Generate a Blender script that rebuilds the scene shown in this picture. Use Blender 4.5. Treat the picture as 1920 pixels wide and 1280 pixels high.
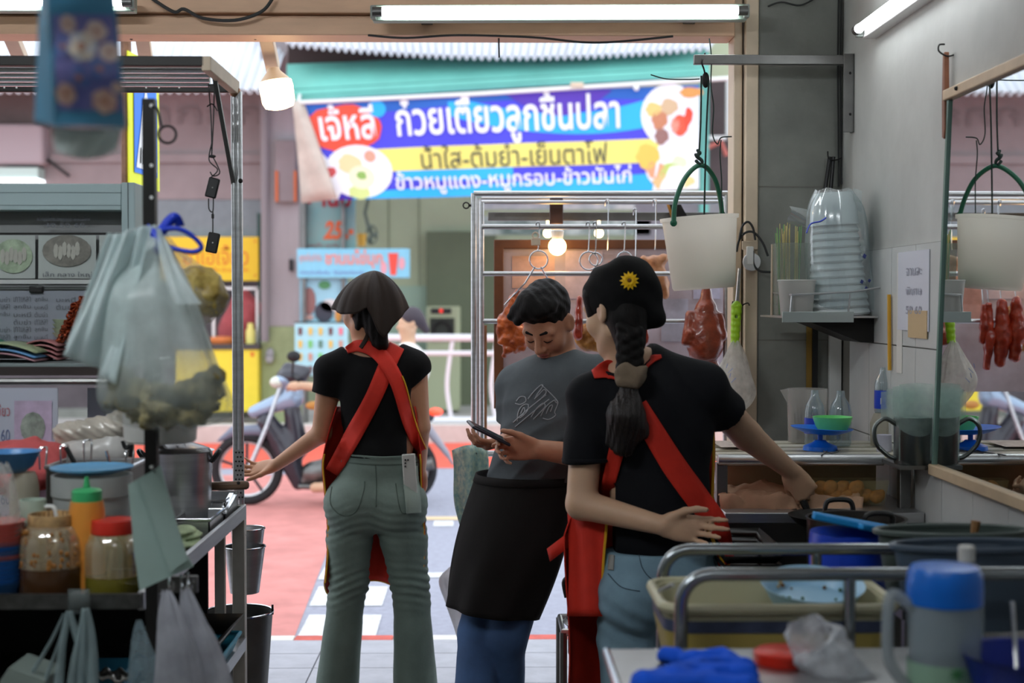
import bpy, math, random
import numpy as np
from mathutils import Vector, Matrix, Euler
from mathutils import noise as mnoise
from mathutils.bvhtree import BVHTree

random.seed(7)
SC = bpy.context.scene
COL = SC.collection
for o in list(bpy.data.objects):
    bpy.data.objects.remove(o)

# ------------------------------------------------------------------ camera
F = 2667.0                      # focal length in pixels of the 1920 px frame (50 mm on 36 mm)
CAMZ = 1.5
YAW, PITCH = math.atan(46 / F), math.atan(76 / F)
cam_d = bpy.data.cameras.new('camera')
cam_d.sensor_width = 36.0
cam_d.lens = F / 1920 * 36
cam_d.clip_start = 0.05
cam_d.dof.use_dof = True
cam_d.dof.focus_distance = 4.5
cam_d.dof.aperture_fstop = 2.6
cam = bpy.data.objects.new('camera', cam_d)
COL.objects.link(cam)
cam.location = (0, 0, CAMZ)
cam.rotation_euler = (math.pi / 2 - PITCH, 0, -YAW)
SC.camera = cam
_R = Euler(cam.rotation_euler).to_matrix()

# ------------------------------------------------------------------ light
SC.view_settings.view_transform = 'Standard'
SC.view_settings.look = 'None'
SC.view_settings.gamma = 1.0
SC.view_settings.use_curve_mapping = False
SC.view_settings.exposure = 0.0
world = bpy.data.worlds.new('overcast_sky')
SC.world = world
world.use_nodes = True
_bg = world.node_tree.nodes['Background']
_bg.inputs[0].default_value = (0.86, 0.92, 1.0, 1)      # even overcast sky
_bg.inputs[1].default_value = 2.15
TUBE_POWER = 26.0
SC.cycles.max_bounces = 6
SC.cycles.diffuse_bounces = 3
SC.cycles.glossy_bounces = 3
SC.cycles.transmission_bounces = 4
SC.cycles.transparent_max_bounces = 12
SC.cycles.caustics_reflective = False
SC.cycles.caustics_refractive = False


# ------------------------------------------------------------------ helpers: picture point -> place
def ray(x, y):
    return _R @ Vector(((x - 960) / F, -(y - 640) / F, -1))


def P(x, y, Y):
    d = ray(x, y)
    return Vector((0, 0, CAMZ)) + d * (Y / d.y)


def PZ(x, y, z):
    d = ray(x, y)
    return Vector((0, 0, CAMZ)) + d * ((z - CAMZ) / d.z)


def PX(x, y, X):
    d = ray(x, y)
    return Vector((0, 0, CAMZ)) + d * (X / d.x)


def V(*a):
    return Vector(a)


# ------------------------------------------------------------------ helpers: materials
def lin(c):
    out = []
    for v in c[:3]:
        v = v / 255.0
        out.append(v / 12.92 if v <= 0.04045 else ((v + 0.055) / 1.055) ** 2.4)
    return tuple(out)


_MATS = {}


def mat(name, col, rough=0.55, metal=0.0, var=0.0, scale=8.0, bump=0.0, bscale=40.0, trans=0.0, alpha=1.0,
        emit=0.0, ecol=None, ior=1.45, sss=0.0, sheen=0.0, stretch=None, col2=None, coat=0.0):
    if name in _MATS:
        return _MATS[name]
    m = bpy.data.materials.new(name)
    m.use_nodes = True
    nt = m.node_tree
    b = nt.nodes['Principled BSDF']
    c = lin(col)
    b.inputs['Base Color'].default_value = (*c, 1)
    b.inputs['Roughness'].default_value = rough
    b.inputs['Metallic'].default_value = metal
    b.inputs['IOR'].default_value = ior
    b.inputs['Transmission Weight'].default_value = trans
    b.inputs['Alpha'].default_value = alpha
    b.inputs['Coat Weight'].default_value = coat
    if sss:
        b.inputs['Subsurface Weight'].default_value = sss
        b.inputs['Subsurface Radius'].default_value = (0.012, 0.005, 0.003)
    if sheen:
        b.inputs['Sheen Weight'].default_value = sheen
    if emit:
        b.inputs['Emission Color'].default_value = (*lin(ecol or col), 1)
        b.inputs['Emission Strength'].default_value = emit
    if var or bump:
        tc = nt.nodes.new('ShaderNodeTexCoord')
        mp = nt.nodes.new('ShaderNodeMapping')
        if stretch:
            mp.inputs['Scale'].default_value = stretch
        nt.links.new(tc.outputs['Object'], mp.inputs[0])
        if var:
            n = nt.nodes.new('ShaderNodeTexNoise')
            n.inputs['Scale'].default_value = scale
            n.inputs['Detail'].default_value = 5
            n.inputs['Roughness'].default_value = 0.6
            nt.links.new(mp.outputs[0], n.inputs['Vector'])
            rp = nt.nodes.new('ShaderNodeValToRGB')
            e = rp.color_ramp.elements
            e[0].position, e[1].position = 0.3, 0.7
            c2 = lin(col2) if col2 else None
            e[0].color = (*[v * (1 - var) for v in c], 1)
            e[1].color = (*(c2 if c2 else [min(1, v * (1 + var)) for v in c]), 1)
            nt.links.new(n.outputs['Fac'], rp.inputs[0])
            nt.links.new(rp.outputs[0], b.inputs['Base Color'])
        if bump:
            n2 = nt.nodes.new('ShaderNodeTexNoise')
            n2.inputs['Scale'].default_value = bscale
            n2.inputs['Detail'].default_value = 4
            nt.links.new(mp.outputs[0], n2.inputs['Vector'])
            bp = nt.nodes.new('ShaderNodeBump')
            bp.inputs['Strength'].default_value = min(1.0, bump)
            bp.inputs['Distance'].default_value = 0.01
            nt.links.new(n2.outputs['Fac'], bp.inputs['Height'])
            nt.links.new(bp.outputs[0], b.inputs['Normal'])
    _MATS[name] = m
    return m


def film(name, col, opacity=0.35, rough=0.25, var=0.0, scale=20.0, tl_w=0.4, zgrad=None):
    """thin plastic film: see-through, milky, with gloss"""
    if name in _MATS:
        return _MATS[name]
    m = bpy.data.materials.new(name)
    m.use_nodes = True
    nt = m.node_tree
    b = nt.nodes['Principled BSDF']
    b.inputs['Base Color'].default_value = (*lin(col), 1)
    b.inputs['Roughness'].default_value = rough
    tl = nt.nodes.new('ShaderNodeBsdfTranslucent')
    tl.inputs[0].default_value = (*lin(col), 1)
    mx0 = nt.nodes.new('ShaderNodeMixShader')
    mx0.inputs[0].default_value = tl_w
    nt.links.new(b.outputs[0], mx0.inputs[1])
    nt.links.new(tl.outputs[0], mx0.inputs[2])
    tr = nt.nodes.new('ShaderNodeBsdfTransparent')
    mx = nt.nodes.new('ShaderNodeMixShader')
    mx.inputs[0].default_value = opacity
    nt.links.new(tr.outputs[0], mx.inputs[1])
    nt.links.new(mx0.outputs[0], mx.inputs[2])
    if var:
        tc = nt.nodes.new('ShaderNodeTexCoord')
        n = nt.nodes.new('ShaderNodeTexNoise')
        n.inputs['Scale'].default_value = scale
        n.inputs['Detail'].default_value = 4
        nt.links.new(tc.outputs['Object'], n.inputs['Vector'])
        mr = nt.nodes.new('ShaderNodeMapRange')
        mr.inputs[1].default_value, mr.inputs[2].default_value = 0.35, 0.65
        mr.inputs[3].default_value, mr.inputs[4].default_value = max(0, opacity - var), min(1, opacity + var)
        nt.links.new(n.outputs['Fac'], mr.inputs[0])
        nt.links.new(mr.outputs[0], mx.inputs[0])
        if zgrad:                                            # film stretched thinner towards the bottom
            sx = nt.nodes.new('ShaderNodeSeparateXYZ')
            nt.links.new(tc.outputs['Object'], sx.inputs[0])
            m2 = nt.nodes.new('ShaderNodeMapRange')
            m2.inputs[1].default_value, m2.inputs[2].default_value, m2.inputs[3].default_value, m2.inputs[4].default_value = zgrad
            nt.links.new(sx.outputs['Z'], m2.inputs[0])
            mu = nt.nodes.new('ShaderNodeMath'); mu.operation = 'MULTIPLY'
            nt.links.new(mr.outputs[0], mu.inputs[0]); nt.links.new(m2.outputs[0], mu.inputs[1])
            nt.links.new(mu.outputs[0], mx.inputs[0])
    nt.links.new(mx.outputs[0], nt.nodes['Material Output'].inputs[0])
    _MATS[name] = m
    return m


def clear(name, col=(235, 240, 240), rough=0.05, opacity=0.16):
    """thin clear plastic or window glass: mostly transparent with a glossy skin"""
    if name in _MATS:
        return _MATS[name]
    m = bpy.data.materials.new(name)
    m.use_nodes = True
    nt = m.node_tree
    nt.nodes.remove(nt.nodes['Principled BSDF'])
    tr = nt.nodes.new('ShaderNodeBsdfTransparent')
    tr.inputs[0].default_value = (*lin(col), 1)
    gl = nt.nodes.new('ShaderNodeBsdfGlossy')
    gl.inputs['Roughness'].default_value = rough
    df = nt.nodes.new('ShaderNodeBsdfDiffuse')
    df.inputs[0].default_value = (*lin(col), 1)
    m1 = nt.nodes.new('ShaderNodeMixShader')
    m1.inputs[0].default_value = 0.5
    nt.links.new(gl.outputs[0], m1.inputs[1])
    nt.links.new(df.outputs[0], m1.inputs[2])
    m2 = nt.nodes.new('ShaderNodeMixShader')
    m2.inputs[0].default_value = opacity
    nt.links.new(tr.outputs[0], m2.inputs[1])
    nt.links.new(m1.outputs[0], m2.inputs[2])
    nt.links.new(m2.outputs[0], nt.nodes['Material Output'].inputs[0])
    _MATS[name] = m
    return m


# ------------------------------------------------------------------ helpers: things and meshes
ORIG = {}
ORD = ('first', 'second', 'third', 'fourth', 'fifth', 'sixth', 'seventh', 'eighth', 'ninth', 'tenth', 'eleventh', 'twelfth', 'thirteenth', 'fourteenth')


def tag(o, label=None, cat=None, group=None, kind=None):
    if label: o['label'] = label
    if cat: o['category'] = cat
    if group: o['group'] = group
    if kind: o['kind'] = kind
    return o


def thing(name, loc, label, cat, group=None, kind=None):
    o = bpy.data.objects.new(name, None)
    o.empty_display_size = 0.05
    COL.objects.link(o)
    o.location = loc
    ORIG[o.name] = Vector(loc)
    return tag(o, label, cat, group, kind)


def link_mesh(name, me, material, parent=None, angle=40, origin=None):
    if material is not None:
        for m in (material if isinstance(material, (list, tuple)) else [material]):
            me.materials.append(m)
    if angle:
        me.polygons.foreach_set('use_smooth', [True] * len(me.polygons))
        if angle < 180:
            me.set_sharp_from_angle(angle=math.radians(angle))
    o = bpy.data.objects.new(name, me)
    COL.objects.link(o)
    if parent is not None:
        org = ORIG[parent.name]
        o.parent = parent
    else:
        n = len(me.vertices)
        co = np.empty(n * 3); me.vertices.foreach_get('co', co); co = co.reshape(-1, 3)
        mn, mx = co.min(0), co.max(0)
        org = Vector(origin) if origin is not None else Vector(((mn[0] + mx[0]) / 2, (mn[1] + mx[1]) / 2, mn[2]))
        o.location = org
    me.transform(Matrix.Translation(-org))
    ORIG[o.name] = org
    return o


def copy_tree(o, offset, parent=None):
    c = o.copy()
    COL.objects.link(c)
    ORIG[c.name] = ORIG[o.name] + Vector(offset)
    if parent is None:
        c.location = o.location + Vector(offset)
    else:
        c.parent = parent
    for ch in list(o.children):
        copy_tree(ch, offset, c)
    return c


class MB:
    def __init__(s):
        s.v, s.f = [], []

    def add(s, vs, fs):
        n = len(s.v)
        s.v += [tuple(v) for v in vs]
        s.f += [tuple(i + n for i in f) for f in fs]
        return s

    def box(s, c, size, rot=None):
        hx, hy, hz = size[0] / 2, size[1] / 2, size[2] / 2
        vs = [Vector((x, y, z)) for x in (-hx, hx) for y in (-hy, hy) for z in (-hz, hz)]
        if rot is not None:
            R = rot if isinstance(rot, Matrix) else Euler(rot).to_matrix()
            vs = [R @ v for v in vs]
        c = Vector(c)
        return s.add([v + c for v in vs], [(0, 1, 3, 2), (4, 6, 7, 5), (0, 4, 5, 1), (2, 3, 7, 6), (0, 2, 6, 4), (1, 5, 7, 3)])

    def span(s, a, b):
        a, b = Vector(a), Vector(b)
        return s.box((a + b) / 2, [abs(b[i] - a[i]) for i in range(3)])

    def bar(s, a, b, w, h, up=(0, 0, 1)):
        """rectangular bar from a to b"""
        a, b = Vector(a), Vector(b)
        d = (b - a)
        L = d.length
        d.normalize()
        u = Vector(up)
        if abs(d.dot(u)) > 0.98:
            u = Vector((0, 1, 0))
        sd = d.cross(u).normalized()
        u = sd.cross(d).normalized()
        R = Matrix((sd, d, u)).transposed()
        return s.box((a + b) / 2, (w, L, h), R)

    def tube(s, pts, r, seg=8, caps=True, closed=False):
        pts = [Vector(p) for p in pts]
        n = len(pts)
        rs = r if isinstance(r, (list, tuple)) else [r] * n
        tang = []
        for i in range(n):
            if closed:
                t = pts[(i + 1) % n] - pts[i - 1]
            else:
                t = pts[min(i + 1, n - 1)] - pts[max(i - 1, 0)]
            tang.append(t.normalized() if t.length > 1e-9 else Vector((0, 0, 1)))
        u = Vector((0, 0, 1)) if abs(tang[0].z) < 0.9 else Vector((1, 0, 0))
        rings = []
        u = (u - tang[0] * u.dot(tang[0])).normalized()
        for i in range(n):
            u = u - tang[i] * u.dot(tang[i])
            u = u.normalized() if u.length > 1e-6 else tang[i].orthogonal().normalized()
            w = tang[i].cross(u)
            rings.append([pts[i] + (u * math.cos(2 * math.pi * k / seg) + w * math.sin(2 * math.pi * k / seg)) * rs[i] for k in range(seg)])
        return s.loft(rings, caps=caps and not closed, closed_path=closed)

    def loft(s, rings, caps=True, closed_path=False, closed_ring=True):
        n, m = len(rings), len(rings[0])
        vs = [p for r in rings for p in r]
        fs = []
        for i in range(n if closed_path else n - 1):
            j = (i + 1) % n
            for k in range(m if closed_ring else m - 1):
                l = (k + 1) % m
                fs.append((i * m + k, i * m + l, j * m + l, j * m + k))
        if caps and closed_ring:
            fs.append(tuple(range(m - 1, -1, -1)))
            fs.append(tuple((n - 1) * m + k for k in range(m)))
        return s.add(vs, fs)

    def lathe(s, prof, c=(0, 0, 0), seg=24, M=None, sx=1.0, sy=1.0, caps=False):
        """prof: (radius, height) pairs from one end to the other"""
        c = Vector(c)
        rings = []
        for r, z in prof:
            ring = []
            for k in range(seg):
                a = 2 * math.pi * k / seg
                p = Vector((math.cos(a) * r * sx, math.sin(a) * r * sy, z))
                if M is not None:
                    p = M @ p
                ring.append(p + c)
            rings.append(ring)
        return s.loft(rings, caps=caps)

    def sheet(s, fn, nu, nv):
        """fn(u, v) in 0..1 -> point"""
        vs = [fn(i / nu, j / nv) for j in range(nv + 1) for i in range(nu + 1)]
        fs = [(j * (nu + 1) + i, j * (nu + 1) + i + 1, (j + 1) * (nu + 1) + i + 1, (j + 1) * (nu + 1) + i) for j in range(nv) for i in range(nu)]
        return s.add(vs, fs)

    def prism(s, poly, d):
        """flat polygon (list of points) pushed by vector d"""
        n = len(poly)
        d = Vector(d)
        a = [Vector(p) for p in poly]
        fs = [tuple(range(n - 1, -1, -1)), tuple(n + k for k in range(n))]
        fs += [(k, (k + 1) % n, n + (k + 1) % n, n + k) for k in range(n)]
        return s.add(a + [p + d for p in a], fs)

    def ball(s, c, r, seg=12, rings=8, sz=(1, 1, 1), M=None):
        prof = [(math.sin(math.pi * i / rings), -math.cos(math.pi * i / rings)) for i in range(rings + 1)]
        c = Vector(c)
        rr = []
        for a, z in prof:
            ring = []
            for k in range(seg):
                t = 2 * math.pi * k / seg
                p = Vector((math.cos(t) * max(a, 1e-4) * r * sz[0], math.sin(t) * max(a, 1e-4) * r * sz[1], z * r * sz[2]))
                if M is not None: p = M @ p
                ring.append(p + c)
            rr.append(ring)
        return s.loft(rr, caps=True)

    def mesh(s, name):
        me = bpy.data.meshes.new(name)
        me.from_pydata(s.v, [], s.f)
        me.validate()
        return me

    def build(s, name, material, parent=None, angle=40, bevel=0.0, solid=0.0, origin=None, sub=0, seg=2):
        o = link_mesh(name, s.mesh(name), material, parent, angle, origin)
        if solid:
            md = o.modifiers.new('thick', 'SOLIDIFY')
            md.thickness = solid
            md.offset = 0
        if bevel:
            md = o.modifiers.new('bevel', 'BEVEL')
            md.width = bevel
            md.segments = seg
            md.limit_method = 'ANGLE'
            md.angle_limit = math.radians(40)
        if sub:
            md = o.modifiers.new('sub', 'SUBSURF')
            md.levels = md.render_levels = sub
        return o


def spline(pts, n=8, closed=False):
    """smooth path through points"""
    pts = [Vector(p) for p in pts]
    out = []
    N = len(pts)
    for i in range(N if closed else N - 1):
        if closed:
            p0, p1, p2, p3 = pts[i - 1], pts[i], pts[(i + 1) % N], pts[(i + 2) % N]
        else:
            p0, p1, p2, p3 = pts[max(i - 1, 0)], pts[i], pts[i + 1], pts[min(i + 2, N - 1)]
        for k in range(n):
            t = k / n
            out.append(0.5 * ((2 * p1) + (p2 - p0) * t + (2 * p0 - 5 * p1 + 4 * p2 - p3) * t * t + (3 * p1 - p0 - 3 * p2 + p3) * t ** 3))
    if not closed:
        out.append(pts[-1])
    return out


def circle(c, r, n=16, ax=(1, 0, 0), ay=(0, 0, 1)):
    c, ax, ay = Vector(c), Vector(ax), Vector(ay)
    return [c + ax * math.cos(2 * math.pi * k / n) * r + ay * math.sin(2 * math.pi * k / n) * r for k in range(n)]


def quad(p00, p10, p11, p01):
    """(u, v) -> point on a four-cornered sheet; v = 0 at the bottom"""
    a, b, c, d = map(Vector, (p00, p10, p11, p01))
    return lambda u, v: (a * (1 - u) + b * u) * (1 - v) + (d * (1 - u) + c * u) * v


def text_uv(body, shear=0.0, bold=0.0):
    cu = bpy.data.curves.new('lettering', 'FONT')
    cu.body = body
    cu.size = 1.0
    cu.resolution_u = 3
    cu.shear = shear
    cu.offset = bold
    ob = bpy.data.objects.new('lettering_tmp', cu)
    COL.objects.link(ob)
    bpy.context.view_layer.update()
    me = bpy.data.meshes.new_from_object(ob.evaluated_get(bpy.context.evaluated_depsgraph_get()))
    bpy.data.objects.remove(ob)
    n = len(me.vertices)
    co = np.empty(n * 3); me.vertices.foreach_get('co', co); co = co.reshape(-1, 3)
    fs = [tuple(p.vertices) for p in me.polygons]
    bpy.data.meshes.remove(me)
    mn, mx = co.min(0), co.max(0)
    uv = (co[:, :2] - mn[:2]) / np.maximum(mx[:2] - mn[:2], 1e-6)
    return uv, fs


def lettering(name, body, fn, rect, material, parent, off=(0, -0.002, 0), shear=0.0, bold=0.0):
    """text laid on the sheet fn(u, v); rect = (u0, v0, u1, v1) filled by the text box"""
    uv, fs = text_uv(body, shear, bold)
    u0, v0, u1, v1 = rect
    off = Vector(off)
    mb = MB()
    mb.add([fn(u0 + (u1 - u0) * a, v0 + (v1 - v0) * b) + off for a, b in uv], fs)
    return mb.build(name, material, parent, angle=0)


# ------------------------------------------------------------------ helpers: rounded solids (signed distance -> mesh)
def RC(a, b, ra, rb, k=0.02):
    return ('rc', np.array(a, np.float32), np.array(b, np.float32), ra, rb, k)


def EL(c, r, M=None, k=0.02):
    """ellipsoid, M = rotation (3x3) of its axes"""
    R = np.eye(3, dtype=np.float32) if M is None else np.array([[M[i][j] for j in range(3)] for i in range(3)], np.float32)
    return ('el', np.array(c, np.float32), np.array(r, np.float32), R, k)


def CUT(p, k=0.01):
    return ('cut', p, k)


def HS(p, n, k=0.004):
    """keep the side n points away from"""
    n = Vector(n).normalized()
    return ('hs', np.array(p, np.float32), np.array(n, np.float32), k)


def FN(f):
    return ('fn', f)


def _d1(p, q):
    if p[0] == 'rc':
        _, a, b, ra, rb, k = p
        ab = b - a
        L2 = float(ab @ ab) + 1e-12
        t = np.clip(((q - a) @ ab) / L2, 0, 1)
        e = q - a - t[:, None] * ab
        d = np.sqrt(np.einsum('ij,ij->i', e, e))
        return d - (ra + (rb - ra) * t)
    _, c, r, R, k = p
    l = (q - c) @ R
    l = l / r
    k0 = np.sqrt(np.einsum('ij,ij->i', l, l))
    l = l / r
    k1 = np.sqrt(np.einsum('ij,ij->i', l, l))
    return np.where(k1 > 1e-9, k0 * (k0 - 1.0) / np.maximum(k1, 1e-9), -r.min())


def _smin(a, b, k):
    if k <= 0:
        return np.minimum(a, b)
    h = np.clip(0.5 + 0.5 * (b - a) / k, 0, 1)
    return b * (1 - h) + a * h - k * h * (1 - h)


def sdf(prims, q):
    d = np.full(len(q), 9.0, np.float32)
    for p in prims:
        if p[0] == 'cut':
            d = -_smin(-d, _d1(p[1], q), p[2])
        elif p[0] == 'hs':
            d = -_smin(-d, -((q - p[1]) @ p[2]), p[3])
        elif p[0] == 'fn':
            d = p[1](d, q)
        else:
            e = _d1(p, q)
            d = _smin(d, e, p[-1])
    return d


def bounds(prims, pad=0.03):
    lo, hi = np.full(3, 1e9), np.full(3, -1e9)
    for p in prims:
        if p[0] == 'rc':
            for c, r in ((p[1], p[3]), (p[2], p[4])):
                lo = np.minimum(lo, c - r); hi = np.maximum(hi, c + r)
        elif p[0] == 'el':
            m = p[2].max()
            lo = np.minimum(lo, p[1] - m); hi = np.maximum(hi, p[1] + m)
    return lo - pad, hi + pad


def surface(prims, h, lo=None, hi=None, B=6, slack=1.6):
    """dual mesh of the zero level of sdf(prims) on a grid of step h, looking only near the surface"""
    if lo is None:
        lo, hi = bounds(prims)
    lo, hi = np.array(lo, np.float32), np.array(hi, np.float32)
    nb = np.maximum(1, np.ceil((hi - lo) / (h * B)).astype(int))
    n = nb * B + 1
    bi = np.stack(np.meshgrid(*[np.arange(k) for k in nb], indexing='ij'), -1).reshape(-1, 3)
    cen = lo + (bi + 0.5) * (B * h)
    dc = sdf(prims, cen.astype(np.float32))
    near = np.abs(dc) < B * h * 0.87 * slack
    D = np.empty(tuple(n), np.float32)
    up = np.repeat(np.repeat(np.repeat(dc.reshape(tuple(nb)), B, 0), B, 1), B, 2)
    D[:-1, :-1, :-1] = up
    D[-1], D[:, -1], D[:, :, -1] = 1, 1, 1
    loc = np.stack(np.meshgrid(*[np.arange(B + 1)] * 3, indexing='ij'), -1).reshape(-1, 3)
    nbk = bi[near]
    sup = nbk // 3                                           # neighbouring blocks together; shapes far from them are skipped
    key = (sup[:, 0] * 4096 + sup[:, 1]) * 4096 + sup[:, 2]
    order = np.argsort(key, kind='stable')
    cuts = np.nonzero(np.diff(key[order]))[0] + 1
    for grp in np.split(order, cuts):
        blk = nbk[grp]
        b0, b1 = lo + blk.min(0) * (B * h), lo + (blk.max(0) + 1) * (B * h)
        cc, rr = ((b0 + b1) / 2).astype(np.float32)[None], float(np.linalg.norm(b1 - b0)) / 2
        es = [float(_d1(p, cc)[0]) if p[0] in ('rc', 'el') else 0.0 for p in prims]
        adds = [e for p, e in zip(prims, es) if p[0] in ('rc', 'el')]
        dm = min(adds)
        use = []
        for p, e in zip(prims, es):
            if p[0] in ('rc', 'el'):
                if e > dm + 2.4 * rr + p[-1] + .01: continue
            elif p[0] == 'cut':
                if float(_d1(p[1], cc)[0]) > 1.6 * rr + p[2] + .02: continue
            use.append(p)
        idx = (blk[:, None, :] * B + loc[None]).reshape(-1, 3)
        D[idx[:, 0], idx[:, 1], idx[:, 2]] = sdf(use, (lo + idx * h).astype(np.float32))
    S = D < 0
    c = S[:-1, :-1, :-1].astype(np.int8)
    tot = np.zeros_like(c)
    for dx in (0, 1):
        for dy in (0, 1):
            for dz in (0, 1):
                tot += S[dx:n[0] - 1 + dx, dy:n[1] - 1 + dy, dz:n[2] - 1 + dz]
    act = (tot > 0) & (tot < 8)
    ci = np.argwhere(act)
    vid = np.full(act.shape, -1, np.int32)
    vid[act] = np.arange(len(ci))
    acc = np.zeros((len(ci), 3), np.float32)
    cnt = np.zeros(len(ci), np.float32)
    cs = [(dx, dy, dz) for dx in (0, 1) for dy in (0, 1) for dz in (0, 1)]
    for a in cs:
        for ax in range(3):
            if a[ax]:
                continue
            b = list(a); b[ax] = 1
            ia, ib = ci + np.array(a), ci + np.array(b)
            va = D[ia[:, 0], ia[:, 1], ia[:, 2]]; vb = D[ib[:, 0], ib[:, 1], ib[:, 2]]
            m = (va < 0) != (vb < 0)
            t = np.where(m, va / np.where(m, va - vb, 1), 0)
            p = np.array(a, np.float32) + np.zeros((len(ci), 3), np.float32)
            p[:, ax] += t
            acc[m] += p[m]
            cnt[m] += 1
    vs = lo + (ci + acc / np.maximum(cnt, 1)[:, None]) * h
    faces = []
    for ax in range(3):
        u, w = [(1, 2), (2, 0), (0, 1)][ax]
        sl0 = [slice(None)] * 3; sl1 = [slice(None)] * 3
        sl0[ax] = slice(0, -1); sl1[ax] = slice(1, None)
        A, Bm = S[tuple(sl0)], S[tuple(sl1)]
        e = np.argwhere(A != Bm)
        e = e[(e[:, u] > 0) & (e[:, w] > 0) & (e[:, u] < n[u] - 1) & (e[:, w] < n[w] - 1)]
        fl = A[e[:, 0], e[:, 1], e[:, 2]]
        q = []
        for du, dw in ((-1, -1), (0, -1), (0, 0), (-1, 0)):
            k = e.copy(); k[:, u] += du; k[:, w] += dw
            q.append(vid[k[:, 0], k[:, 1], k[:, 2]])
        q = np.stack(q, 1)
        q[~fl] = q[~fl][:, ::-1]
        faces.append(q[(q >= 0).all(1)])
    return vs, np.concatenate(faces)


def np_mesh(name, vs, fs):
    me = bpy.data.meshes.new(name)
    me.vertices.add(len(vs))
    me.vertices.foreach_set('co', np.asarray(vs, np.float32).ravel())
    k = fs.shape[1]
    me.loops.add(len(fs) * k)
    me.loops.foreach_set('vertex_index', fs.astype(np.int32).ravel())
    me.polygons.add(len(fs))
    me.polygons.foreach_set('loop_start', np.arange(0, len(fs) * k, k, dtype=np.int32))
    me.update(calc_edges=True)
    return me


def blob(name, prims, h, material, parent=None, relax=1, **kw):
    vs, fs = surface(prims, h, **kw)
    for _ in range(relax):                      # even out grid steps
        A = np.concatenate([fs[:, i] for i in range(4)] + [fs[:, (i + 1) % 4] for i in range(4)])
        B_ = np.concatenate([fs[:, (i + 1) % 4] for i in range(4)] + [fs[:, i] for i in range(4)])
        c = np.bincount(A, minlength=len(vs))
        s = np.stack([np.bincount(A, weights=vs[B_, j], minlength=len(vs)) for j in range(3)], 1)
        vs = vs * 0.5 + 0.5 * s / np.maximum(c, 1)[:, None]
    return link_mesh(name, np_mesh(name, vs, fs), material, parent, angle=180)


def wob(q, s, seed=0.0):
    """cheap smooth noise in -1..1"""
    x, y, z = q[:, 0] * s + seed, q[:, 1] * s + 1.7 * seed, q[:, 2] * s - seed
    return (np.sin(x * 1.9 + 1.3 * np.sin(y * 1.1 + z)) + np.sin(y * 2.3 + 1.1 * np.sin(z * 1.3 + x * .7)) + np.sin(z * 2.1 + 1.2 * np.sin(x * 1.2 - y))) / 3


def tree_bvh(objs):
    """one BVH over the meshes (world space, parts have no rotation)"""
    V_, F_, n = [], [], 0
    for o in objs:
        me = o.data
        co = np.empty(len(me.vertices) * 3, np.float32); me.vertices.foreach_get('co', co)
        V_.append(co.reshape(-1, 3) + np.array(ORIG[o.name], np.float32))
        li = np.empty(len(me.loops), np.int32); me.loops.foreach_get('vertex_index', li)
        F_.append(li.reshape(-1, 4) + n)
        n += len(me.vertices)
    return BVHTree.FromPolygons(np.concatenate(V_).tolist(), np.concatenate(F_).tolist())
# ================================================================== the setting
M_CONC = mat('grey_render', (128, 130, 124), 0.85, var=0.22, scale=3.5, bump=0.15, bscale=25)
M_WALLP = mat('wall_paint', (182, 184, 180), 0.7, var=0.16, scale=1.6, bump=0.08, bscale=30)
M_CREAM = mat('cream_paint', (208, 190, 166), 0.55, var=0.10, scale=6, bump=0.05)
M_WARMBEAM = mat('warm_lit_beam_paint', (228, 188, 156), 0.55, var=0.10, scale=3, stretch=(1, 1, 6))  # peach tint stands for the warm bulb light on the beam
M_CEIL = mat('ceiling_paint', (205, 205, 200), 0.8)
M_TILE = mat('white_wall_tile', (206, 208, 206), 0.25, var=0.05, scale=5)
M_GROUT = mat('grout', (120, 118, 112), 0.9)
M_STEEL = mat('stainless_steel', (198, 200, 202), 0.36, metal=1.0, var=0.12, scale=6, stretch=(1, 1, 12))
M_STEELD = mat('dull_steel', (120, 120, 118), 0.42, metal=1.0, var=0.2, scale=8)
M_CHROME = mat('bright_steel', (205, 207, 210), 0.17, metal=1.0)
M_BLACK = mat('black_plastic', (22, 22, 23), 0.45)
M_BLACKM = mat('black_metal', (38, 37, 36), 0.5, metal=0.6)
M_WHITE = mat('white_plastic', (228, 230, 228), 0.4)
M_WIRE = mat('dark_wire', (40, 42, 42), 0.6)
M_GLASS = clear('clear_glass', (236, 242, 240), 0.03, 0.14)


def struct(name, mb, m, parent=None, bevel=0.0, **kw):
    o = mb.build(name, m, parent, bevel=bevel, **kw)
    if parent is None:
        o['kind'] = 'structure'
    return o


struct('floor', MB().span((-3.0, -3.0, -0.12), (1.5, 5.15, 0)), mat('shop_floor', (118, 112, 106), 0.5, var=0.2, scale=3))
struct('ceiling', MB().span((-3.0, -3.0, 2.95), (1.5, 5.0, 3.1)), M_CEIL)
struct('wall_left', MB().span((-3.1, -3.0, 0), (-2.95, 5.0, 2.95)), M_WALLP)
struct('wall_back', MB().span((-2.95, -3.1, 0), (1.4, -2.95, 2.95)), M_WALLP)
wall_r = struct('wall_right', MB().span((1.25, -2.95, 0), (1.4, 5.3, 2.95)), M_WALLP)
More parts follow.
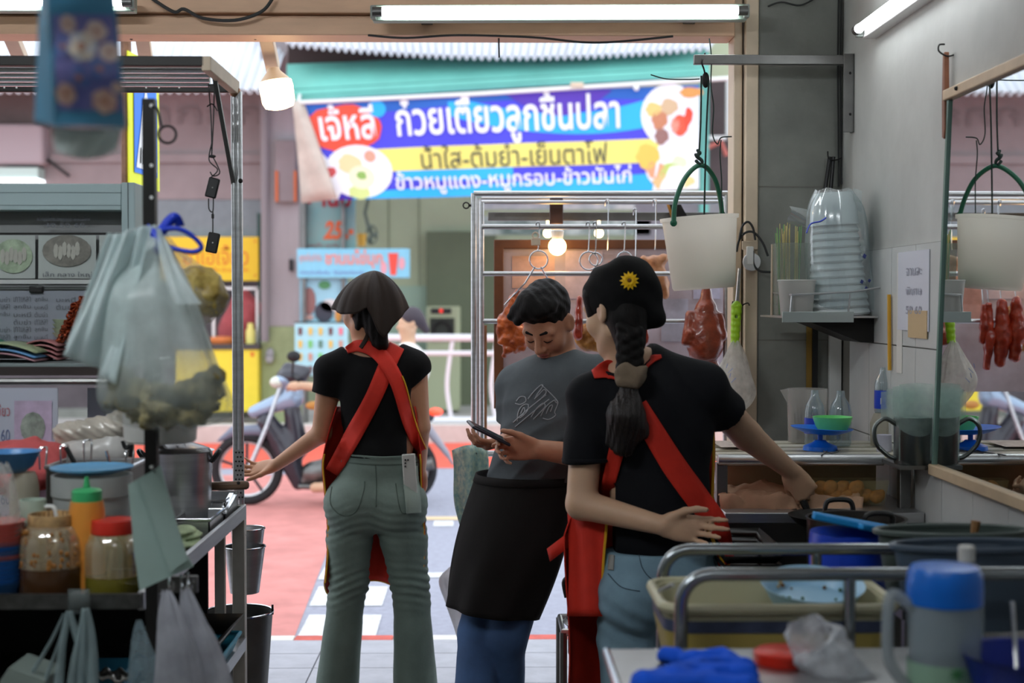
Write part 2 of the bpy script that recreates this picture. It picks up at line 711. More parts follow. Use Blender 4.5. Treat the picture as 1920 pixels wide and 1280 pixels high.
# tiles on the lower right wall, each a piece
tile_me = None
TW, TH = 0.25, 0.30
for i in range(13):
    for j in range(5):
        y0, z0 = 1.86 + i * TW, 0.165 + j * TH
        if y0 + TW > 5.0: continue
        if tile_me is None:
            tl = MB().span((1.243, y0 + 0.002, z0 + 0.002), (1.2505, y0 + TW - 0.002, z0 + TH - 0.002)).build('tile', M_TILE, wall_r, angle=0)
            tile_me = tl
            ty, tz = y0, z0
        else:
            c = tile_me.copy(); COL.objects.link(c); c.parent = wall_r
            c.location = (0, y0 - ty, z0 - tz)
MB().span((1.2495, 1.86, 0.165), (1.2502, 4.99, 1.665)).build('grout', M_GROUT, wall_r, angle=0)

# pillar, door frame post and beam of the shop front
px0, px1 = P(1419, 564, 5.0).x, 1.25
pil = struct('pillar', MB().span((px0, 5.0, 0), (1.25, 5.32, 2.95)), M_CONC, bevel=0.006)
for z in (0.42, 0.95, 1.36, 1.9, 2.32):                               # faint casting joints
    MB().span((px0 + 0.003, 4.9985, z), (1.2485, 5.001, z + 0.004)).build('joint', M_GROUT, pil, angle=0)
fx0 = P(1376, 564, 5.0).x
fx1 = P(1392, 564, 5.0).x
fr = MB().span((fx0, 5.02, 0), (fx1, 5.14, 2.95))
fr.span((fx1 + 0.006, 4.985, 0), (px0, 5.14, 2.95))
struct('trim_1', fr, M_CREAM, bevel=0.004)
zb = P(700, 66, 5.0).z
struct('beam', MB().span((-3.0, 5.0, zb), (fx0 - 0.001, 5.14, zb + 0.062)).span((-3.0, 5.03, zb + 0.062), (fx0 - 0.001, 5.14, zb + 0.075)).span((-3.0, 4.99, zb + 0.075), (fx0 - 0.001, 5.14, 2.95)), M_WARMBEAM, bevel=0.004)
# slanted awning struts under the beam
for i, (xa, xb, yb, lab) in enumerate(((17, 40, 112, 'beige awning strut under the beam, leftmost at the frame edge'),
                            (266, 274, 112, 'beige awning strut under the beam, behind the cart roof'),
                            (497, 512, 127, 'beige awning strut under the beam, carrying the big bulb'))):
    a = P(xa, 58, 5.12); b = P(xb, yb, 5.5)
    s = thing('awning_strut', (a.x, a.y, b.z), lab, 'strut', 'awning struts')
    MB().bar(a, b, 0.05, 0.045).build('arm', M_CREAM, s, bevel=0.004)
    MB().box(a + V(-0.012, 0.0, -0.012), (0.05, 0.05, 0.03)).build('bracket', M_CREAM, s, bevel=0.004)
    MB().ball(a + V(-0.03, -0.03, -0.03), 0.008, 8, 6).build('bolt', M_BLACKM, s)

# ------------------------------------------------------------------ pavement, kerb, road
M_PAVE = mat('pavement_slab', (176, 178, 186), 0.8, var=0.10, scale=9, bump=0.1)
sw = struct('sidewalk', MB().span((-6, 5.15, -0.2), (6, 6.27, -0.012)), M_GROUT)
rows = [5.15, 5.31, 5.55, 5.79, 6.03, 6.27]
cols = [-5.515, -4.315, -3.115, -1.915, -0.715, 0.485, 1.685, 2.885, 4.085, 5.285]
for j in range(5):
    for i in range(9):
        MB().span((cols[i] + 0.003, rows[j] + 0.003, -0.05), (cols[i + 1] - 0.003, rows[j + 1] - 0.003, 0)).build('slab', M_PAVE, sw, angle=0)
kb = struct('kerb', MB().span((-6, 6.272, -0.2), (6, 6.36, -0.006)), M_CONC)
M_KR = mat('kerb_red', (205, 96, 84), 0.7, var=0.2, scale=14)
M_KW = mat('kerb_white', (224, 222, 216), 0.7, var=0.1, scale=14)
xs = [-3.1, -2.55, -1.97, -1.38, -0.86, -0.42, 0.13, 0.62, 1.15, 1.7, 2.25]
for i in range(10):
    MB().span((xs[i], 6.27, -0.13), (xs[i + 1] - 0.003, 6.364, 0)).build('painted_block', M_KW if i % 2 else M_KR, kb, bevel=0.006)
M_ASPH = mat('asphalt', (156, 158, 172), 0.85, var=0.12, scale=20, bump=0.1, bscale=90)
M_REDR = mat('red_road_paint', (204, 134, 128), 0.8, var=0.16, scale=4, bump=0.1, bscale=90)
M_REDB = mat('bright_red_road_paint', (224, 96, 76), 0.8, var=0.12, scale=6)
ZR = -0.12
rd = struct('road', MB().span((-14, 6.36, ZR - 0.2), (14, 16.45, ZR)), M_ASPH)
MB().add([(-12, 6.37, ZR + .002), (PZ(560, 1195, ZR).x, 6.37, ZR + .002), (PZ(640, 965, ZR).x, PZ(640, 965, ZR).y, ZR + .002), (PZ(640, 890, ZR).x, PZ(640, 890, ZR).y, ZR + .002), (-12, PZ(640, 890, ZR).y, ZR + .002)], [(0, 1, 2, 3, 4)]).build('red_lane', M_REDR, rd, angle=0)
MB().add([(-12, 13.75, ZR + .003), (12, 13.75, ZR + .003), (12, 16.2, ZR + .003), (-12, 16.2, ZR + .003)], [(0, 1, 2, 3)]).build('red_far_lane', M_REDB, rd, angle=0)
M_RW = mat('white_road_paint', (222, 224, 226), 0.8, var=0.25, scale=22)
for (xa, xb, y0, xc, xd, y1) in ((558, 704, 1193, 580, 716, 1152), (580, 716, 1135, 598, 728, 1099), (596, 728, 1086, 612, 738, 1058), (800, 880, 1082, 800, 875, 1073), (812, 850, 986, 814, 850, 976)):
    p = [PZ(xa, y0, ZR + .004), PZ(xb, y0, ZR + .004), PZ(xd, y1, ZR + .004), PZ(xc, y1, ZR + .004)]
    MB().add(p, [(0, 1, 2, 3)]).build('white_marking', M_RW, rd, angle=0)
p = [PZ(640, 974, ZR + .004), PZ(1000, 974, ZR + .004), PZ(1000, 968, ZR + .004), PZ(640, 968, ZR + .004)]
MB().add(p, [(0, 1, 2, 3)]).build('yellow_line', mat('yellow_line', (226, 200, 160), .8), rd, angle=0)
struct('far_sidewalk', MB().span((-14, 16.45, -0.2), (14, 24, 0.0)), mat('far_pavement', (176, 172, 168), 0.85, var=0.1, scale=3))
struct('far_kerb', MB().span((-14, 16.2, -0.2), (14, 16.45, 0.09)), mat('far_kerb', (198, 194, 188), 0.8, var=0.1, scale=5), bevel=0.01)

# white pedestrian railing across the street
M_RAIL = mat('white_rail_paint', (224, 226, 230), 0.45)
rl = thing('railing', (0, 16.5, 0), 'white tubular pedestrian railing along the far kerb', 'railing')
YR = 16.5
for yy in (633, 662, 788):
    a, b = P(690, yy, YR), P(1400, yy, YR)
    MB().tube([a, b], 0.042 if yy != 662 else 0.03, 8).build('rail', M_RAIL, rl)
for xx in (760, 842, 925, 1010, 1090, 1170, 1250, 1330):
    a = P(xx + 6, 640, YR); b = P(xx - 4, 720, YR); c = P(xx + 4, 785, YR)
    MB().tube(spline([a, b, c, V(c.x, c.y, 0.0)], 5), 0.025, 6).build('post', M_RAIL, rl)

# ------------------------------------------------------------------ houses across the street
YF = 18.0


def fx(x0, y0, x1, y1, Y, d=0.06, off=0.0):
    """box facing the street: picture rectangle at depth Y, d deep (away from us)"""
    a, b = P(x0, y1, Y), P(x1, y0, Y)
    return MB().span((a.x, Y - off, a.z), (b.x, Y + d, b.z))


M_MAUVE = mat('mauve_grey_wall', (150, 138, 138), 0.8, var=0.12, scale=2)
M_MAUVED = mat('dark_mauve_shutter', (104, 92, 90), 0.8, var=0.2, scale=2)
M_PGREEN = mat('pale_green_wall', (196, 206, 172), 0.75, var=0.05, scale=2)
M_DGREEN = mat('olive_green_door', (112, 122, 96), 0.6, var=0.08, scale=2)
M_ROOFW = mat('white_corrugated_iron', (226, 230, 236), 0.5, var=0.06, scale=1.5)
M_TEAL = mat('teal_awning', (112, 190, 176), 0.55, var=0.12, scale=1.2)

h1 = thing('shophouse', (P(240, 700, YF).x, YF + 0.5, 0), 'mauve grey shophouse with yellow panels across the street on the left', 'building')
fx(-700, 60, 500, 372, YF, 0.3).build('upper_wall', M_MAUVE, h1, angle=0)
fx(-700, 372, 490, 448, YF + 0.02, 0.3).build('blue_grey_band', mat('blue_grey_band', (128, 138, 142), .7, var=.08), h1, angle=0)
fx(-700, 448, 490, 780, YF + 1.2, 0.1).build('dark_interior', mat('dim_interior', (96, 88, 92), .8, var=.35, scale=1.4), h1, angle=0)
fx(-700, 160, 96, 236, YF, 0.02, 0.05).build('shutter', M_MAUVED, h1, angle=0)
fx(-100, 236, 92, 312, YF, 0.05, 0.25).build('canopy_box', mat('pale_mauve_box', (172, 160, 164), .6), h1, bevel=0.04)
fx(95, 290, 500, 305, YF, 0.02, 0.06).build('ledge', M_MAUVE, h1, angle=0)
fx(485, 400, 492, 780, YF, 0.05, 0.03).build('green_post', mat('dark_green_post', (40, 74, 66), .6), h1, angle=0)
fx(-700, 768, 490, 830, YF + 0.3, 0.4).build('plinth', M_CONC, h1, angle=0)
# raised concrete letters on the wall
rel = quad(P(40, 262, YF - 0.02), P(490, 262, YF - 0.02), P(490, 178, YF - 0.02), P(40, 178, YF - 0.02))
lettering('relief_letters', 'บุ่นกนกกกก', rel, (0.0, 0.15, 1.0, 0.95), mat('raised_letters', (138, 126, 126), .8), h1)
MB().tube([P(0, 300, YF - .1), P(90, 300, YF - .1), P(130, 330, YF - .1)], 0.02, 6).build('cable', M_WIRE, h1)
# lit strip lamp in the shop
fx(5, 338, 84, 346, YF, 0.02, 0.3).build('strip_lamp', mat('strip_lamp', (240, 250, 255), .4, emit=2.5), h1, angle=0)
fx(5, 318, 84, 338, YF, 0.02, 0.28).build('lamp_box', mat('lamp_box_green', (190, 214, 206), .5), h1, angle=0)

M_YEL = mat('yellow_sign', (240, 200, 40), 0.5)
M_YEL2 = mat('yellow_panel', (238, 214, 62), 0.5, var=0.04)
M_ORL = mat('orange_letters', (226, 120, 40), 0.5)
sg = thing('shop_sign', P(440, 527, YF - .1), 'yellow shop sign with orange letters across the street', 'sign')
fx(300, 444, 484, 526, YF - 0.1, 0.05).build('board', M_YEL, sg, angle=0)
sf = quad(P(300, 526, YF - .1), P(484, 526, YF - .1), P(484, 444, YF - .1), P(300, 444, YF - .1))
lettering('lettering', 'อาเฮเจี้ยว', sf, (0.24, 0.36, 0.9, 0.82), M_ORL, sg, (0, -.006, 0))
lettering('small_lettering', 'ก๋วยเตี๋ยวเป็ด ข้าวหน้าเป็ด', sf, (0.3, 0.2, 0.9, 0.31), M_ORL, sg, (0, -.006, 0))
for (u, v) in ((.95, .88), (.95, .1)):
    MB().add([sf(u, v) + V(0, -.005, 0), sf(u + .03, v) + V(0, -.005, 0), sf(u + .03, v + .06) + V(0, -.005, 0)], [(0, 1, 2)]).build('corner_mark', M_ORL, sg, angle=0)
yc = thing('yellow_counter', P(420, 770, YF - .6), 'plain yellow panel counter standing under the yellow shop sign', 'counter')
fx(330, 654, 484, 772, YF - 0.6, 0.5).build('panel', M_YEL2, yc, bevel=0.01)
fx(326, 645, 485, 655, YF - 0.62, 0.55).build('counter_top', mat('dark_top', (70, 66, 66), .5), yc, angle=0)
fx(470, 660, 476, 668, YF - 0.61, 0.005).build('mark', M_ORL, yc, angle=0)
MB().lathe([(0.0, 0), (.06, 0), (.06, .16), (.04, .2), (.035, .26), (0, .26)], P(470, 645, YF - .4), 12).build('condiment_bottle', mat('pale_yellow_bottle', (224, 214, 120), .4), None)
tag(bpy.data.objects['condiment_bottle'], 'pale yellow bottle standing on the far yellow counter', 'bottle')
c = MB().lathe([(0.0, 0), (.14, 0), (.16, .05), (.14, .09), (0, .1)], P(416, 645, YF - .4), 14).build('food_dish', mat('orange_food', (208, 120, 60), .6), None)
tag(c, 'orange dish of food on the far yellow counter', 'dish')
# glass case with red meat, behind the far counter
gc = thing('glass_case', P(440, 646, YF), 'glass display case with dark red meat across the street', 'display case')
for (x0, x1, y0, y1) in ((398, 402, 540, 645), (480, 484, 540, 645), (398, 484, 538, 543)):
    fx(x0, y0, x1, y1, YF - 0.3, 0.04).build('frame_bar', M_WHITE, gc, angle=0)
pr = []
for (x, y, r) in ((455, 560, .12), (448, 590, .17), (438, 622, .2), (465, 600, .13), (478, 575, .08)):
    q = P(x, y, YF - .05); pr.append(EL(q, (r, .1, r * 1.2), k=.1))
blob('hung_meat', pr, 0.03, mat('far_red_meat', (168, 76, 80), .6, var=.25, scale=6), gc)

# corrugated roofs
def corrugated(name, fn, nu, nv, amp, m, parent, waves):
    mb = MB()
    e1 = (fn(1, 0) - fn(0, 0)); e2 = (fn(0, 1) - fn(0, 0))
    nrm = e1.cross(e2).normalized()
    mb.sheet(lambda u, v: fn(u, v) + nrm * amp * math.sin(u * waves * 2 * math.pi), nu, nv)
    return mb.build(name, m, parent, angle=180, solid=0.01)


roof1 = thing('iron_roof', P(200, 170, 17.2), 'white corrugated iron roof above the left shophouse', 'roof')
corrugated('roofing', quad(P(-500, 172, 16.8), P(506, 172, 16.8), P(620, -130, 20.5), P(-500, -130, 20.5)), 480, 1, 0.03, M_ROOFW, roof1, 60)
MB().bar(P(-500, 172, 16.85), P(506, 172, 16.85), .05, .05).build('edge_bar', M_MAUVED, roof1)

colm = thing('street_column', P(525, 780, 17.6), 'grey and white building column with pipe across the street, green at its foot', 'column')
fx(490, 60, 560, 612, 17.6, 0.3).build('shaft', mat('column_grey', (176, 168, 170), .8, var=.12, scale=3, stretch=(1, 1, .3)), colm, bevel=0.01)
fx(490, 612, 560, 800, 17.59, 0.31).build('green_base', mat('column_green', (160, 172, 128), .8, var=.1), colm, bevel=0.01)
a, b = P(497, 60, 17.5), P(497, 640, 17.5)
MB().tube([a, b], 0.05, 8).build('pipe', mat('column_pipe', (140, 132, 134), .7), colm)
fx(516, 262, 556, 380, 17.55, 0.02, 0.05).build('box', M_MAUVE, colm, bevel=0.02)
fx(516, 320, 521, 378, 17.48, 0.02).build('orange_strip', mat('orange_strip', (214, 110, 60), .6), colm, angle=0)
fx(551, 320, 556, 378, 17.48, 0.02).build('orange_strip', mat('orange_strip', (214, 110, 60), .6), colm, angle=0)
fx(542, 486, 549, 508, 17.55, 0.03).build('switch_box', M_BLACK, colm, angle=0)
gb = MB().loft([[P(500 + dx, 650, 17.58) + V(0, 0, 0) for dx in (0, 12, 14, 2)], [P(492 + dx, 668, 17.5) for dx in (0, 20, 25, 6)], [P(496 + dx, 682, 17.52) for dx in (0, 15, 16, 5)]]).build('rag', mat('grey_rag', (170, 168, 172), .9), None, sub=1)
tag(gb, 'small grey rag hanging on the green column foot', 'rag')

h2 = thing('green_shop', (P(950, 700, 20.5).x, 20.5, 0), 'pale green open shopfront across the street with an olive door', 'building')
fx(556, 60, 1800, 800, 20.6, 0.2).build('back_wall', M_PGREEN, h2, angle=0)
fx(660, 536, 806, 800, 20.58, 0.03).build('green_dado', mat('mint_dado', (180, 206, 184), .7), h2, angle=0)
for x in (728, 785):
    fx(x, 370, x + 2, 536, 20.59, 0.02).build('panel_seam', mat('seam_green', (150, 160, 130), .8), h2, angle=0)
fx(800, 434, 930, 790, 20.4, 0.1).build('door_leaf', M_DGREEN, h2, bevel=0.01)
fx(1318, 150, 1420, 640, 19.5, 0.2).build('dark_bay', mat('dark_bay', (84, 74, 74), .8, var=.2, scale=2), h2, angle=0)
fx(1312, 120, 1330, 640, 18.6, 0.15).build('teal_post', M_TEAL, h2, angle=0)
fx(1362, 150, 1372, 262, 19.0, 0.1).build('white_pipe', M_WHITE, h2, angle=0)
fx(1326, 254, 1380, 262, 19.0, 0.1).build('white_ledge', M_WHITE, h2, angle=0)
MB().tube([P(1322, 278, 19), P(1352, 266, 19), P(1362, 292, 19)], 0.035, 6).build('red_pipe', mat('red_pipe', (200, 110, 100), .6), h2)
fx(900, 372, 1190, 392, 17.9, 0.1).build('picture_strip', mat('picture_strip', (196, 220, 212), .6, var=.35, scale=3, col2=(236, 240, 226)), h2, angle=0)
fx(900, 405, 1220, 440, 19.0, 0.1).build('picture_board', mat('picture_board', (120, 150, 140), .6, var=.4, scale=3, col2=(224, 236, 226)), h2, angle=0)
fx(1190, 372, 1380, 640, 19.0, 0.1).build('grey_bay', mat('grey_bay', (150, 148, 152), .8, var=.25, scale=1.5), h2, angle=0)

aw = thing('teal_awning', P(930, 190, 16.8), 'long teal metal awning fascia with corrugated roof above the banner', 'awning')
f = quad(P(538, 190, 16.9), P(1330, 142, 16.9), P(1330, 92, 17.3), P(538, 122, 17.3))
MB().sheet(f, 8, 1).build('fascia', M_TEAL, aw, solid=0.03)
for v in (0.12, 0.3):
    MB().tube([f(0, v) + V(0, -.01, 0), f(1, v) + V(0, -.01, 0)], 0.012, 6).build('seam', mat('teal_seam', (70, 140, 128), .6), aw)
r = quad(P(538, 84, 16.9), P(1330, 92, 16.9), P(1500, -160, 20), P(420, -160, 20))
rr = lambda u, v: r(u, v) - V(0, 0, (1 - v) * 0.13 * math.sin(math.pi * u))
corrugated('roofing', rr, 460, 3, 0.035, M_ROOFW, aw, 56)
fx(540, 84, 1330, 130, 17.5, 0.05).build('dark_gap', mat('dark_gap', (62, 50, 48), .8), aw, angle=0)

# ------------------------------------------------------------------ the shop banner
bn = thing('banner', P(930, 370, 16.6), 'blue and yellow printed food banner with white lettering hung under the teal awning', 'banner')
YB = 16.6
fb0 = quad(P(590, 375, YB), P(1310, 354, YB), P(1310, 160, YB), P(560, 194, YB))


def fb(u, v):
    p = fb0(u, v)
    return p + V(0, 0.02 * math.sin(9 * u + 2 * v) + 0.015 * math.sin(23 * u - 5 * v), 0.03 * math.sin(math.pi * u) * (v - 0.3))


def patch(name, pts, m, off, n=None):
    """flat print on the banner; pts in banner u, v"""
    mb = MB()
    cu, cv = sum(p[0] for p in pts) / len(pts), sum(p[1] for p in pts) / len(pts)
    mb.loft([[fb(cu + (p[0] - cu) * k, cv + (p[1] - cv) * k) + V(0, -off, 0) for p in pts] for k in (0.03, .25, .5, .75, 1.0)], caps=False)
    return mb.build(name, m, bn, angle=180)


def band(name, lo_fn, hi_fn, m, off, u0=0.0, u1=1.0, n=40):
    mb = MB()
    def g(a, v):
        u = u0 + (u1 - u0) * a
        l, h_ = lo_fn(u), hi_fn(u)
        return fb(u, l + (h_ - l) * v) + V(0, -off, 0)
    mb.sheet(g, n, 2)
    return mb.build(name, m, bn, angle=180)


M_BB = mat('banner_blue', (70, 66, 214), 0.45)
M_BC = mat('banner_cyan', (40, 176, 246), 0.45)
M_BD = mat('banner_deep_blue', (28, 96, 190), 0.45)
M_BP = mat('banner_purple', (84, 48, 176), 0.45)
M_BY = mat('banner_yellow', (236, 224, 116), 0.45)
M_BW = mat('banner_white', (236, 236, 240), 0.45)
M_BR = mat('banner_red', (236, 76, 52), 0.45)
M_BK = mat('banner_dark_letters', (70, 70, 66), 0.5)
MB().sheet(fb, 60, 8).build('cloth', M_BB, bn, angle=180, solid=0.006)
band('deep_blue_print', lambda u: 0.9 - .03 * math.sin(8 * u), lambda u: 1.0, M_BD, 0.006)
band('cyan_print', lambda u: 0.57 + 0.6 * (u - .72) ** 2 * 3, lambda u: 0.93 - 0.45 * math.sin(3.14 * min(1, max(0, (u - .42) / .5))) * .35, M_BC, 0.007, 0.37, 0.9)
band('purple_print', lambda u: 0.97 - .22 * math.sin(3.14 * (u - .52) / .26), lambda u: 0.99, M_BP, 0.009, 0.52, 0.78)
band('yellow_print', lambda u: 0.27, lambda u: 0.50, M_BY, 0.010, 0.1, 0.9)
band('cyan_print', lambda u: 0.0, lambda u: 0.06 + .12 * u, M_BC, 0.008, 0.1, 0.9)
band('cyan_print', lambda u: 0.14 + .1 * (.6 - u), lambda u: 0.27, M_BC, 0.007, 0.22, 0.52)
band('cyan_print', lambda u: 0.0, lambda u: max(0.01, 0.5 * (u - .55)), M_BC, 0.009, 0.57, 0.9)


def oval(cu, cv, ru, rv, n=28, wobble=0.0):
    return [(cu + ru * math.cos(2 * math.pi * k / n) * (1 + wobble * math.sin(3 * k)), cv + rv * math.sin(2 * math.pi * k / n) * (1 + wobble * math.cos(5 * k))) for k in range(n)]


patch('red_patch', oval(.1, .72, .098, .24, 26, .05), M_BR, 0.012)
patch('badge', oval(.192, .9, .022, .085), M_BC, 0.013)
patch('plate_print', oval(.125, .28, .086, .27), M_BW, 0.015)
patch('noodle_print', oval(.105, .36, .03, .1, 16, .1), mat('noodle_print', (224, 212, 160), .5), 0.017)
patch('soup_print', oval(.13, .22, .034, .12), mat('soup_print', (232, 230, 196), .5), 0.018)
patch('herb_print', oval(.13, .24, .012, .05, 10, .2), mat('herb_print', (140, 180, 90), .5), 0.020)
patch('salad_print', oval(.118, .07, .028, .07, 12, .12), mat('salad_print', (206, 220, 140), .5), 0.017)
patch('meatball_print', oval(.158, .43, .015, .06), mat('meatball_print', (214, 160, 136), .5), 0.017)
patch('chili_print', oval(.05, .28, .018, .07, 9, .3), mat('chili_print', (206, 80, 80), .5), 0.017)
patch('white_corner', [(.0, .0), (.06, .0), (.09, .2), (.035, .5)], M_BW, 0.014)
patch('dish_print', oval(.925, .72, .072, .30), M_BW, 0.012)
patch('dish_print', oval(.93, .22, .068, .22), M_BW, 0.013)
patch('white_edge', [(.88, .0), (1, 0), (1, .97), (.95, .97), (.9, .5)], M_BW, 0.011)
for (u, v, a, b, c) in ((.885, .78, .02, .07, (226, 196, 120)), (.9, .68, .02, .1, (196, 130, 96)), (.905, .52, .018, .08, (150, 110, 104)), (.925, .8, .022, .08, (206, 176, 140)), (.955, .62, .022, .1, (232, 88, 62)), (.975, .68, .012, .11, (222, 70, 48)),
                        (.94, .62, .012, .07, (232, 150, 130)), (.98, .93, .03, .05, (214, 150, 80)), (.87, .33, .03, .12, (238, 196, 90)), (.89, .2, .025, .08, (224, 160, 120)), (.93, .16, .03, .1, (186, 208, 110)), (.95, .26, .02, .07, (214, 226, 190)), (.91, .08, .03, .07, (220, 186, 130)), (.965, .08, .025, .06, (228, 206, 140))):
    patch('food_print', oval(u, v, a, b, 14, .12), mat('food_print_%d_%d_%d' % c, c, .5), 0.016)
lettering('lettering', 'เจ้หลี', fb, (.042, .60, .182, .97), M_BW, bn, (0, -.022, 0), bold=0.02)
lettering('lettering', 'ก๋วยเตี๋ยวลูกชิ้นปลา', fb, (.235, .50, .80, 1.0), M_BW, bn, (0, -.022, 0), bold=0.02)
lettering('dark_lettering', 'น้ำใส-ต้มยำ-เย็นตาโฟ', fb, (.288, .28, .765, .51), M_BK, bn, (0, -.022, 0))
lettering('lettering', 'ข้าวหมูแดง-หมูกรอบ-ข้าวมันไก่', fb, (.215, .03, .825, .26), M_BW, bn, (0, -.022, 0), bold=0.015)
MB().tube([P(545, 193, 16.55), P(900, 176, 16.55), P(1380, 146, 16.55)], 0.025, 6).build('top_pole', M_WHITE, bn)
fx(1070, 154, 1094, 163, 16.5, 0.04).build('clip', M_CREAM, bn, angle=0)
MB().ball(P(1193, 165, 16.5), 0.035).build('clip_knob', M_WHITE, bn)
tp = MB()
tf = quad(P(565, 380, 16.53), P(634, 373, 16.53), P(568, 189, 16.53), P(548, 190, 16.53))
tp.sheet(lambda u, v: tf(u, v) + V(0, .05 * math.sin(5 * u + 3 * v), 0), 8, 8)
o = tp.build('canvas_sheet', mat('grey_canvas', (196, 184, 172), .85, var=.15, scale=4), None, angle=180, solid=0.01)
tag(o, 'narrow grey canvas sheet hanging at the left end of the banner', 'canvas')
MB().tube([P(560, 200, 16.53), P(560, 191, 16.58), P(562, 178, 16.9)], .02, 6).build('tie', M_WHITE, o)

# ------------------------------------------------------------------ drink signs across the street
ds = thing('price_sign', P(615, 465, 17.2), 'tall drink price sign reading 25 across the street', 'sign')
fx(566, 366, 666, 466, 17.2, 0.05).build('board', mat('price_board', (168, 176, 168), .6, var=.15, scale=1.2, col2=(110, 190, 186)), ds, angle=0)
sq = quad(P(566, 466, 17.2), P(666, 466, 17.2), P(666, 366, 17.2), P(566, 366, 17.2))
M_ORR = mat('orange_red_letters', (232, 104, 52), .5)
M_DRL = mat('dark_red_letters', (168, 50, 56), .5)
lettering('lettering', '25', sq, (.4, .17, .78, .52), M_ORR, ds, (0, -.008, 0), shear=.25, bold=.04)
lettering('small_lettering', '.-', sq, (.82, .17, .97, .36), M_ORR, ds, (0, -.008, 0), bold=.04)
lettering('red_lettering', 'ชานม', sq, (.1, .78, .92, 1.1), M_DRL, ds, (0, -.008, 0), bold=.03)
lettering('red_lettering', 'ทุกแก้ว ทุกวัน', sq, (.08, .0, .7, .11), M_DRL, ds, (0, -.008, 0))
bs = thing('tea_sign', P(660, 520, 17.0), 'light blue bubble tea sign with coral lettering across the street', 'sign')
s2 = quad(P(557, 521, 17.0), P(768, 521, 17.0), P(768, 466, 17.0), P(557, 466, 17.0))
fx(557, 466, 768, 521, 17.0, 0.05).build('board', mat('tea_blue', (132, 200, 224), .5, var=.06), bs, bevel=0.01)
M_CORAL = mat('coral_letters', (240, 140, 120), .5)
lettering('lettering', 'ชานมไข่มุก', s2, (.25, .32, .76, .97), M_CORAL, bs, (0, -.008, 0), bold=.02)
lettering('small_lettering', 'สูตรต้นตำรับ', s2, (.02, .5, .22, .85), M_CORAL, bs, (0, -.008, 0))
lettering('small_lettering', 'หอมมันเข้มข้น  ไข่มุกเหนียวนุ่ม', s2, (.03, .1, .6, .27), mat('violet_letters', (120, 110, 180), .5), bs, (0, -.008, 0))
cup = MB()
cup.add([s2(.83, .1), s2(.88, .1), s2(.9, .85), s2(.81, .85)], [(0, 1, 2, 3)])
for i in range(len(cup.v)): cup.v[i] = (cup.v[i][0], cup.v[i][1] - .008, cup.v[i][2])
cup.build('cup_print', mat('cup_print', (230, 80, 66), .5), bs, angle=0)
for (u, v) in ((.77, .35), (.93, .5)):
    MB().add([s2(u + .03 * math.cos(k * .7), v + .22 * math.sin(k * .7)) + V(0, -.007, 0) for k in range(9)], [tuple(range(9))]).build('fruit_print', mat('fruit_print', (220, 160, 170), .5), bs, angle=0)
po = thing('drink_poster', P(605, 605, 17.1), 'tall iced drink photo poster beneath the light blue tea sign', 'poster')
fx(562, 522, 652, 606, 17.1, 0.03).build('sheet', mat('poster_blue', (150, 200, 216), .5, var=.2, scale=2), po, angle=0)
for (x0, x1, y0, y1, c) in ((568, 592, 538, 590, (140, 100, 96)), (590, 625, 565, 604, (54, 58, 70)), (600, 640, 560, 585, (206, 206, 204)), (597, 620, 526, 542, (76, 140, 90)), (628, 640, 580, 604, (214, 150, 70)), (572, 588, 590, 600, (190, 150, 140))):
    a, b = P(x0, y1, 17.09), P(x1, y0, 17.09)
    MB().add([((a.x + b.x) / 2 + (b.x - a.x) / 2 * math.cos(k * .524), 17.085, (a.z + b.z) / 2 + (b.z - a.z) / 2 * math.sin(k * .524)) for k in range(12)], [tuple(range(12))]).build('drink_print', mat('drink_%d_%d' % c[:2], c, .5), po, angle=0)
ms = thing('menu_sheet', P(600, 700, 17.0), 'pale blue drinks menu board with rows of small cups across the street', 'menu board')
fx(553, 606, 652, 704, 17.0, 0.03).build('sheet', mat('menu_blue', (172, 222, 232), .5, var=.06), ms, angle=0)
for y in (604, 706):
    fx(552, y - 1, 653, y + 1, 16.99, 0.03).build('frame_bar', M_BLACK, ms, angle=0)
rnd = random.Random(3)
for j in range(4):
    for i in range(5):
        x, y = 563 + i * 19, 620 + j * 24
        c = rnd.choice([(200, 150, 130), (110, 70, 70), (230, 120, 140), (120, 200, 110), (226, 190, 90), (90, 130, 110)])
        p = [P(x - 3, y + 8, 16.98), P(x + 3, y + 8, 16.98), P(x + 4, y - 6, 16.98), P(x - 4, y - 6, 16.98)]
        MB().add(p, [(0, 1, 2, 3)]).build('cup_print', mat('cupc_%d_%d' % c[:2], c, .5), ms, angle=0)
sst = thing('sign_stand', (P(610, 800, 17.25).x, 17.25, 0), 'thin steel stand behind the stacked drink signs across the street', 'stand')
for x in (572, 645):
    MB().span((P(x, 0, 17.25).x - .02, 17.03, 0), (P(x, 0, 17.25).x + .02, 17.24, P(0, 380, 17.2).z)).build('upright', M_STEELD, sst, angle=0)
wf = thing('wall_fan', P(695, 460, 19.5), 'grey wall fan on the pale green wall beside the price sign', 'fan')
MB().tube(circle(P(697, 440, 19.4), .13, 20, (.5, .8, 0), (0, 0, 1)), 0.012, 5, closed=True).build('guard', mat('fan_grey', (110, 122, 112), .5), wf)
for k in range(3):
    a = k * 2.1
    c0 = P(697, 440, 19.4)
    MB().tube([c0, c0 + V(.05 * math.cos(a), .08 * math.cos(a), .11 * math.sin(a))], [.02, .045], 6).build('blade', mat('fan_grey', (110, 122, 112), .5), wf)
MB().tube([P(690, 376, 20.4), P(684, 400, 19.8), P(692, 430, 19.6), P(697, 440, 19.45)], 0.025, 6).build('arm', mat('fan_dark', (84, 92, 84), .5), wf)
oj = MB().lathe([(0, 0), (.05, 0), (.07, .17), (0, .17)], P(678, 462, 19), 12).build('juice_cup', mat('orange_juice', (224, 176, 70), .4), None)
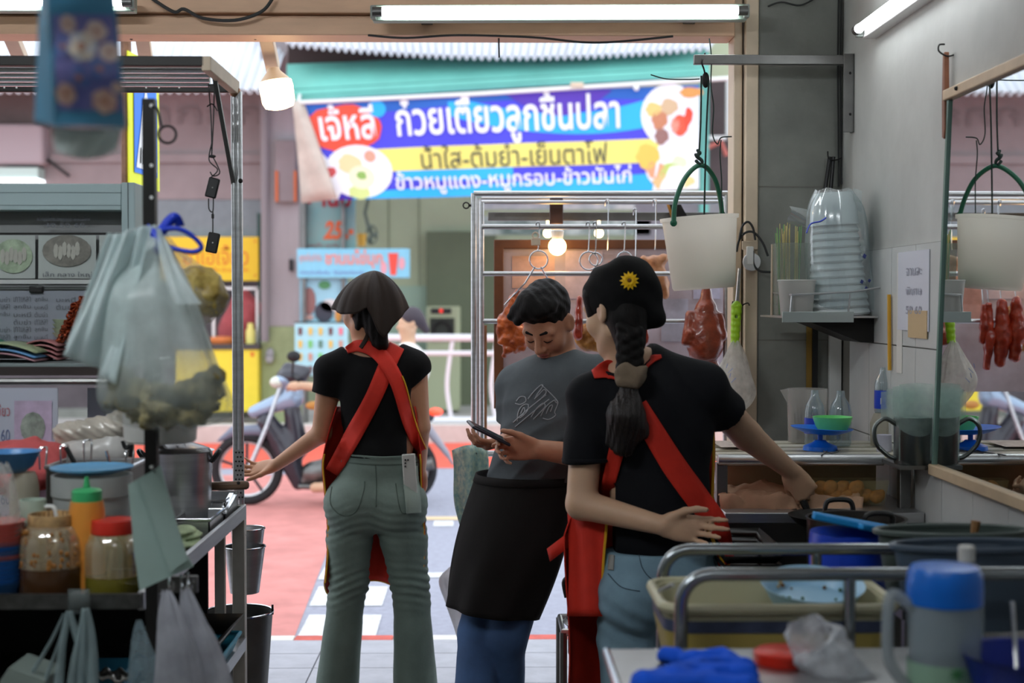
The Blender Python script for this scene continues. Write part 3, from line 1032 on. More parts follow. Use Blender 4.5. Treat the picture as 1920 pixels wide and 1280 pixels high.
tag(oj, 'small cup of orange juice beside the far wall fan', 'cup')
wm = thing('oven_cabinet', P(830, 740, 19.0), 'olive front loading machine with round dark window across the street', 'machine')
fx(800, 574, 862, 770, 19.0, 0.5).build('cabinet', mat('olive_cabinet', (170, 178, 144), .5), wm, bevel=0.02)
fx(808, 578, 846, 588, 18.98, 0.03).build('display', M_BLACK, wm, angle=0)
fx(824, 579, 830, 586, 18.97, 0.03).build('red_light', mat('red_led', (255, 60, 50), .4, emit=.6), wm, angle=0)
fx(806, 596, 852, 640, 18.98, 0.03).build('window', mat('oven_glass', (52, 56, 50), .15), wm, angle=0)
MB().tube(circle(P(829, 620, 18.97), .11, 20), 0.02, 6, closed=True).build('drum_ring', M_BLACKM, wm)

# pedestrian crossing sign seen almost edge on
cs_ = thing('crossing_sign', (P(262, 350, 6.55).x, 6.55, 0), 'yellow green and blue pedestrian crossing sign behind the cart, seen obliquely', 'sign')
pa, pb = P(240, 220, 6.45), P(297, 220, 6.9)
ztop, zbot = P(250, 102, 6.55).z, P(262, 350, 6.6).z
sgn = quad((pa.x, pa.y, zbot), (pb.x, pb.y, zbot), (pb.x, pb.y, ztop), (pa.x, pa.y, ztop))
MB().sheet(sgn, 1, 1).build('board', mat('fluorescent_yellow', (224, 232, 40), .5), cs_, angle=0, solid=0.006)
sn = (V(pb.x, pb.y, 0) - V(pa.x, pa.y, 0)).cross(V(0, 0, 1)).normalized() * 0.008
MB().add([sgn(u, v) + sn for u, v in ((.14, .1), (.88, .1), (.88, .92), (.14, .92))], [(0, 1, 2, 3)]).build('blue_field', mat('sign_blue', (40, 120, 226), .5), cs_, angle=0)
MB().add([sgn(u, v) + sn * 1.4 for u, v in ((.18, .14), (.84, .14), (.5, .8))], [(0, 1, 2)]).build('white_triangle', mat('sign_white', (230, 232, 232), .5), cs_, angle=0)
for k in range(5):
    u = .28 + .1 * k
    MB().add([sgn(a, b) + sn * 1.8 for a, b in ((u, .18), (u + .05, .18), (u + .06, .3), (u + .02, .3))], [(0, 1, 2, 3)]).build('stripe', M_BLACK, cs_, angle=0)
MB().tube([(pa.x - .02, pa.y + .05, 0), (pa.x - .02, pa.y + .05, ztop + .1)], 0.025, 8).build('post', mat('rusty_post', (118, 88, 70), .8, var=.3, scale=20), cs_)
# ================================================================== people
SKIN_1 = mat('warm_tan_skin', (194, 144, 112), 0.5, var=0.06, scale=14, sss=0.1)
SKIN_W = mat('light_skin', (206, 168, 138), 0.5, var=0.06, scale=14, sss=0.12)
SKIN_M = mat('tan_skin', (178, 126, 98), 0.5, var=0.07, scale=14, sss=0.1)
M_HAIR = mat('black_hair', (14, 11, 10), 0.62, var=0.3, scale=60, bump=0.25, bscale=120, stretch=(1, 1, .12))
M_BLACKC = mat('black_cotton', (14, 14, 15), 0.85, bump=0.12, bscale=30)
M_BLACKN = mat('black_navy_cotton', (19, 20, 24), 0.85, bump=0.12, bscale=30)
M_SCARF = mat('dark_brown_scarf', (44, 35, 30), 0.62, bump=0.1, bscale=40)
M_RED = mat('red_apron_cloth', (206, 44, 26), 0.75, var=0.12, scale=10, bump=0.1, bscale=25)
M_PIPING = mat('yellow_piping', (226, 170, 36), 0.6)
M_GJEAN = mat('grey_green_denim', (114, 130, 122), 0.85, var=0.16, scale=7, bump=0.15, bscale=60)
M_BJEAN = mat('washed_blue_denim', (122, 152, 168), 0.85, var=0.18, scale=7, bump=0.15, bscale=60)
M_DJEAN = mat('dark_blue_denim', (54, 82, 122), 0.85, var=0.22, scale=7, bump=0.15, bscale=60)
M_GTEE = mat('charcoal_tee', (84, 90, 94), 0.85, var=0.1, scale=9, bump=0.15, bscale=22)
M_BAPR = mat('black_apron_cloth', (26, 24, 23), 0.85, bump=0.15, bscale=18)
M_SHOE = mat('dark_shoe', (40, 40, 44), 0.6)
for _m in (M_HAIR, M_BLACKC, M_BLACKN, M_BAPR, M_SCARF, M_GTEE):
    _m.node_tree.nodes['Principled BSDF'].inputs['Specular IOR Level'].default_value = .2
M_LIP = mat('lip_skin', (168, 96, 84), 0.45)


def basis(f, up=(0, 0, 1)):
    """matrix with columns right, forward, up"""
    f = Vector(f).normalized()
    r = f.cross(Vector(up)).normalized()
    u = r.cross(f)
    return Matrix((r, f, u)).transposed()


def head_prims(c, M, s=1.0, male=False):
    c = Vector(c)
    T = lambda x, y, z: c + M @ Vector((x, y, z)) * s
    w = 1.04 if male else 0.98
    p = [EL(T(0, -.015, .035), (.074 * s, .093 * s, .084 * s), M, .01),
         EL(T(0, .022, -.03), (.061 * s * w, .066 * s, .082 * s), M, .03),
         RC(T(0, .02, -.06), T(0, .062, -.094), .047 * s * w, .021 * s, .025),
         RC(T(-.045, .0, -.062), T(-.014, .06, -.096), .02 * s, .016 * s, .02),
         RC(T(.045, .0, -.062), T(.014, .06, -.096), .02 * s, .016 * s, .02),
         EL(T(-.038, .056, -.03), (.028 * s, .026 * s, .03 * s), M, .02),
         EL(T(.038, .056, -.03), (.028 * s, .026 * s, .03 * s), M, .02),
         RC(T(-.044, .07, .02), T(.044, .07, .02), .012 * s, .012 * s, .015)]
    for sx in (-1, 1):
        p.append(CUT(EL(T(sx * .031, .098, .0), (.02 * s, .016 * s, .011 * s), M), .012))
        p.append(EL(T(sx * .031, .074, -.001), (.017 * s, .013 * s, .012 * s), M, .005))
    p += [RC(T(0, .084, .01), T(0, .108, -.028), .0085 * s, .0125 * s, .012),
          EL(T(-.012, .096, -.033), (.009 * s, .01 * s, .008 * s), M, .007), EL(T(.012, .096, -.033), (.009 * s, .01 * s, .008 * s), M, .007),
          EL(T(0, .088, -.056), (.023 * s, .011 * s, .0055 * s), M, .006), EL(T(0, .086, -.067), (.02 * s, .011 * s, .0065 * s), M, .006),
          CUT(EL(T(0, .1, -.0612), (.022 * s, .012 * s, .0016 * s), M), .003)]
    for sx in (-1, 1):
        R = M @ Euler((0.15, 0, sx * .35)).to_matrix()
        p.append(EL(T(sx * .076, -.006, -.006), (.011 * s, .021 * s, .033 * s), R, .008))
        p.append(CUT(EL(T(sx * .087, -.0, -.003), (.008 * s, .011 * s, .02 * s), R), .006))
    return p, T


def hand_prims(W, d, t, curls, s=1.0, spread=1.0, thumb=(0.6, 0.75, -0.3), tcurl=15, nsign=1):
    """W wrist, d finger direction, t thumb side; curls: bend of the three joints for index..little"""
    W, d, t = Vector(W), Vector(d).normalized(), Vector(t)
    t = (t - d * t.dot(d)).normalized()
    n = d.cross(t) * nsign                      # back of the hand
    pr = []
    offs = (.029, .0095, -.0105, -.029)
    fwd = (.09, .095, .09, .081)
    lens = ((.042, .025, .021), (.046, .029, .022), (.042, .027, .021), (.033, .021, .019))
    rad = (.0092, .0094, .0088, .0078)
    pr.append(EL(W + d * .05 * s - n * .004 * s, (.05 * s, .038 * s, .0145 * s), Matrix((d, t, n)).transposed(), .012))
    for i in range(4):
        k0 = W + (d * fwd[i] + t * offs[i]) * s
        pr.append(RC(W + (d * .012 + t * offs[i] * .6) * s, k0, .0145 * s, .0115 * s, .010))
    for i in range(4):
        k0 = W + (d * fwd[i] + t * offs[i]) * s
        ang = 0.0
        base = (d + t * offs[i] * 2.6 * spread).normalized()
        p = k0
        for j in range(3):
            ang += math.radians(curls[i][j])
            v = base * math.cos(ang) - n * math.sin(ang)
            q = p + v * lens[i][j] * s
            pr.append(RC(p, q, rad[i] * s * (1 - .09 * j), rad[i] * s * (1 - .09 * (j + 1)), .004))
            p = q
    tb = W + (d * .022 + t * .026 - n * .006) * s
    td = (d * thumb[0] + t * thumb[1] + n * thumb[2]).normalized()
    p = tb
    ax = (d - td * td.dot(d)).normalized()
    for j, L in enumerate((.046, .033, .027)):
        a = math.radians(tcurl * j)
        v = (td * math.cos(a) + ax * math.sin(a)).normalized()
        q = p + v * L * s
        pr.append(RC(p, q, (.0145, .0112, .0098)[j] * s, (.0115, .0098, .0082)[j] * s, (.012, .005, .004)[j]))
        p = q
    return pr


def strap(name, pix, width, bvh, m, parent, off=0.006, fallY=None, n=10, thick=0.004, across=4):
    """cloth band laid on the clothes along a path of picture points"""
    path = spline([Vector((x, y, 0)) for x, y in pix], n)
    ws = width if isinstance(width, (list, tuple)) else [width] * len(pix)
    cam0 = Vector((0, 0, CAMZ))
    grid = []
    last = fallY
    for i, c in enumerate(path):
        t = (path[min(i + 1, len(path) - 1)] - path[max(i - 1, 0)]).normalized()
        nn = Vector((-t.y, t.x, 0))
        fi = i / n
        k = min(int(fi), len(ws) - 2)
        w = ws[k] + (ws[k + 1] - ws[k]) * (fi - k)
        row = []
        for a in range(across + 1):
            q = c + nn * (a / across - .5) * w
            d = ray(q.x, q.y).normalized()
            h = bvh.ray_cast(cam0, d)
            if h[0] is not None and (last is None or abs(h[0].y - last) < 0.16):
                row.append(h[0].y)
            else:
                row.append(None)
        ok = [r for r in row if r is not None]
        if ok: last = sum(ok) / len(ok)
        grid.append([(c + nn * (a / across - .5) * w, row[a] if row[a] is not None else last) for a in range(across + 1)])
    G = np.array([[g[1] for g in r] for r in grid])
    for _ in range(3):                                      # smooth the lie of the band
        G[1:-1] = (G[:-2] + 2 * G[1:-1] + G[2:]) / 4
        G[:, 1:-1] = (G[:, :-2] + 2 * G[:, 1:-1] + G[:, 2:]) / 4
    mb = MB()
    rows_ = [[P(grid[i][a][0].x, grid[i][a][0].y, G[i, a] - off) for a in range(across + 1)] for i in range(len(grid))]
    mb.loft(rows_, caps=False, closed_ring=False)
    return mb.build(name, m, parent, angle=180, solid=thick), rows_


def tubes(name, pts, r, m, parent, seg=6):
    return MB().tube(pts, r, seg).build(name, m, parent)


# ------------------------------------------------------------------ woman at the cart, seen from behind
Y1 = 5.2
w1 = thing('person', (P(700, 640, Y1).x, Y1, 0), 'person in black top, red crossed apron and flared grey jeans, back turned, reaching left', 'person')
p1 = lambda x, y, dy=0.0: P(x, y, Y1 + dy)
torso = [EL(p1(707, 738, .0), (.135, .095, .15), k=.0), EL(p1(702, 700, .02), (.15, .07, .07), k=.06), EL(p1(712, 830), (.125, .09, .12), k=.06),
         EL(p1(704, 935), (.165, .115, .11), k=.05), EL(p1(662, 950, -.04), (.09, .09, .09), k=.04), EL(p1(748, 950, -.04), (.09, .09, .09), k=.04),
         RC(p1(684, 664, .02), p1(622, 693), .058, .048, .03), RC(p1(706, 660, .02), p1(775, 685), .058, .048, .03)]
armL = [RC(p1(620, 697), p1(603, 812, .03), .047, .036, .02), RC(p1(603, 812, .03), p1(517, 872, .1), .036, .023, .012)]
armR = [RC(p1(778, 690), p1(788, 800, .02), .045, .036, .02), RC(p1(788, 800, .02), p1(787, 880, .14), .036, .024, .012)]
hc = p1(686, 578, .01)
HM = basis((-.62, .72, -.22))
hp, HT = head_prims(hc, HM, 0.96)
neck = [RC(p1(694, 668, .02), p1(688, 600, .01), .052, .05, .025)]
hl = hand_prims(p1(518, 872, .1), (-.93, .25, -.22), (-.2, -.55, -.5), ((15, 18, 10), (18, 22, 12), (22, 25, 15), (26, 28, 18)), .9, nsign=-1)
hr = hand_prims(p1(787, 882, .145), (-.1, .5, -.85), (-.9, .3, 0), ((30, 30, 20),) * 4, .9)
legs = []
for (hx, kx, ax) in ((662, 655, 640), (747, 768, 776)):
    legs += [RC(p1(hx, 945), p1(kx, 1090), .08, .056, .02), RC(p1(kx, 1090), p1(ax, 1290), .056, .042, .02), RC(p1(ax, 1316, -.04), p1(ax, 1318, .12), .034, .03, .02)]
body = blob('body', torso + neck + hp + armL + armR + hl + hr + legs, .0058, SKIN_1, w1)
infl = lambda pr, e: [('rc', p[1], p[2], p[3] + e, p[4] + e, p[5]) if p[0] == 'rc' else (('el', p[1], p[2] + e, p[3], p[4]) if p[0] == 'el' else p) for p in pr]
sh = infl(torso[:3] + torso[6:], .011) + [EL(p1(709, 860), (.142, .1, .09), k=.05)]
sh += [RC(p1(620, 697), p1(608, 790, .02), .057, .06, .025), RC(p1(778, 690), p1(787, 790, .02), .055, .055, .025)]
sh += [HS(p1(610, 741), (-.15, 0, -1)), HS(p1(609, 741), (-.1, 0, -1))] if False else []
zs, zw = p1(600, 740).z, p1(700, 854).z
xl, xr = p1(640, 740).x, p1(772, 720).x


def w1_trim(d, q):
    x, z = q[:, 0], q[:, 2]
    zl = zs + (x - p1(612, 740).x) * -.25
    zr = p1(790, 712).z + (x - p1(790, 712).x) * .9
    d = np.where(x < xl, np.maximum(d, (zl - z)), d)
    d = np.where(x > xr, np.maximum(d, (zr - .0 - z) * .75), d)
    d = np.maximum(d, zw - z)
    return d + 0.003 * wob(q, 19, 1.0)


sh += [CUT(EL(p1(696, 628, .0), (.118, .2, .083)), .01), FN(w1_trim)]
shirt = blob('shirt', sh, .006, M_BLACKC, w1)
je = infl(torso[3:6], .012) + [EL(p1(714, 872), (.145, .105, .07), k=.05)]
for (pts) in (((660, 945, .092), (655, 1010, .083), (655, 1092, .07), (648, 1130, .066), (632, 1290, .08)), ((749, 945, .094), (757, 1010, .086), (768, 1092, .07), (772, 1130, .067), (779, 1290, .082))):
    for a, b in zip(pts, pts[1:]):
        je.append(RC(p1(a[0], a[1], -.0), p1(b[0], b[1], .0), a[2], b[2], .015))
zc = p1(700, 963).z
zk = p1(700, 1092).z


def jean_fold(d, q):
    z = q[:, 2]
    w = np.exp(-((z - zk) / .07) ** 2) + .7 * np.exp(-((z - zc + .03) / .07) ** 2)
    f = np.sin((z + .25 * np.abs(q[:, 0] - w1.location.x)) * 210 + 2 * np.sin(q[:, 0] * 30))
    return np.maximum(d + .0042 * w * f + .0015 * wob(q, 18), (z - p1(700, 851).z) + .0)


je += [HS((0, 0, .025), (0, 0, -1)), FN(jean_fold)]
jeans = blob('jeans', je, .006, M_GJEAN, w1)
for (ax) in (640, 776):
    blob('shoe', [RC(p1(ax, 1320, -.05), p1(ax, 1322, .14), .045, .04, .02), HS(p1(ax, 1333), (0, 0, -1))], .008, M_SHOE, w1)
bv1 = tree_bvh([shirt, jeans, body])
# hip pockets, waistband, seam of the jeans
strap('waistband', [(640, 858), (680, 862), (720, 864), (760, 862), (783, 858)], 16, bv1, M_GJEAN, jeans, off=.002, fallY=5.08)
for pts in ([(622, 912), (620, 945), (642, 966), (668, 958), (682, 920), (684, 902)], [(742, 906), (748, 945), (756, 962), (775, 958)], [(704, 868), (706, 905), (705, 950)]):
    strap('seam', pts, 1.8, bv1, mat('denim_stitch', (84, 98, 90), .9), jeans, off=.001, fallY=5.07, across=1, thick=.002)
strap('phone', [(752, 852), (770, 851), (784, 850)], 1, bv1, M_WHITE, w1) if False else None
ph = thing('phone', p1(768, 960, -.12), 'white phone tucked in the back jeans pocket of the reaching person', 'phone')
q0, q1, q2, q3 = [P(x, y, Y_) for x, y, Y_ in ((759, 950, 5.092), (784, 948, 5.092), (778, 850, 5.07), (753, 852, 5.07))]
MB().prism([q0, q1, q2, q3], (0, .012, 0)).build('case', mat('phone_white', (206, 206, 200), .35), ph, bevel=.004)
for (x, y) in ((760, 862), (765, 862), (760, 868), (760, 874)):
    MB().ball(P(x, y, 5.066), .0035, 8, 6).build('lens', M_BLACK, ph)
strap('hip_pocket', [(769, 874), (771, 905), (774, 935), (776, 962)], [27, 28, 29, 27], bv1, mat('pale_pocket_denim', (146, 160, 150), .85, bump=.15, bscale=60), jeans, off=.018, fallY=5.07)
# red apron
st1, r1 = strap('apron_strap', [(744, 648), (728, 680), (700, 745), (668, 805), (640, 855), (622, 885)], [30, 32, 31, 32, 30, 26], bv1, M_RED, w1, off=.010, fallY=5.1)
st2, r2 = strap('apron_strap', [(650, 656), (672, 648), (700, 656), (722, 676), (746, 720), (762, 775), (776, 815), (790, 845)], [12, 22, 26, 28, 27, 24, 22, 20], bv1, M_RED, w1, off=.016, fallY=5.1)


def apron1(u, v):
    # u 0..1 from the left edge round the front to the right edge, v 0 hem .. 1 chest
    y = 1092 - v * 330
    xl_ = 608 + 6 * math.sin(v * 6) + (0 if y > 870 else (870 - y) * .23)
    xr_ = 794 + 3 * math.sin(v * 7) - (0 if y > 860 else (860 - y) * .18)
    a = math.pi * u
    hem = (18 * math.sin(3 * a) * (1 - v) + 14 * math.sin(a) * (1 - v)) if v < .5 else 0
    x = (xl_ + xr_) / 2 - (xr_ - xl_) / 2 * math.cos(a)
    b = .175 if y > 900 else .175 - (900 - y) * .0003
    dep = -.035 * math.cos(a) ** 2 + b * math.sin(a) ** .8 + .012 * math.sin(9 * a) * (1 - v)
    return P(x, y + hem, Y1 + dep)


ap = MB().sheet(apron1, 40, 26).build('apron', M_RED, w1, angle=180, solid=.004)
tubes('apron_piping', [apron1(0, v / 26) + V(.004, -.004, 0) for v in range(0, 20)], .0032, M_PIPING, ap)
tubes('apron_piping', [apron1(1, v / 26) + V(-.004, -.004, 0) for v in range(0, 20)], .0032, M_PIPING, ap)
tubes('apron_piping', [apron1(u / 40, 0) for u in range(0, 41)], .003, M_PIPING, ap)
tubes('strap_piping', [r[0] + V(0, -.004, 0) for r in r2[38:]], .0025, M_PIPING, st2)
# hair under the scarf, scarf, scarf tail
hair = [EL(HT(0, -.025, .015), (.078, .088, .085), HM, .02), RC(p1(706, 600, -.05), p1(712, 640, -.055), .045, .03, .02), RC(p1(700, 615, -.05), p1(722, 648, -.05), .03, .012, .02), RC(p1(676, 600, -.04), p1(670, 614, -.045), .028, .012, .015),
        FN(lambda d, q: d + .002 * np.sin(q[:, 0] * 260))]
blob('hair', hair, .006, M_HAIR, w1)
crown = p1(702, 508, .0)
_hem = [(-180, 700, 566, .10), (-135, 650, 570, .075), (-100, 624, 576, .03), (-82, 622, 580, -.02), (-55, 642, 589, -.085), (-30, 668, 588, -.115), (-12, 688, 576, -.125), (2, 698, 596, -.118), (16, 709, 622, -.108), (28, 720, 634, -.10), (42, 734, 618, -.105), (58, 748, 598, -.085), (78, 763, 577, -.03), (100, 760, 573, .03), (135, 740, 568, .08), (180, 700, 566, .10)]
_ha = np.array(_hem, float)


def scarf1(a, v):
    g = math.degrees(a)
    x, y, dy = (float(np.interp(g, _ha[:, 0], _ha[:, k])) for k in (1, 2, 3))
    e = p1(x, y, dy)
    s_ = (.15 * math.sin(v * math.pi / 2) + .85 * v ** .72)
    cz = v ** 1.32
    p = V(crown.x + (e.x - crown.x) * s_, crown.y + (e.y - crown.y) * s_, crown.z + (e.z - crown.z) * cz)
    out = V(e.x - crown.x, e.y - crown.y, 0)
    f = .012 * math.sin(v * math.pi) * (1.2 if abs(a) < 1.2 else .5)                 # bulge over the hair
    ridge = .011 * (abs(math.sin(3 * a + .9)) - .5) * v + .005 * (abs(math.sin(7.5 * a + .3)) - .5) * v
    return p + out.normalized() * (f + ridge)


hs1 = MB().sheet(lambda u, v: scarf1(-math.pi + 2 * math.pi * u, .001 + .999 * v), 110, 26).build('headscarf', M_SCARF, w1, angle=180, solid=.004)
strap('scarf_tie', [(692, 618), (686, 636), (676, 652)], [7, 8, 7], bv1, M_SCARF, hs1, off=.02, fallY=5.1)

# ------------------------------------------------------------------ woman at the stove
Y2 = 3.85
w2 = thing('person', (P(1235, 640, Y2).x, Y2, 0), 'person in black shirt and red apron with long braid, working at the stove', 'person')
p2 = lambda x, y, dy=0.0: P(x, y, Y2 + dy)
torso = [EL(p2(1222, 790), (.16, .1, .15), k=0), EL(p2(1212, 742, .02), (.155, .08, .075), k=.06), EL(p2(1236, 920), (.135, .095, .15), k=.06),
         EL(p2(1240, 1090), (.152, .115, .12), k=.06), EL(p2(1190, 1120, -.045), (.085, .085, .095), k=.04), EL(p2(1288, 1120, -.045), (.085, .085, .095), k=.04),
         RC(p2(1175, 712, .02), p2(1112, 742), .058, .052, .03), RC(p2(1214, 697, .02), p2(1318, 727), .067, .055, .03)]
eL, wL = p2(1090, 945, -.05), p2(1242, 985, -.17)
eR, wR = p2(1400, 815, .12), p2(1482, 882, .2)
armL = [RC(p2(1106, 745), eL, .048, .041, .02), RC(eL, wL, .041, .0255, .012)]
armR = [RC(p2(1322, 732), eR, .05, .042, .02), RC(eR, wR, .042, .026, .012)]
hc = p2(1158, 580, .0)
HM2 = basis((-.68, .68, -.25))
hp, HT2 = head_prims(hc, HM2, .98)
neck = [RC(p2(1176, 712, .02), p2(1162, 610, .0), .055, .05, .025)]
hl = hand_prims(wL, (.985, -.1, -.10), (.1, .1, 1), ((6, 14, 10), (14, 20, 12), (22, 26, 14), (30, 30, 16)), .93, spread=1.1, thumb=(.8, .5, -.45), tcurl=18, nsign=-1)
hr = hand_prims(wR, (.55, .1, -.75), (-.55, .2, -.5), ((55, 75, 40), (58, 78, 40), (60, 80, 40), (62, 80, 40)), .93, thumb=(.8, .4, -.5), tcurl=22, nsign=-1)
legs = []
for (hx, kx, ax) in ((1190, 1182, 1180), (1290, 1296, 1300)):
    legs += [RC(p2(hx, 1110), p2(kx, 1330), .085, .06, .02), RC(p2(kx, 1330), p2(ax, 1545), .06, .042, .02), RC(p2(ax, 1575, -.04), p2(ax, 1578, .12), .034, .03, .02)]
body2 = blob('body', torso + neck + hp + armL + armR + hl + hr + legs, .005, SKIN_W, w2)
sh = infl(torso[:3] + torso[6:], .013) + [EL(p2(1238, 1000), (.15, .11, .1), k=.05)]
sL = p2(1106, 745) + (eL - p2(1106, 745)) * .75
sR = p2(1322, 732) + (eR - p2(1322, 732)) * .62
sh += [RC(p2(1108, 745), sL, .062, .063, .03), RC(p2(1320, 732), sR, .064, .064, .03)]
zl2 = p2(1095, 866).z
zh2 = p2(1236, 1038).z
nR = (sR - p2(1322, 732)).normalized()
cR = p2(1322, 732) + (eR - p2(1322, 732)) * .5


def w2_trim(d, q):
    x, z = q[:, 0], q[:, 2]
    d = np.where(x < p2(1142, 900).x, np.maximum(d, zl2 - z), d)
    pl = (q - np.array(cR, np.float32)) @ np.array(nR, np.float32)
    d = np.where(x > p2(1330, 700).x, np.maximum(d, pl), d)
    d = np.maximum(d, zh2 - z)
    fold = np.abs(np.sin((q[:, 0] * .9 + q[:, 2]) * 26 + 1.5 * np.sin(q[:, 0] * 14))) - .6
    return d + .0035 * wob(q, 17, 2.0) + .004 * fold


sh += [CUT(EL(p2(1168, 655, .0), (.075, .12, .075)), .01), FN(w2_trim)]
shirt2 = blob('shirt', sh, .006, M_BLACKN, w2)
for (c, n_, r, nm) in ((V(sL.x, sL.y, zl2 + .008), (0, 0, 1), .0625, 'sleeve_cuff'),):
    MB().tube(circle(V(p2(1099, 860).x, (sL.y + p2(1106, 745).y) / 2 - .012, zl2 + .012), .063, 24, (1, 0, 0), (0, 1, 0)), .006, 6, closed=True).build(nm, M_BLACKN, shirt2)
je = infl(torso[3:6], .012) + [EL(p2(1238, 1040), (.15, .11, .07), k=.05)]
for pts in (((1188, 1100, .098), (1184, 1200, .092), (1182, 1330, .076), (1180, 1560, .085)), ((1290, 1100, .098), (1292, 1200, .092), (1296, 1330, .076), (1300, 1560, .085))):
    for a, b in zip(pts, pts[1:]):
        je.append(RC(p2(a[0], a[1]), p2(b[0], b[1]), a[2], b[2], .015))
zq = p2(1200, 1150).z
je += [HS((0, 0, .03), (0, 0, -1)), FN(lambda d, q: np.maximum(d + .002 * wob(q, 20) + .003 * np.exp(-((q[:, 2] - zq) / .08) ** 2) * np.sin(q[:, 2] * 120 + q[:, 0] * 60), q[:, 2] - p2(1200, 1030).z))]
jeans2 = blob('jeans', je, .0065, M_BJEAN, w2)
for ax in (1180, 1300):
    blob('shoe', [RC(p2(ax, 1585, -.05), p2(ax, 1587, .14), .045, .04, .02), HS((0, 0, 0), (0, 0, -1))], .009, M_SHOE, w2)
bv2 = bv2s = tree_bvh([shirt2, jeans2])
strap('label_patch', [(1147, 1040), (1146, 1055), (1145, 1068)], 10, bv2, mat('grey_patch', (150, 150, 146), .7), jeans2, off=.003, fallY=3.72, across=1)
strap('seam', [(1198, 1040), (1205, 1065), (1222, 1085), (1250, 1092)], 1.8, bv2s, mat('blue_stitch', (66, 86, 98), .9), jeans2, off=.001, fallY=3.72, across=1, thick=.002)
strap('seam', [(1140, 1075), (1165, 1100), (1200, 1108)], 1.8, bv2s, mat('blue_stitch', (66, 86, 98), .9), jeans2, off=.001, fallY=3.72, across=1, thick=.002)
sB, rB = strap('apron_strap', [(1195, 760), (1222, 805), (1262, 870), (1305, 930), (1345, 985), (1362, 1058)], [38, 42, 46, 46, 42, 30], bv2s, M_RED, w2, off=.009, fallY=3.74)
sA, rA = strap('apron_strap', [(1178, 770), (1160, 830), (1146, 885), (1134, 940)], [34, 30, 26, 24], bv2s, M_RED, w2, off=.009, fallY=3.74)
strap('apron_collar', [(1112, 702), (1140, 692), (1166, 700)], [14, 34, 26], bv2s, M_RED, w2, off=.010, fallY=3.76)
strap('apron_collar', [(1206, 684), (1220, 674), (1240, 668)], [16, 15, 6], bv2s, M_RED, w2, off=.010, fallY=3.8)


def apron2(u, v):
    y = 1330 - v * 545
    t = min(1, max(0, (1000 - y) / 200))
    xl_ = 1063 + (1140 - 1063) * t + 5 * math.sin(v * 8)
    xr_ = 1372 - max(0, min(1, (1060 - y) / 130)) * 36 + 4 * math.sin(v * 9)
    a = math.pi * u
    x = (xl_ + xr_) / 2 - (xr_ - xl_) / 2 * math.cos(a)
    dep = -.0 * math.cos(a) ** 2 + .17 * math.sin(a) ** .8 + .01 * math.sin(9 * a) * (1 - v)
    return p2(x, y, dep)


ap2 = MB().sheet(apron2, 40, 30).build('apron', M_RED, w2, angle=180, solid=.004)
# flap of the apron that swings out at the left hip
def flap2(u, v):
    y = 1155 - v * 215
    x0 = 1063 + 4 * math.sin(3 * v)
    x1 = 1134 - 4 * math.sin(5 * v)
    return p2(x0 + (x1 - x0) * u, y, -.0 - .06 * u + .012 * math.sin(7 * u + 2 * v))


fl2 = MB().sheet(flap2, 12, 14).build('apron_flap', M_RED, w2, angle=180, solid=.004)
tubes('apron_piping', [flap2(1, v / 14) + V(0, -.004, 0) for v in range(15)], .004, M_PIPING, fl2)
tubes('apron_piping', [apron2(1, v / 30) + V(-.004, -.005, 0) for v in range(14, 31)], .004, M_PIPING, ap2)
tubes('apron_piping', [apron2(0, v / 30) + V(.004, -.005, 0) for v in range(20, 28)], .003, M_PIPING, ap2)
tubes('strap_piping', [p2(x, y, -.125) for x, y in ((1325, 985), (1331, 1000), (1345, 1030), (1358, 1062))], .004, M_PIPING, sB)
tie = MB().sheet(lambda u, v: p2(1112 - 86 * u + 6 * v, 962 + 66 * u + 24 * v, -.02 + .1 * u + .01 * math.sin(6 * u)), 14, 2).build('apron_tie', M_RED, w2, angle=180, solid=.004)
# hair: fringe and nape, braid, scrunchie, ponytail
hair = [EL(HT2(0, -.03, .02), (.081, .09, .088), HM2, .02), RC(HT2(-.05, .03, .045), HT2(-.045, .05, .0), .035, .02, .02), RC(p2(1176, 600, -.06), p2(1182, 640, -.075), .055, .042, .02)]
blob('hair', hair, .006, M_HAIR, w2)
br = []
for i in range(9):
    y = 618 + i * 9.5
    sx = 1 if i % 2 else -1
    br.append(RC(p2(1181 + sx * 14, y - 6, -.098), p2(1181 - sx * 7, y + 9, -.112), .019, .015, .006))
br.append(RC(p2(1180, 610, -.085), p2(1181, 700, -.105), .02, .018, .01))
blob('braid', br, .004, M_HAIR, w2)
sc = []
for i in range(14):
    a = i / 14 * 2 * math.pi
    sc.append(RC(p2(1182, 703, -.115) + V(.026 * math.cos(a), .02 * math.sin(a), .012 * math.sin(2 * a)), p2(1182, 703, -.115) + V(.03 * math.cos(a + .5), .022 * math.sin(a + .5), -.014 * math.cos(3 * a)), .0145, .013, .006))
sc += [RC(p2(1174, 690, -.13), p2(1194, 706, -.14), .016, .018, .01), RC(p2(1164, 716, -.13), p2(1192, 718, -.14), .014, .016, .01), RC(p2(1200, 700, -.12), p2(1212, 688, -.12), .012, .005, .01)]
blob('scrunchie', sc, .004, mat('taupe_scrunchie', (118, 102, 84), .9, bump=.2, bscale=60), w2)
pt = [RC(p2(1180, 720, -.11), p2(1172, 780, -.13), .022, .042, .02), RC(p2(1172, 780, -.13), p2(1164, 838, -.13), .042, .024, .02), RC(p2(1186, 760, -.125), p2(1206, 812, -.125), .025, .016, .02), RC(p2(1158, 770, -.125), p2(1142, 830, -.12), .024, .01, .02), RC(p2(1190, 800, -.125), p2(1180, 850, -.125), .03, .008, .02),
      FN(lambda d, q: d + .0014 * np.sin(q[:, 0] * 420 + 6 * np.sin(q[:, 2] * 14)) + .0008 * np.sin(q[:, 0] * 800 + 4 * np.sin(q[:, 2] * 22)))]
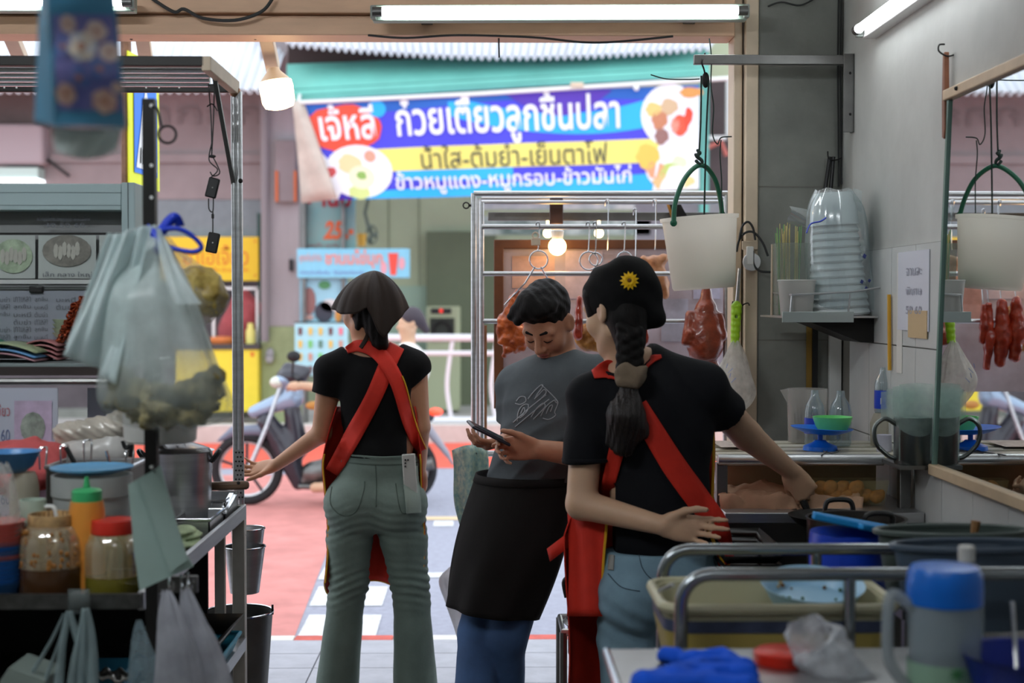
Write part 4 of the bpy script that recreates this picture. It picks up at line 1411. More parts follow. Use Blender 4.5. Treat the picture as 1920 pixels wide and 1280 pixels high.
blob('ponytail', pt, .004, mat('dark_brown_hair', (24, 16, 14), .5, var=.4, scale=40, bump=.6, bscale=160, stretch=(1, 1, .08)), w2)
# black scarf with a yellow flower
s2p = [EL(HT2(0, -.012, .045), (.086, .102, .088), HM2, .02), EL(p2(1180, 545, -.03), (.078, .08, .085), k=.03), RC(p2(1192, 510, -.02), p2(1226, 592, -.035), .035, .026, .035), RC(p2(1222, 560, -.03), p2(1232, 597, -.03), .022, .014, .02), RC(p2(1170, 600, -.06), p2(1224, 600, -.045), .04, .022, .03)]
s2p += [HS(p2(1100, 590), (-.28, 0, -1)), HS(p2(1180, 628), (.22, 0, -1)), FN(lambda d, q: d + .0022 * wob(q, 34, .3) + .0025 * np.sin((q[:, 0] * 60 + q[:, 2] * 75)))]
scarf2 = blob('headscarf', s2p, .0055, M_BLACKC, w2)
bvs = tree_bvh([scarf2])
d_ = ray(1180, 527).normalized()
hit = bvs.ray_cast(Vector((0, 0, CAMZ)), d_)
fc = hit[0] if hit[0] is not None else p2(1180, 527, -.12)
fl = thing('flower_clip', fc, 'yellow daisy flower clip on the black headscarf', 'flower')
fn_ = V(-.1, -1, .15).normalized(); fx_ = fn_.cross(V(0, 0, 1)).normalized(); fz_ = fx_.cross(fn_)
for ring, (n, L, lift) in enumerate(((13, .026, .004), (9, .018, .009))):
    for k in range(n):
        a = 2 * math.pi * (k + .4 * ring) / n
        dr = fx_ * math.cos(a) + fz_ * math.sin(a); sd = fn_.cross(dr)
        b0 = fc + fn_ * (.004 + lift)
        MB().add([b0 + dr * .004 - sd * .002, b0 + dr * L * .6 - sd * .0048 + fn_ * .003, b0 + dr * L, b0 + dr * L * .6 + sd * .0048 + fn_ * .003, b0 + dr * .004 + sd * .002], [(0, 1, 2, 3, 4)]).build('petal', mat('yellow_petal', (246, 196, 10), .6), fl, angle=0, solid=.001)
MB().ball(fc + fn_ * .014, .006, 10, 6).build('flower_eye', mat('flower_eye', (120, 76, 20), .7), fl)
# black handle in the right hand
kn = thing('ladle', p2(1510, 960, .23), 'black handled ladle held in the hand over the stove', 'ladle')
MB().tube([p2(1484, 896, .2), p2(1500, 925, .215), p2(1516, 962, .23)], [.012, .013, .009], 10).build('handle', M_BLACK, kn)
MB().tube([p2(1516, 962, .23), p2(1534, 1010, .25)], .004, 6).build('shaft', M_STEEL, kn)

# ------------------------------------------------------------------ man with the phone
Y3 = 4.78
mn = thing('person', (P(950, 640, Y3).x, Y3, 0), 'person in charcoal tee and black waist apron looking down at a phone', 'person')
p3 = lambda x, y, dy=0.0: P(x, y, Y3 + dy)
FB = V(-.55, -.83, 0).normalized()
RB = V(-.83, .55, 0)
MBs = Matrix((RB, -FB, V(0, 0, 1))).transposed()
MBl = MBs @ Euler((0, .0, 0)).to_matrix()
torso = [EL(p3(1035, 770, .0), (.165, .115, .17), MBl, 0), EL(p3(1045, 720, .02), (.17, .085, .07), MBl, .06), EL(p3(1008, 870, -.0), (.15, .12, .14), MBl, .06),
         EL(p3(975, 965, .02), (.16, .125, .13), MBl, .06),
         RC(p3(1055, 700, .03), p3(966, 722, .12), .06, .056, .04), RC(p3(1060, 696, .02), p3(1128, 706, -.1), .06, .056, .04)]
sRt, sLf = p3(966, 726, .12), p3(1128, 712, -.1)
eRt, wRt = p3(962, 850, .12), p3(956, 822, -.12)
eLf, wLf = p3(1118, 858, -.2), p3(1008, 842, -.26)
arms = [RC(sRt, eRt, .052, .043, .02), RC(eRt, wRt, .043, .03, .012), RC(sLf, eLf, .052, .043, .02), RC(eLf, wLf, .043, .031, .012)]
hc3 = p3(1026, 604, -.02)
HM3 = basis((-.36, -.66, -.66))
hp, HT3 = head_prims(hc3, HM3, 1.04, True)
neck = [RC(p3(1056, 705, .03), HT3(0, -.03, -.045), .06, .055, .03)]
hl = hand_prims(wLf, (-.95, -.12, .06), (.05, -.25, .95), ((28, 40, 22), (34, 46, 25), (40, 50, 28), (46, 52, 28)), 1.0, thumb=(.85, .45, -.1), tcurl=10, nsign=1)
hr = hand_prims(wRt, (-.8, -.5, -.18), (.5, -.75, .45), ((22, 38, 25), (26, 40, 25), (28, 42, 25), (30, 44, 25)), .96, thumb=(.75, .5, .35), tcurl=12, nsign=-1)
legs = []
ftL, ftR = V(p3(885, 1400).x, Y3 - .2, .09), V(p3(945, 1400).x, Y3 + .02, .09)
for (h0, kn0, an0) in ((p3(950, 985, .08), p3(898, 1190, -.02), ftL), (p3(1000, 985, -.04), p3(948, 1200, -.06), ftR)):
    legs += [RC(h0, kn0, .09, .062, .02), RC(kn0, an0, .062, .045, .02), RC(an0 + V(.02, .04, -.05), an0 + V(-.07, -.11, -.055), .036, .032, .02)]
body3 = blob('body', torso + neck + hp + arms + hl + hr + legs, .005, SKIN_M, mn)
sh = infl(torso[:3] + torso[4:], .013) + [EL(p3(992, 915, .0), (.152, .122, .08), MBl, .05)]
tR, tL = sRt + (eRt - sRt) * .8, sLf + (eLf - sLf) * .8
sh += [RC(sRt, tR, .064, .067, .03), RC(sLf, tL, .064, .066, .03)]
zr3, zl3, zh3 = p3(945, 792, .1).z, p3(1122, 812, -.17).z, p3(985, 930).z


def m_trim(d, q):
    x, z = q[:, 0], q[:, 2]
    ax = np.minimum(_d1(RC(sRt, tR, .07, .072), q), 9)
    bx = _d1(RC(sLf, tL, .07, .07), q)
    tor = sdf(infl(torso[:3] + torso[4:], .013), q)
    d = np.where((ax < .02) & (tor > .004), np.maximum(d, zr3 - z), d)
    d = np.where((bx < .02) & (tor > .004), np.maximum(d, zl3 - z), d)
    d = np.maximum(d, zh3 - z)
    fold = np.sin((q[:, 0] * 0.7 - q[:, 2]) * 95 + 2.5 * np.sin(q[:, 2] * 9))
    w = np.clip((p3(1000, 690).z - z) / .25, 0, 1)
    fold = np.abs(np.sin((q[:, 0] * 0.8 - q[:, 2]) * 38 + 1.6 * np.sin(q[:, 2] * 7 + q[:, 0] * 5))) - .6
    return d + .004 * wob(q, 18, 3.0) + .008 * fold * w


sh += [CUT(EL(HT3(0, -.0, -.09), (.07, .07, .07)), .01), FN(m_trim)]
shirt3 = blob('shirt', sh, .0058, M_GTEE, mn)
je = infl([torso[3]], .012)
for (h0, kn0, an0) in ((p3(950, 985, .08), p3(898, 1190, -.02), ftL), (p3(1000, 985, -.04), p3(948, 1200, -.06), ftR)):
    je += [RC(h0, kn0, .098, .07, .02), RC(kn0, an0 + V(0, 0, -.03), .07, .064, .02)]
je += [HS((0, 0, .05), (0, 0, -1)), FN(lambda d, q: np.maximum(d + .003 * wob(q, 18, 1.5), q[:, 2] - p3(985, 925).z))]
jeans3 = blob('jeans', je, .0075, M_DJEAN, mn)
for an0 in (ftL, ftR):
    blob('shoe', [RC(an0 + V(.02, .05, -.045), an0 + V(-.08, -.13, -.05), .047, .043, .02), HS((0, 0, 0), (0, 0, -1))], .009, M_SHOE, mn)


def apron3(u, v):
    # u round the front from his right hip to his left hip
    y = 1138 - v * 243
    t = 1 - v
    a = math.pi * (u * 1.16 - .08)
    c = p3(988 - 62 * t, y, .01 - .03 * t)
    wd = .184 - .024 * t + .018 * math.sin(math.pi * v)
    dep = .156 - .006 * t + .02 * math.sin(math.pi * v)
    fold = .007 * math.sin(13 * u + 2 * v) * (.25 + t) + .004 * math.sin(29 * u - 5 * v) * t
    p = c + RB * math.cos(a) * (wd + fold) + FB * (dep * math.sin(a) + fold)
    p.z += -.02 * t * u + .012 * t * math.sin(4 * u)
    return p


ap3 = MB().sheet(apron3, 44, 24).build('waist_apron', M_BAPR, mn, angle=180, solid=.005)
band_ = MB()
band_.loft([[apron3(u / 44, v) + FB * .006 for u in range(45)] for v in (.97, 1.0, 1.03)], caps=False, closed_ring=False)
band_.build('apron_band', M_BAPR, ap3, angle=180, solid=.004)
# short dark hair, swept to the side
hair = [EL(HT3(0, -.022, .05), (.084, .098, .09), HM3, .02), EL(HT3(-.01, .03, .1), (.07, .06, .032), HM3, .03), RC(HT3(.02, .03, .12), HT3(.075, .066, .085), .03, .016, .03), RC(HT3(.0, .05, .115), HT3(.05, .085, .075), .026, .012, .02),
        CUT(EL(HT3(0, .12, -.01), (.10, .066, .082), HM3), .015), CUT(EL(HT3(0, .05, -.085), (.12, .085, .075), HM3), .012),
        CUT(EL(HT3(.085, .01, -.02), (.03, .034, .045), HM3), .008), CUT(EL(HT3(-.085, .01, -.02), (.03, .034, .045), HM3), .008), HS(HT3(0, 0, -.05), HM3 @ V(0, .25, -1))]
Mi = np.array([[HM3[i][j] for j in range(3)] for i in range(3)], np.float32)
hc_ = np.array(hc3, np.float32)
hair.append(FN(lambda d, q: d + .0011 * np.sin(((q - hc_) @ Mi)[:, 1] * 190 + ((q - hc_) @ Mi)[:, 0] * 120 + 3 * np.sin(((q - hc_) @ Mi)[:, 2] * 40)) + .002 * wob(q, 60)))
blob('hair', hair, .0042, M_HAIR, mn)
for sx in (-1, 1):
    e = [RC(HT3(sx * .014, .0835, .022), HT3(sx * .034, .08, .0275), .0042, .0048, .003), RC(HT3(sx * .034, .08, .0275), HT3(sx * .05, .066, .021), .0048, .003, .003)]
    blob('eyebrow', e, .0022, M_HAIR, mn)
    tubes('eyelash', spline([HT3(sx * .017, .0835, -.005), HT3(sx * .031, .0875, -.0088), HT3(sx * .046, .078, -.005)], 5), .0016, M_HAIR, mn)
blob('lips', [EL(HT3(0, .0895, -.0565), (.021, .0105, .0055), HM3, 0), EL(HT3(0, .088, -.0665), (.0185, .0105, .0065), HM3, .002), CUT(EL(HT3(0, .102, -.0612), (.024, .012, .0013), HM3), .002)], .0022, M_LIP, mn)
# outline lettering printed on the chest
bv3 = tree_bvh([shirt3])
M_PRINT = mat('grey_print', (142, 146, 150), .8)
for ln in ([(968, 752), (975, 744), (984, 744), (986, 752), (976, 758), (966, 756)], [(990, 748), (1000, 735), (1014, 722), (1018, 724), (1008, 738), (1004, 746)],
           [(1016, 722), (1030, 735), (1044, 750), (1046, 756), (1040, 752)], [(1002, 748), (1012, 738), (1020, 730), (1024, 736), (1014, 748)],
           [(970, 790), (972, 772), (980, 760), (990, 758), (990, 768), (982, 778), (974, 784)], [(976, 776), (982, 764), (984, 770), (978, 780)],
           [(996, 782), (1006, 766), (1018, 756), (1022, 762), (1010, 776), (1000, 786)], [(1014, 780), (1024, 762), (1040, 750), (1046, 756), (1040, 772), (1042, 778), (1030, 786), (1018, 784)], [(1024, 776), (1030, 762), (1036, 760), (1032, 772)],
           [(966, 800), (990, 780), (1012, 762), (1030, 748)], [(962, 792), (984, 772), (1006, 754), (1024, 740)]):
    strap('shirt_print', ln, 2.0, bv3, M_PRINT, shirt3, off=.0015, fallY=4.62, n=4, across=1, thick=.001)
phn = thing('phone', p3(916, 812, -.3), 'dark phone held in both hands above the black apron', 'phone')
pc = p3(916, 812, -.33)
pu = V(.78, .35, -.42).normalized(); pv = V(-.35, .9, .25); pv = (pv - pu * pv.dot(pu)).normalized(); pn = pu.cross(pv)
R = Matrix((pu, pv, pn)).transposed()
MB().box(pc, (.145, .07, .009), R).build('case', mat('phone_dark', (30, 34, 46), .3), phn, bevel=.004)
MB().box(pc + pn * (.0052 if pn.z > 0 else -.0052), (.136, .063, .0012), R).build('screen', mat('phone_screen', (20, 24, 34), .1), phn)
# ================================================================== lamps
def tube_light(a, b, label, down=(0, 0, -1), back=(0, 1, 0), power=None, house=M_WHITE):
    a, b = Vector(a), Vector(b)
    ax = (b - a).normalized()
    bk = Vector(back)
    t = thing('tube_light', (a + b) / 2, label, 'lamp', 'fluorescent tube lights')
    L = (b - a).length
    MB().bar(a + bk * .042 - ax * .03, b + bk * .042 + ax * .03, .045, .055, up=(0, 0, 1)).build('channel', house, t, bevel=.004)
    for s_, e in ((1, a), (-1, b)):
        MB().tube([e - ax * .028 * s_, e + ax * .004 * s_], .0165, 14).build('end_cap', M_STEELD, t)
        MB().box(e - ax * .026 * s_ + bk * .012, (.02 if abs(ax.x) > .5 else .03, .02 if abs(ax.y) > .5 else .03, .045)).build('socket', mat('lamp_socket', (150, 156, 150), .5), t, bevel=.004)
    if abs(bk.y) > .5:
        for e in (a + ax * .15, b - ax * .15):
            MB().span(e + V(-.02, .06, -.015), V(e.x + .02, 4.995, e.z + .015)).build('mount', M_STEELD, t)
    MB().tube([a, b], .0135, 14).build('tube', mat('lit_tube_%d' % (power or TUBE_POWER), (255, 255, 255), .4, emit=power or TUBE_POWER, ecol=(244, 250, 255)), t)
    return t


M_GREENCH = mat('pale_green_channel', (160, 178, 164), .5, var=.12, scale=10)
tube_light(P(714, 22, 4.84), P(1386, 20, 4.84), 'lit fluorescent tube on the front beam, above the banner', house=M_GREENCH)
tube_light(P(-440, 2, 4.84), P(232, 4, 4.84), 'lit fluorescent tube on the front beam, above the cart', house=M_GREENCH)
wl_a = PX(1610, 54, 1.19)
tube_light(wl_a, wl_a + V(0, -1.2, 0), 'lit fluorescent tube fixed high on the right wall above the mirror', back=(1, 0, 0), power=16.0)
for (x, y) in ((-1.45, 1.75), (0.15, 0.4)):  # added fill tubes out of view, to brighten the near side
    tube_light((x - .6, y, 2.86), (x + .6, y, 2.86), 'added unseen fill tube above the shop floor, %s' % ('nearer the cart' if x < 0 else 'over the viewer'), back=(0, 0, 1), power=215.0 if x < 0 else 50.0)

BULB = mat('warm_bulb_glass', (255, 236, 206), .4, emit=14.0, ecol=(255, 214, 160))
bl = thing('hanging_bulb', P(522, 210, 5.35), 'big glowing cylindrical bulb on the beige strut', 'lamp')
ba, bb = P(512, 128, 5.35), P(525, 206, 5.35)
dz_ = (bb - ba).normalized()
Mz = basis(dz_.cross(V(0, 1, 0)), dz_)
MB().lathe([(.0, 0), (.022, 0), (.026, .012), (.048, .036), (.06, .05)], ba, 24, Mz).build('cap', mat('bulb_cap', (222, 196, 160), .5), bl)
MB().lathe([(.06, .05), (.063, .07), (.061, .125), (.052, .145), (.03, .152), (.001, .153)], ba, 24, Mz).build('globe', BULB, bl)
b2 = thing('hanging_bulb', P(1045, 478, 5.55), 'small round warm bulb glowing among the roast meat hooks', 'lamp')
MB().ball(P(1045, 462, 5.55), .035, 20, 14).build('globe', mat('warm_round_bulb', (255, 226, 180), .4, emit=22.0, ecol=(255, 196, 120)), b2)
MB().lathe([(.02, .02), (.026, .06), (.02, .065)], P(1045, 462, 5.55), 16).build('collar', M_WHITE, b2)
MB().span(P(1031, 420, 5.56), P(1055, 372, 5.6)).build('holder', mat('brown_holder', (70, 48, 40), .5), b2, bevel=.004)
for k, (x, y, lab) in enumerate(((1027, 437, 'tiny glowing ball added for a bulb reflection, left of two, beyond the roast meat rack'), (1123, 437, 'tiny glowing ball added for a bulb reflection, right of two, beyond the roast meat rack'))):
    o = MB().ball(P(x, y, 5.72), .02, 12, 8).tube([P(x, y, 5.72), P(x, 405, 5.72)], .006, 8).build('bulb_reflection', mat('bulb_reflection_glow', (255, 240, 200), .4, emit=5.0, ecol=(255, 222, 160)), None)  # glowing ball added where a bulb reflection shows
    tag(o, lab, 'lamp', 'glowing reflection balls beyond the rack')
    o['group'] = 'glowing reflection balls beyond the rack'
w = spline([P(280, -6, 4.95), P(325, 22, 4.95), P(345, 17, 4.95), P(380, 34, 4.95), P(440, 38, 4.95), P(490, 22, 4.95), P(512, -4, 4.95)], 6)
o = MB().tube(w, .006, 6).build('cable', M_WIRE, None); tag(o, 'dark cable looped along the front beam at top left', 'cable')
w = spline([P(690, 66, 5.0), P(760, 71, 5.0), P(860, 66, 5.0), P(1000, 70, 5.0), P(1090, 79, 5.0), P(1160, 78, 5.0), P(1262, 68, 5.0)], 6)
o = MB().tube(w, .004, 6).build('cable', M_WIRE, None); tag(o, 'thin blue black cable sagging below the beam over the banner', 'cable')
o = MB().tube([P(935, 68, 5.05), P(936, 108, 5.05)], .003, 6).build('hanging_wire', M_WIRE, None); tag(o, 'short dark wire hanging straight down from the beam middle', 'wire')

# ================================================================== food cart on the left
XC = -0.715
ZC = 0.905
ct = thing('food_cart', (-1.3, 3.5, 0), 'steel noodle cart with slotted black post and overhead rack on the left', 'cart')
xp = P(283, 600, 2.9).x
zt = P(283, 186, 2.9).z
spost = MB().span((xp - .0125, 2.888, .0), (xp + .0125, 2.892, zt)).span((xp + .0085, 2.892, .0), (xp + .0125, 2.912, zt)).build('slotted_post', M_BLACKM, ct)
for y in (198, 310, 370, 440, 875):
    MB().lathe([(.0, 0), (.0035, 0), (.0035, .002), (.0, .002)], P(284, y, 2.888), 10, Euler((math.pi / 2, 0, 0)).to_matrix()).build('slot', M_WHITE, spost)
yb = 4.16
for x in (438, 447):
    MB().tube([P(x, 172, yb), V(P(x, 172, yb).x, yb, .0)], .0085 if x == 438 else .011, 12).build('back_post', M_STEEL, ct)
lx = P(450, 1000, yb).x
MB().span((lx - .018, yb - .03, 0), (lx + .018, yb + .006, P(450, 945, yb).z)).build('leg', mat('painted_steel_leg', (204, 202, 194), .5, var=.12, scale=12), ct, bevel=.002)
sl = MB().span(P(439, 937, yb - .014), P(457, 843, yb - .012)).build('perforated_sleeve', M_STEEL, ct)
for j in range(11):
    for i in range(3):
        if i == 2 and j % 2: continue
        q = P(442.5 + i * 6 + (3 if j % 2 else 0), 848 + j * 8.4, yb - .0155)
        MB().lathe([(.0, 0), (.0031, 0), (.0, .0008)], q, 6, Euler((math.pi / 2, 0, 0)).to_matrix()).build('perforation', M_BLACK, sl)
MB().span((P(411, 1000, 4.1).x - .014, 4.1, .0), (P(411, 1000, 4.1).x + .014, 4.125, ZC - .03)).build('leg', mat('painted_steel_leg', (204, 202, 194), .5), ct)
MB().span((-2.2, 2.89, 0), (-2.17, 2.92, ZC - .03)).build('leg', M_STEELD, ct)
MB().span((-2.2, 2.9, ZC - .03), (XC + .005, 4.15, ZC - .025)).build('counter_top', M_STEELD, ct)
MB().span((-2.2, 2.885, ZC - .03), (XC + .01, 2.897, ZC)).build('front_rim', mat('worn_dark_rim', (84, 84, 82), .4, metal=.7, var=.3, scale=30), ct)
MB().span((XC + .002, 2.897, ZC - .035), (XC + .014, yb - .03, ZC + .003)).build('side_rim', M_STEEL, ct, bevel=.001)
MB().span((-2.2, 2.95, .49), (XC + .004, 4.14, .5)).build('lower_shelf', M_STEELD, ct)
MB().span((XC - .006, 2.93, .485), (XC + .012, yb - .03, .522)).build('shelf_rim', M_STEEL, ct, bevel=.001)
MB().span((-2.2, 4.05, .5), (-.80, 4.07, ZC - .03)).build('shade_panel', mat('under_counter_black', (14, 14, 14), .7), ct)  # black sheet added for the shade under the counter
MB().span((-2.2, 3.2, .5), (-2.18, 4.05, ZC - .03)).build('end_panel', mat('under_counter_black', (14, 14, 14), .7), ct)
# overhead rack
zr = P(450, 166, yb).z
MB().span((-2.2, 3.74, zr - .004), (P(385, 120, 3.75).x, 3.765, zr + .022)).build('rack_front_bar', M_BLACKM, ct, bevel=.002)
MB().span((-2.2, yb - .01, zr - .012), (P(432, 165, yb).x, yb + .01, zr + .012)).build('rack_back_bar', M_BLACKM, ct, bevel=.002)
for x in (8, 31, 274, 298, 336):
    MB().lathe([(.0, 0), (.003, 0), (.0, .001)], P(x, 164, yb - .0115), 8, Euler((math.pi / 2, 0, 0)).to_matrix()).build('slot', M_WHITE, ct)
for k in range(4):
    yy = 3.82 + k * .08
    MB().tube([(-2.2, yy, zr), (P(400, 140, yy).x - .01, yy, zr)], .011, 10).build('rack_tube', M_CHROME, ct)
MB().span((P(388, 120, 3.75).x - .012, 3.74, zr - .016), (P(388, 120, 3.75).x + .012, yb + .01, zr + .022)).build('rack_end_bar', M_CREAM, ct, bevel=.002)  # cream colour put in for the warm light on this end piece
MB().bar(P(401, 138, 3.9), P(438, 345, yb), .012, .008).build('brace', M_STEELD, ct)
MB().ball(P(441, 173, yb), .017, 10, 8).build('post_cap', mat('copper_cap', (150, 110, 84), .4, metal=.7), ct)
MB().ball(P(451, 339, yb - .01), .007, 8, 6).build('bolt', M_BLACKM, ct)
# shelf behind, with dark edge
ZS = P(100, 680, 3.7).z
MB().span((-2.2, 3.66, ZS - .012), (P(262, 680, 3.7).x, 4.1, ZS)).build('plate_shelf', mat('grey_green_shelf', (128, 140, 140), .4), ct, bevel=.002)
MB().span((-2.2, 3.65, ZS - .03), (P(262, 690, 3.7).x, 3.67, ZS - .008)).build('shelf_edge', mat('dark_brown_edge', (52, 44, 42), .5), ct)
MB().tube([(-2.2, 3.64, ZS - .045), (P(262, 690, 3.7).x, 3.64, ZS - .045)], .009, 8).build('shelf_rail', M_STEELD, ct)
MB().span((P(262, 690, 3.7).x - .01, 3.9, ZC - .03), (P(262, 690, 3.7).x + .01, 3.92, ZS)).build('shelf_leg', M_STEELD, ct)
for x, y in ((317, 1095), (340, 1102), (352, 1098)):
    a = P(x, y - 26, 2.87)
    MB().tube(spline([a, P(x, y, 2.86), P(x + 3, y + 12, 2.845), P(x + 8, y + 6, 2.835), P(x + 8, y - 4, 2.83)], 5), .003, 6).build('hook', M_CHROME, ct)
MB().span(P(296, 1112, 2.875), P(372, 1078, 2.885)).build('hook_plate', M_STEELD, ct, bevel=.002)

# menu light box on the shelf
YD = 3.9
lb = thing('menu_display', P(120, 660, YD) , 'grey aluminium menu light box with food photos on the cart shelf', 'display')
M_ALU = mat('grey_green_aluminium', (166, 186, 188), .4)
zb0 = ZS + .001
a, b = P(-200, 396, YD), P(236, 347, YD)
MB().span((a.x, YD - .05, a.z), (b.x, YD + .05, b.z)).build('top_rail', M_ALU, lb, bevel=.003)
for y in (360, 384):
    MB().span(P(-200, y, YD - .051), P(236, y + 1.5, YD - .049)).build('groove', mat('groove', (92, 106, 108), .6), lb, angle=0)
a, b = P(234, 0, YD), P(262, 345, YD)
MB().span((a.x, YD - .055, zb0), (b.x, YD + .055, b.z)).build('side_post', M_ALU, lb, bevel=.003)
MB().span((P(246, 0, YD).x, YD - .057, zb0), (P(247.5, 0, YD).x, YD - .05, b.z)).build('groove', mat('groove', (92, 106, 108), .6), lb, angle=0)
df = quad(P(-200, 640, YD), P(236, 640, YD), P(236, 396, YD), P(-200, 396, YD))
bk = MB().span((P(-200, 640, YD).x, YD + .02, zb0), (P(236, 396, YD).x, YD + .03, P(236, 396, YD).z)).build('backing', mat('smoky_backing', (140, 142, 142), .3), lb, angle=0)
pd = lambda x0, y0, x1, y1, o_: MB().add([P(x0, y1, YD - o_), P(x1, y1, YD - o_), P(x1, y0, YD - o_), P(x0, y0, YD - o_)], [(0, 1, 2, 3)])
M_CARD = mat('menu_card', (176, 184, 180), .5)
M_INK = mat('menu_ink', (104, 108, 116), .6)
pd(-200, 436, 236, 440, .012).build('dark_bar', M_BLACKM, lb, angle=0)
pd(-200, 524, 190, 532, .012).build('white_strip', mat('strip_white', (196, 200, 198), .5), lb, angle=0)
for (x0, x1) in ((-30, 66), (72, 180), (186, 236)):
    c = pd(x0, 441, x1, 522, .010).build('menu_card', M_CARD, lb, angle=0)
for (cx, cy, rx, ry, col) in ((25, 480, 36, 32, (158, 176, 150)), (125, 470, 46, 30, (126, 124, 116))):
    MB().add([P(cx + rx * math.cos(k * .3142), cy + ry * math.sin(k * .3142), YD - .014) for k in range(20)], [tuple(range(20))]).build('dish_print', mat('dish_print_%d' % col[0], col, .5, var=.35, scale=30), lb, angle=0)
    for i in range(6):
        MB().add([P(cx - 20 + 8 * i + 5 * math.cos(k * .785), cy + 4 * math.sin(i * 2.1) + 14 * math.sin(k * .785), YD - .016) for k in range(8)], [tuple(range(8))]).build('slice_print', mat('slice_print', (176, 176, 166), .5), lb, angle=0)
lettering('menu_writing', 'ก๋วยเตี๋ยวหมูตุ๋น เส้นเล็ก', quad(P(0, 428, YD), P(190, 428, YD), P(190, 404, YD), P(0, 404, YD)), (.38, .45, .9, .95), M_INK, lb, (0, -.012, 0))
lettering('menu_writing', '40 50 60', quad(P(0, 428, YD), P(190, 428, YD), P(190, 404, YD), P(0, 404, YD)), (.45, .05, .85, .4), M_INK, lb, (0, -.012, 0))
lettering('menu_writing', 'เล็ก กลาง ใหญ่', quad(P(75, 522, YD), P(180, 522, YD), P(180, 508, YD), P(75, 508, YD)), (.08, .1, .95, .9), M_INK, lb, (0, -.014, 0))
pd(-20, 545, 162, 655, .03).build('price_list', mat('list_paper', (140, 146, 156), .6), lb, angle=0)
for j in range(6):
    for i, (u0, u1) in enumerate(((0, 26), (33, 65), (72, 96), (112, 148))):
        if (i == 3 and j > 1) or (i == 0 and j == 3): continue
        q = quad(P(u0, 566 + j * 14, YD), P(u1, 566 + j * 14, YD), P(u1, 556 + j * 14, YD), P(u0, 556 + j * 14, YD))
        lettering('menu_writing', ('ต้มยำ', 'เกาเหลา', 'ลูกชิ้น', 'บะหมี่')[(i + j) % 4], q, (0, 0, 1, 1), M_INK, lb, (0, -.033, 0))
MB().span(P(54, 549, YD - .04), P(83, 536, YD - .025)).build('binder_clip', M_BLACK, lb, bevel=.003)
MB().span(P(-200, 542, YD - .028), P(178, 539, YD - .024)).build('glass_edge', M_GLASS, lb, angle=0)

# curved melamine trays on the shelf
def arched(x0, x1, y0, Y, h_, label, m, k=0.0):
    z0 = ZS + k
    xa, xb = P(x0, 640, Y).x, P(x1, 640, Y).x
    mb = MB().sheet(lambda u, v: V(xa + (xb - xa) * u, Y - .07 + .16 * v, z0 + .003 + h_ * math.sin(math.pi * (.12 + .82 * u)) ** .8 - h_ * .35), 20, 3)
    o = mb.build('melamine_tray', m, None, angle=180, solid=.004)
    tag(o, label, 'tray', 'curved melamine trays')


arched(-60, 80, 650, 3.76, .028, 'curved pink melamine tray, lowest of the left pile on the shelf', mat('mel_pink', (176, 132, 140), .4), .004)
arched(-60, 80, 640, 3.76, .03, 'curved light blue melamine tray in the left pile on the shelf', mat('mel_blue', (106, 160, 210), .4), .013)
arched(-60, 82, 620, 3.76, .034, 'curved pale green melamine tray in the left pile on the shelf', mat('mel_green', (164, 178, 140), .4), .026)
arched(-90, 20, 610, 3.86, .034, 'dark green melamine tray at the far left of the shelf', mat('mel_dgreen', (60, 140, 110), .4), .04)
for k in range(4):
    arched(62, 122, 640, 3.86, .02, 'dusty pink melamine tray, %s from the bottom of its pile on the shelf' % ORD[k], mat('mel_rose', (170, 112, 112), .4), .003 + .012 * k)
gl = MB()
rg = random.Random(5)
for i in range(90):
    t = rg.random()
    c = P(128 + 26 * t + rg.uniform(-17, 17) * (1 - .3 * t), 640 - 80 * t, 3.74 + rg.uniform(-.02, .02))
    d = V(rg.uniform(-1, 1), rg.uniform(-1, 1), rg.uniform(-1, 1)).normalized()
    e = d.orthogonal().normalized()
    ci = [c + d * .0085 * math.cos(a * .9) + e * .006 * math.sin(a * .9) for a in range(7)]
    gl.loft([ci, [p + d.cross(e) * .009 for p in ci]], caps=False)
o = gl.build('foil_garland', mat('copper_foil', (150, 62, 30), .25, metal=.5), None, solid=.001)
tag(o, 'bunch of shiny copper brown foil loops at the shelf', 'garland', kind='stuff')
for k in range(4):
    o = MB().lathe([(.0, 0), (.022, .0), (.03, .012), (.028, .012), (.02, .003), (.0, .003)], P(120, 640, 3.85) + V(0, 0, .012 + .012 * k), 20).build('sauce_dish', mat('pale_green_cup', (178, 192, 164), .4), None)
    tag(o, 'small pale green dish, %s from the bottom behind the copper foil loops' % ORD[k], 'dish', 'pale green dishes behind the foil')

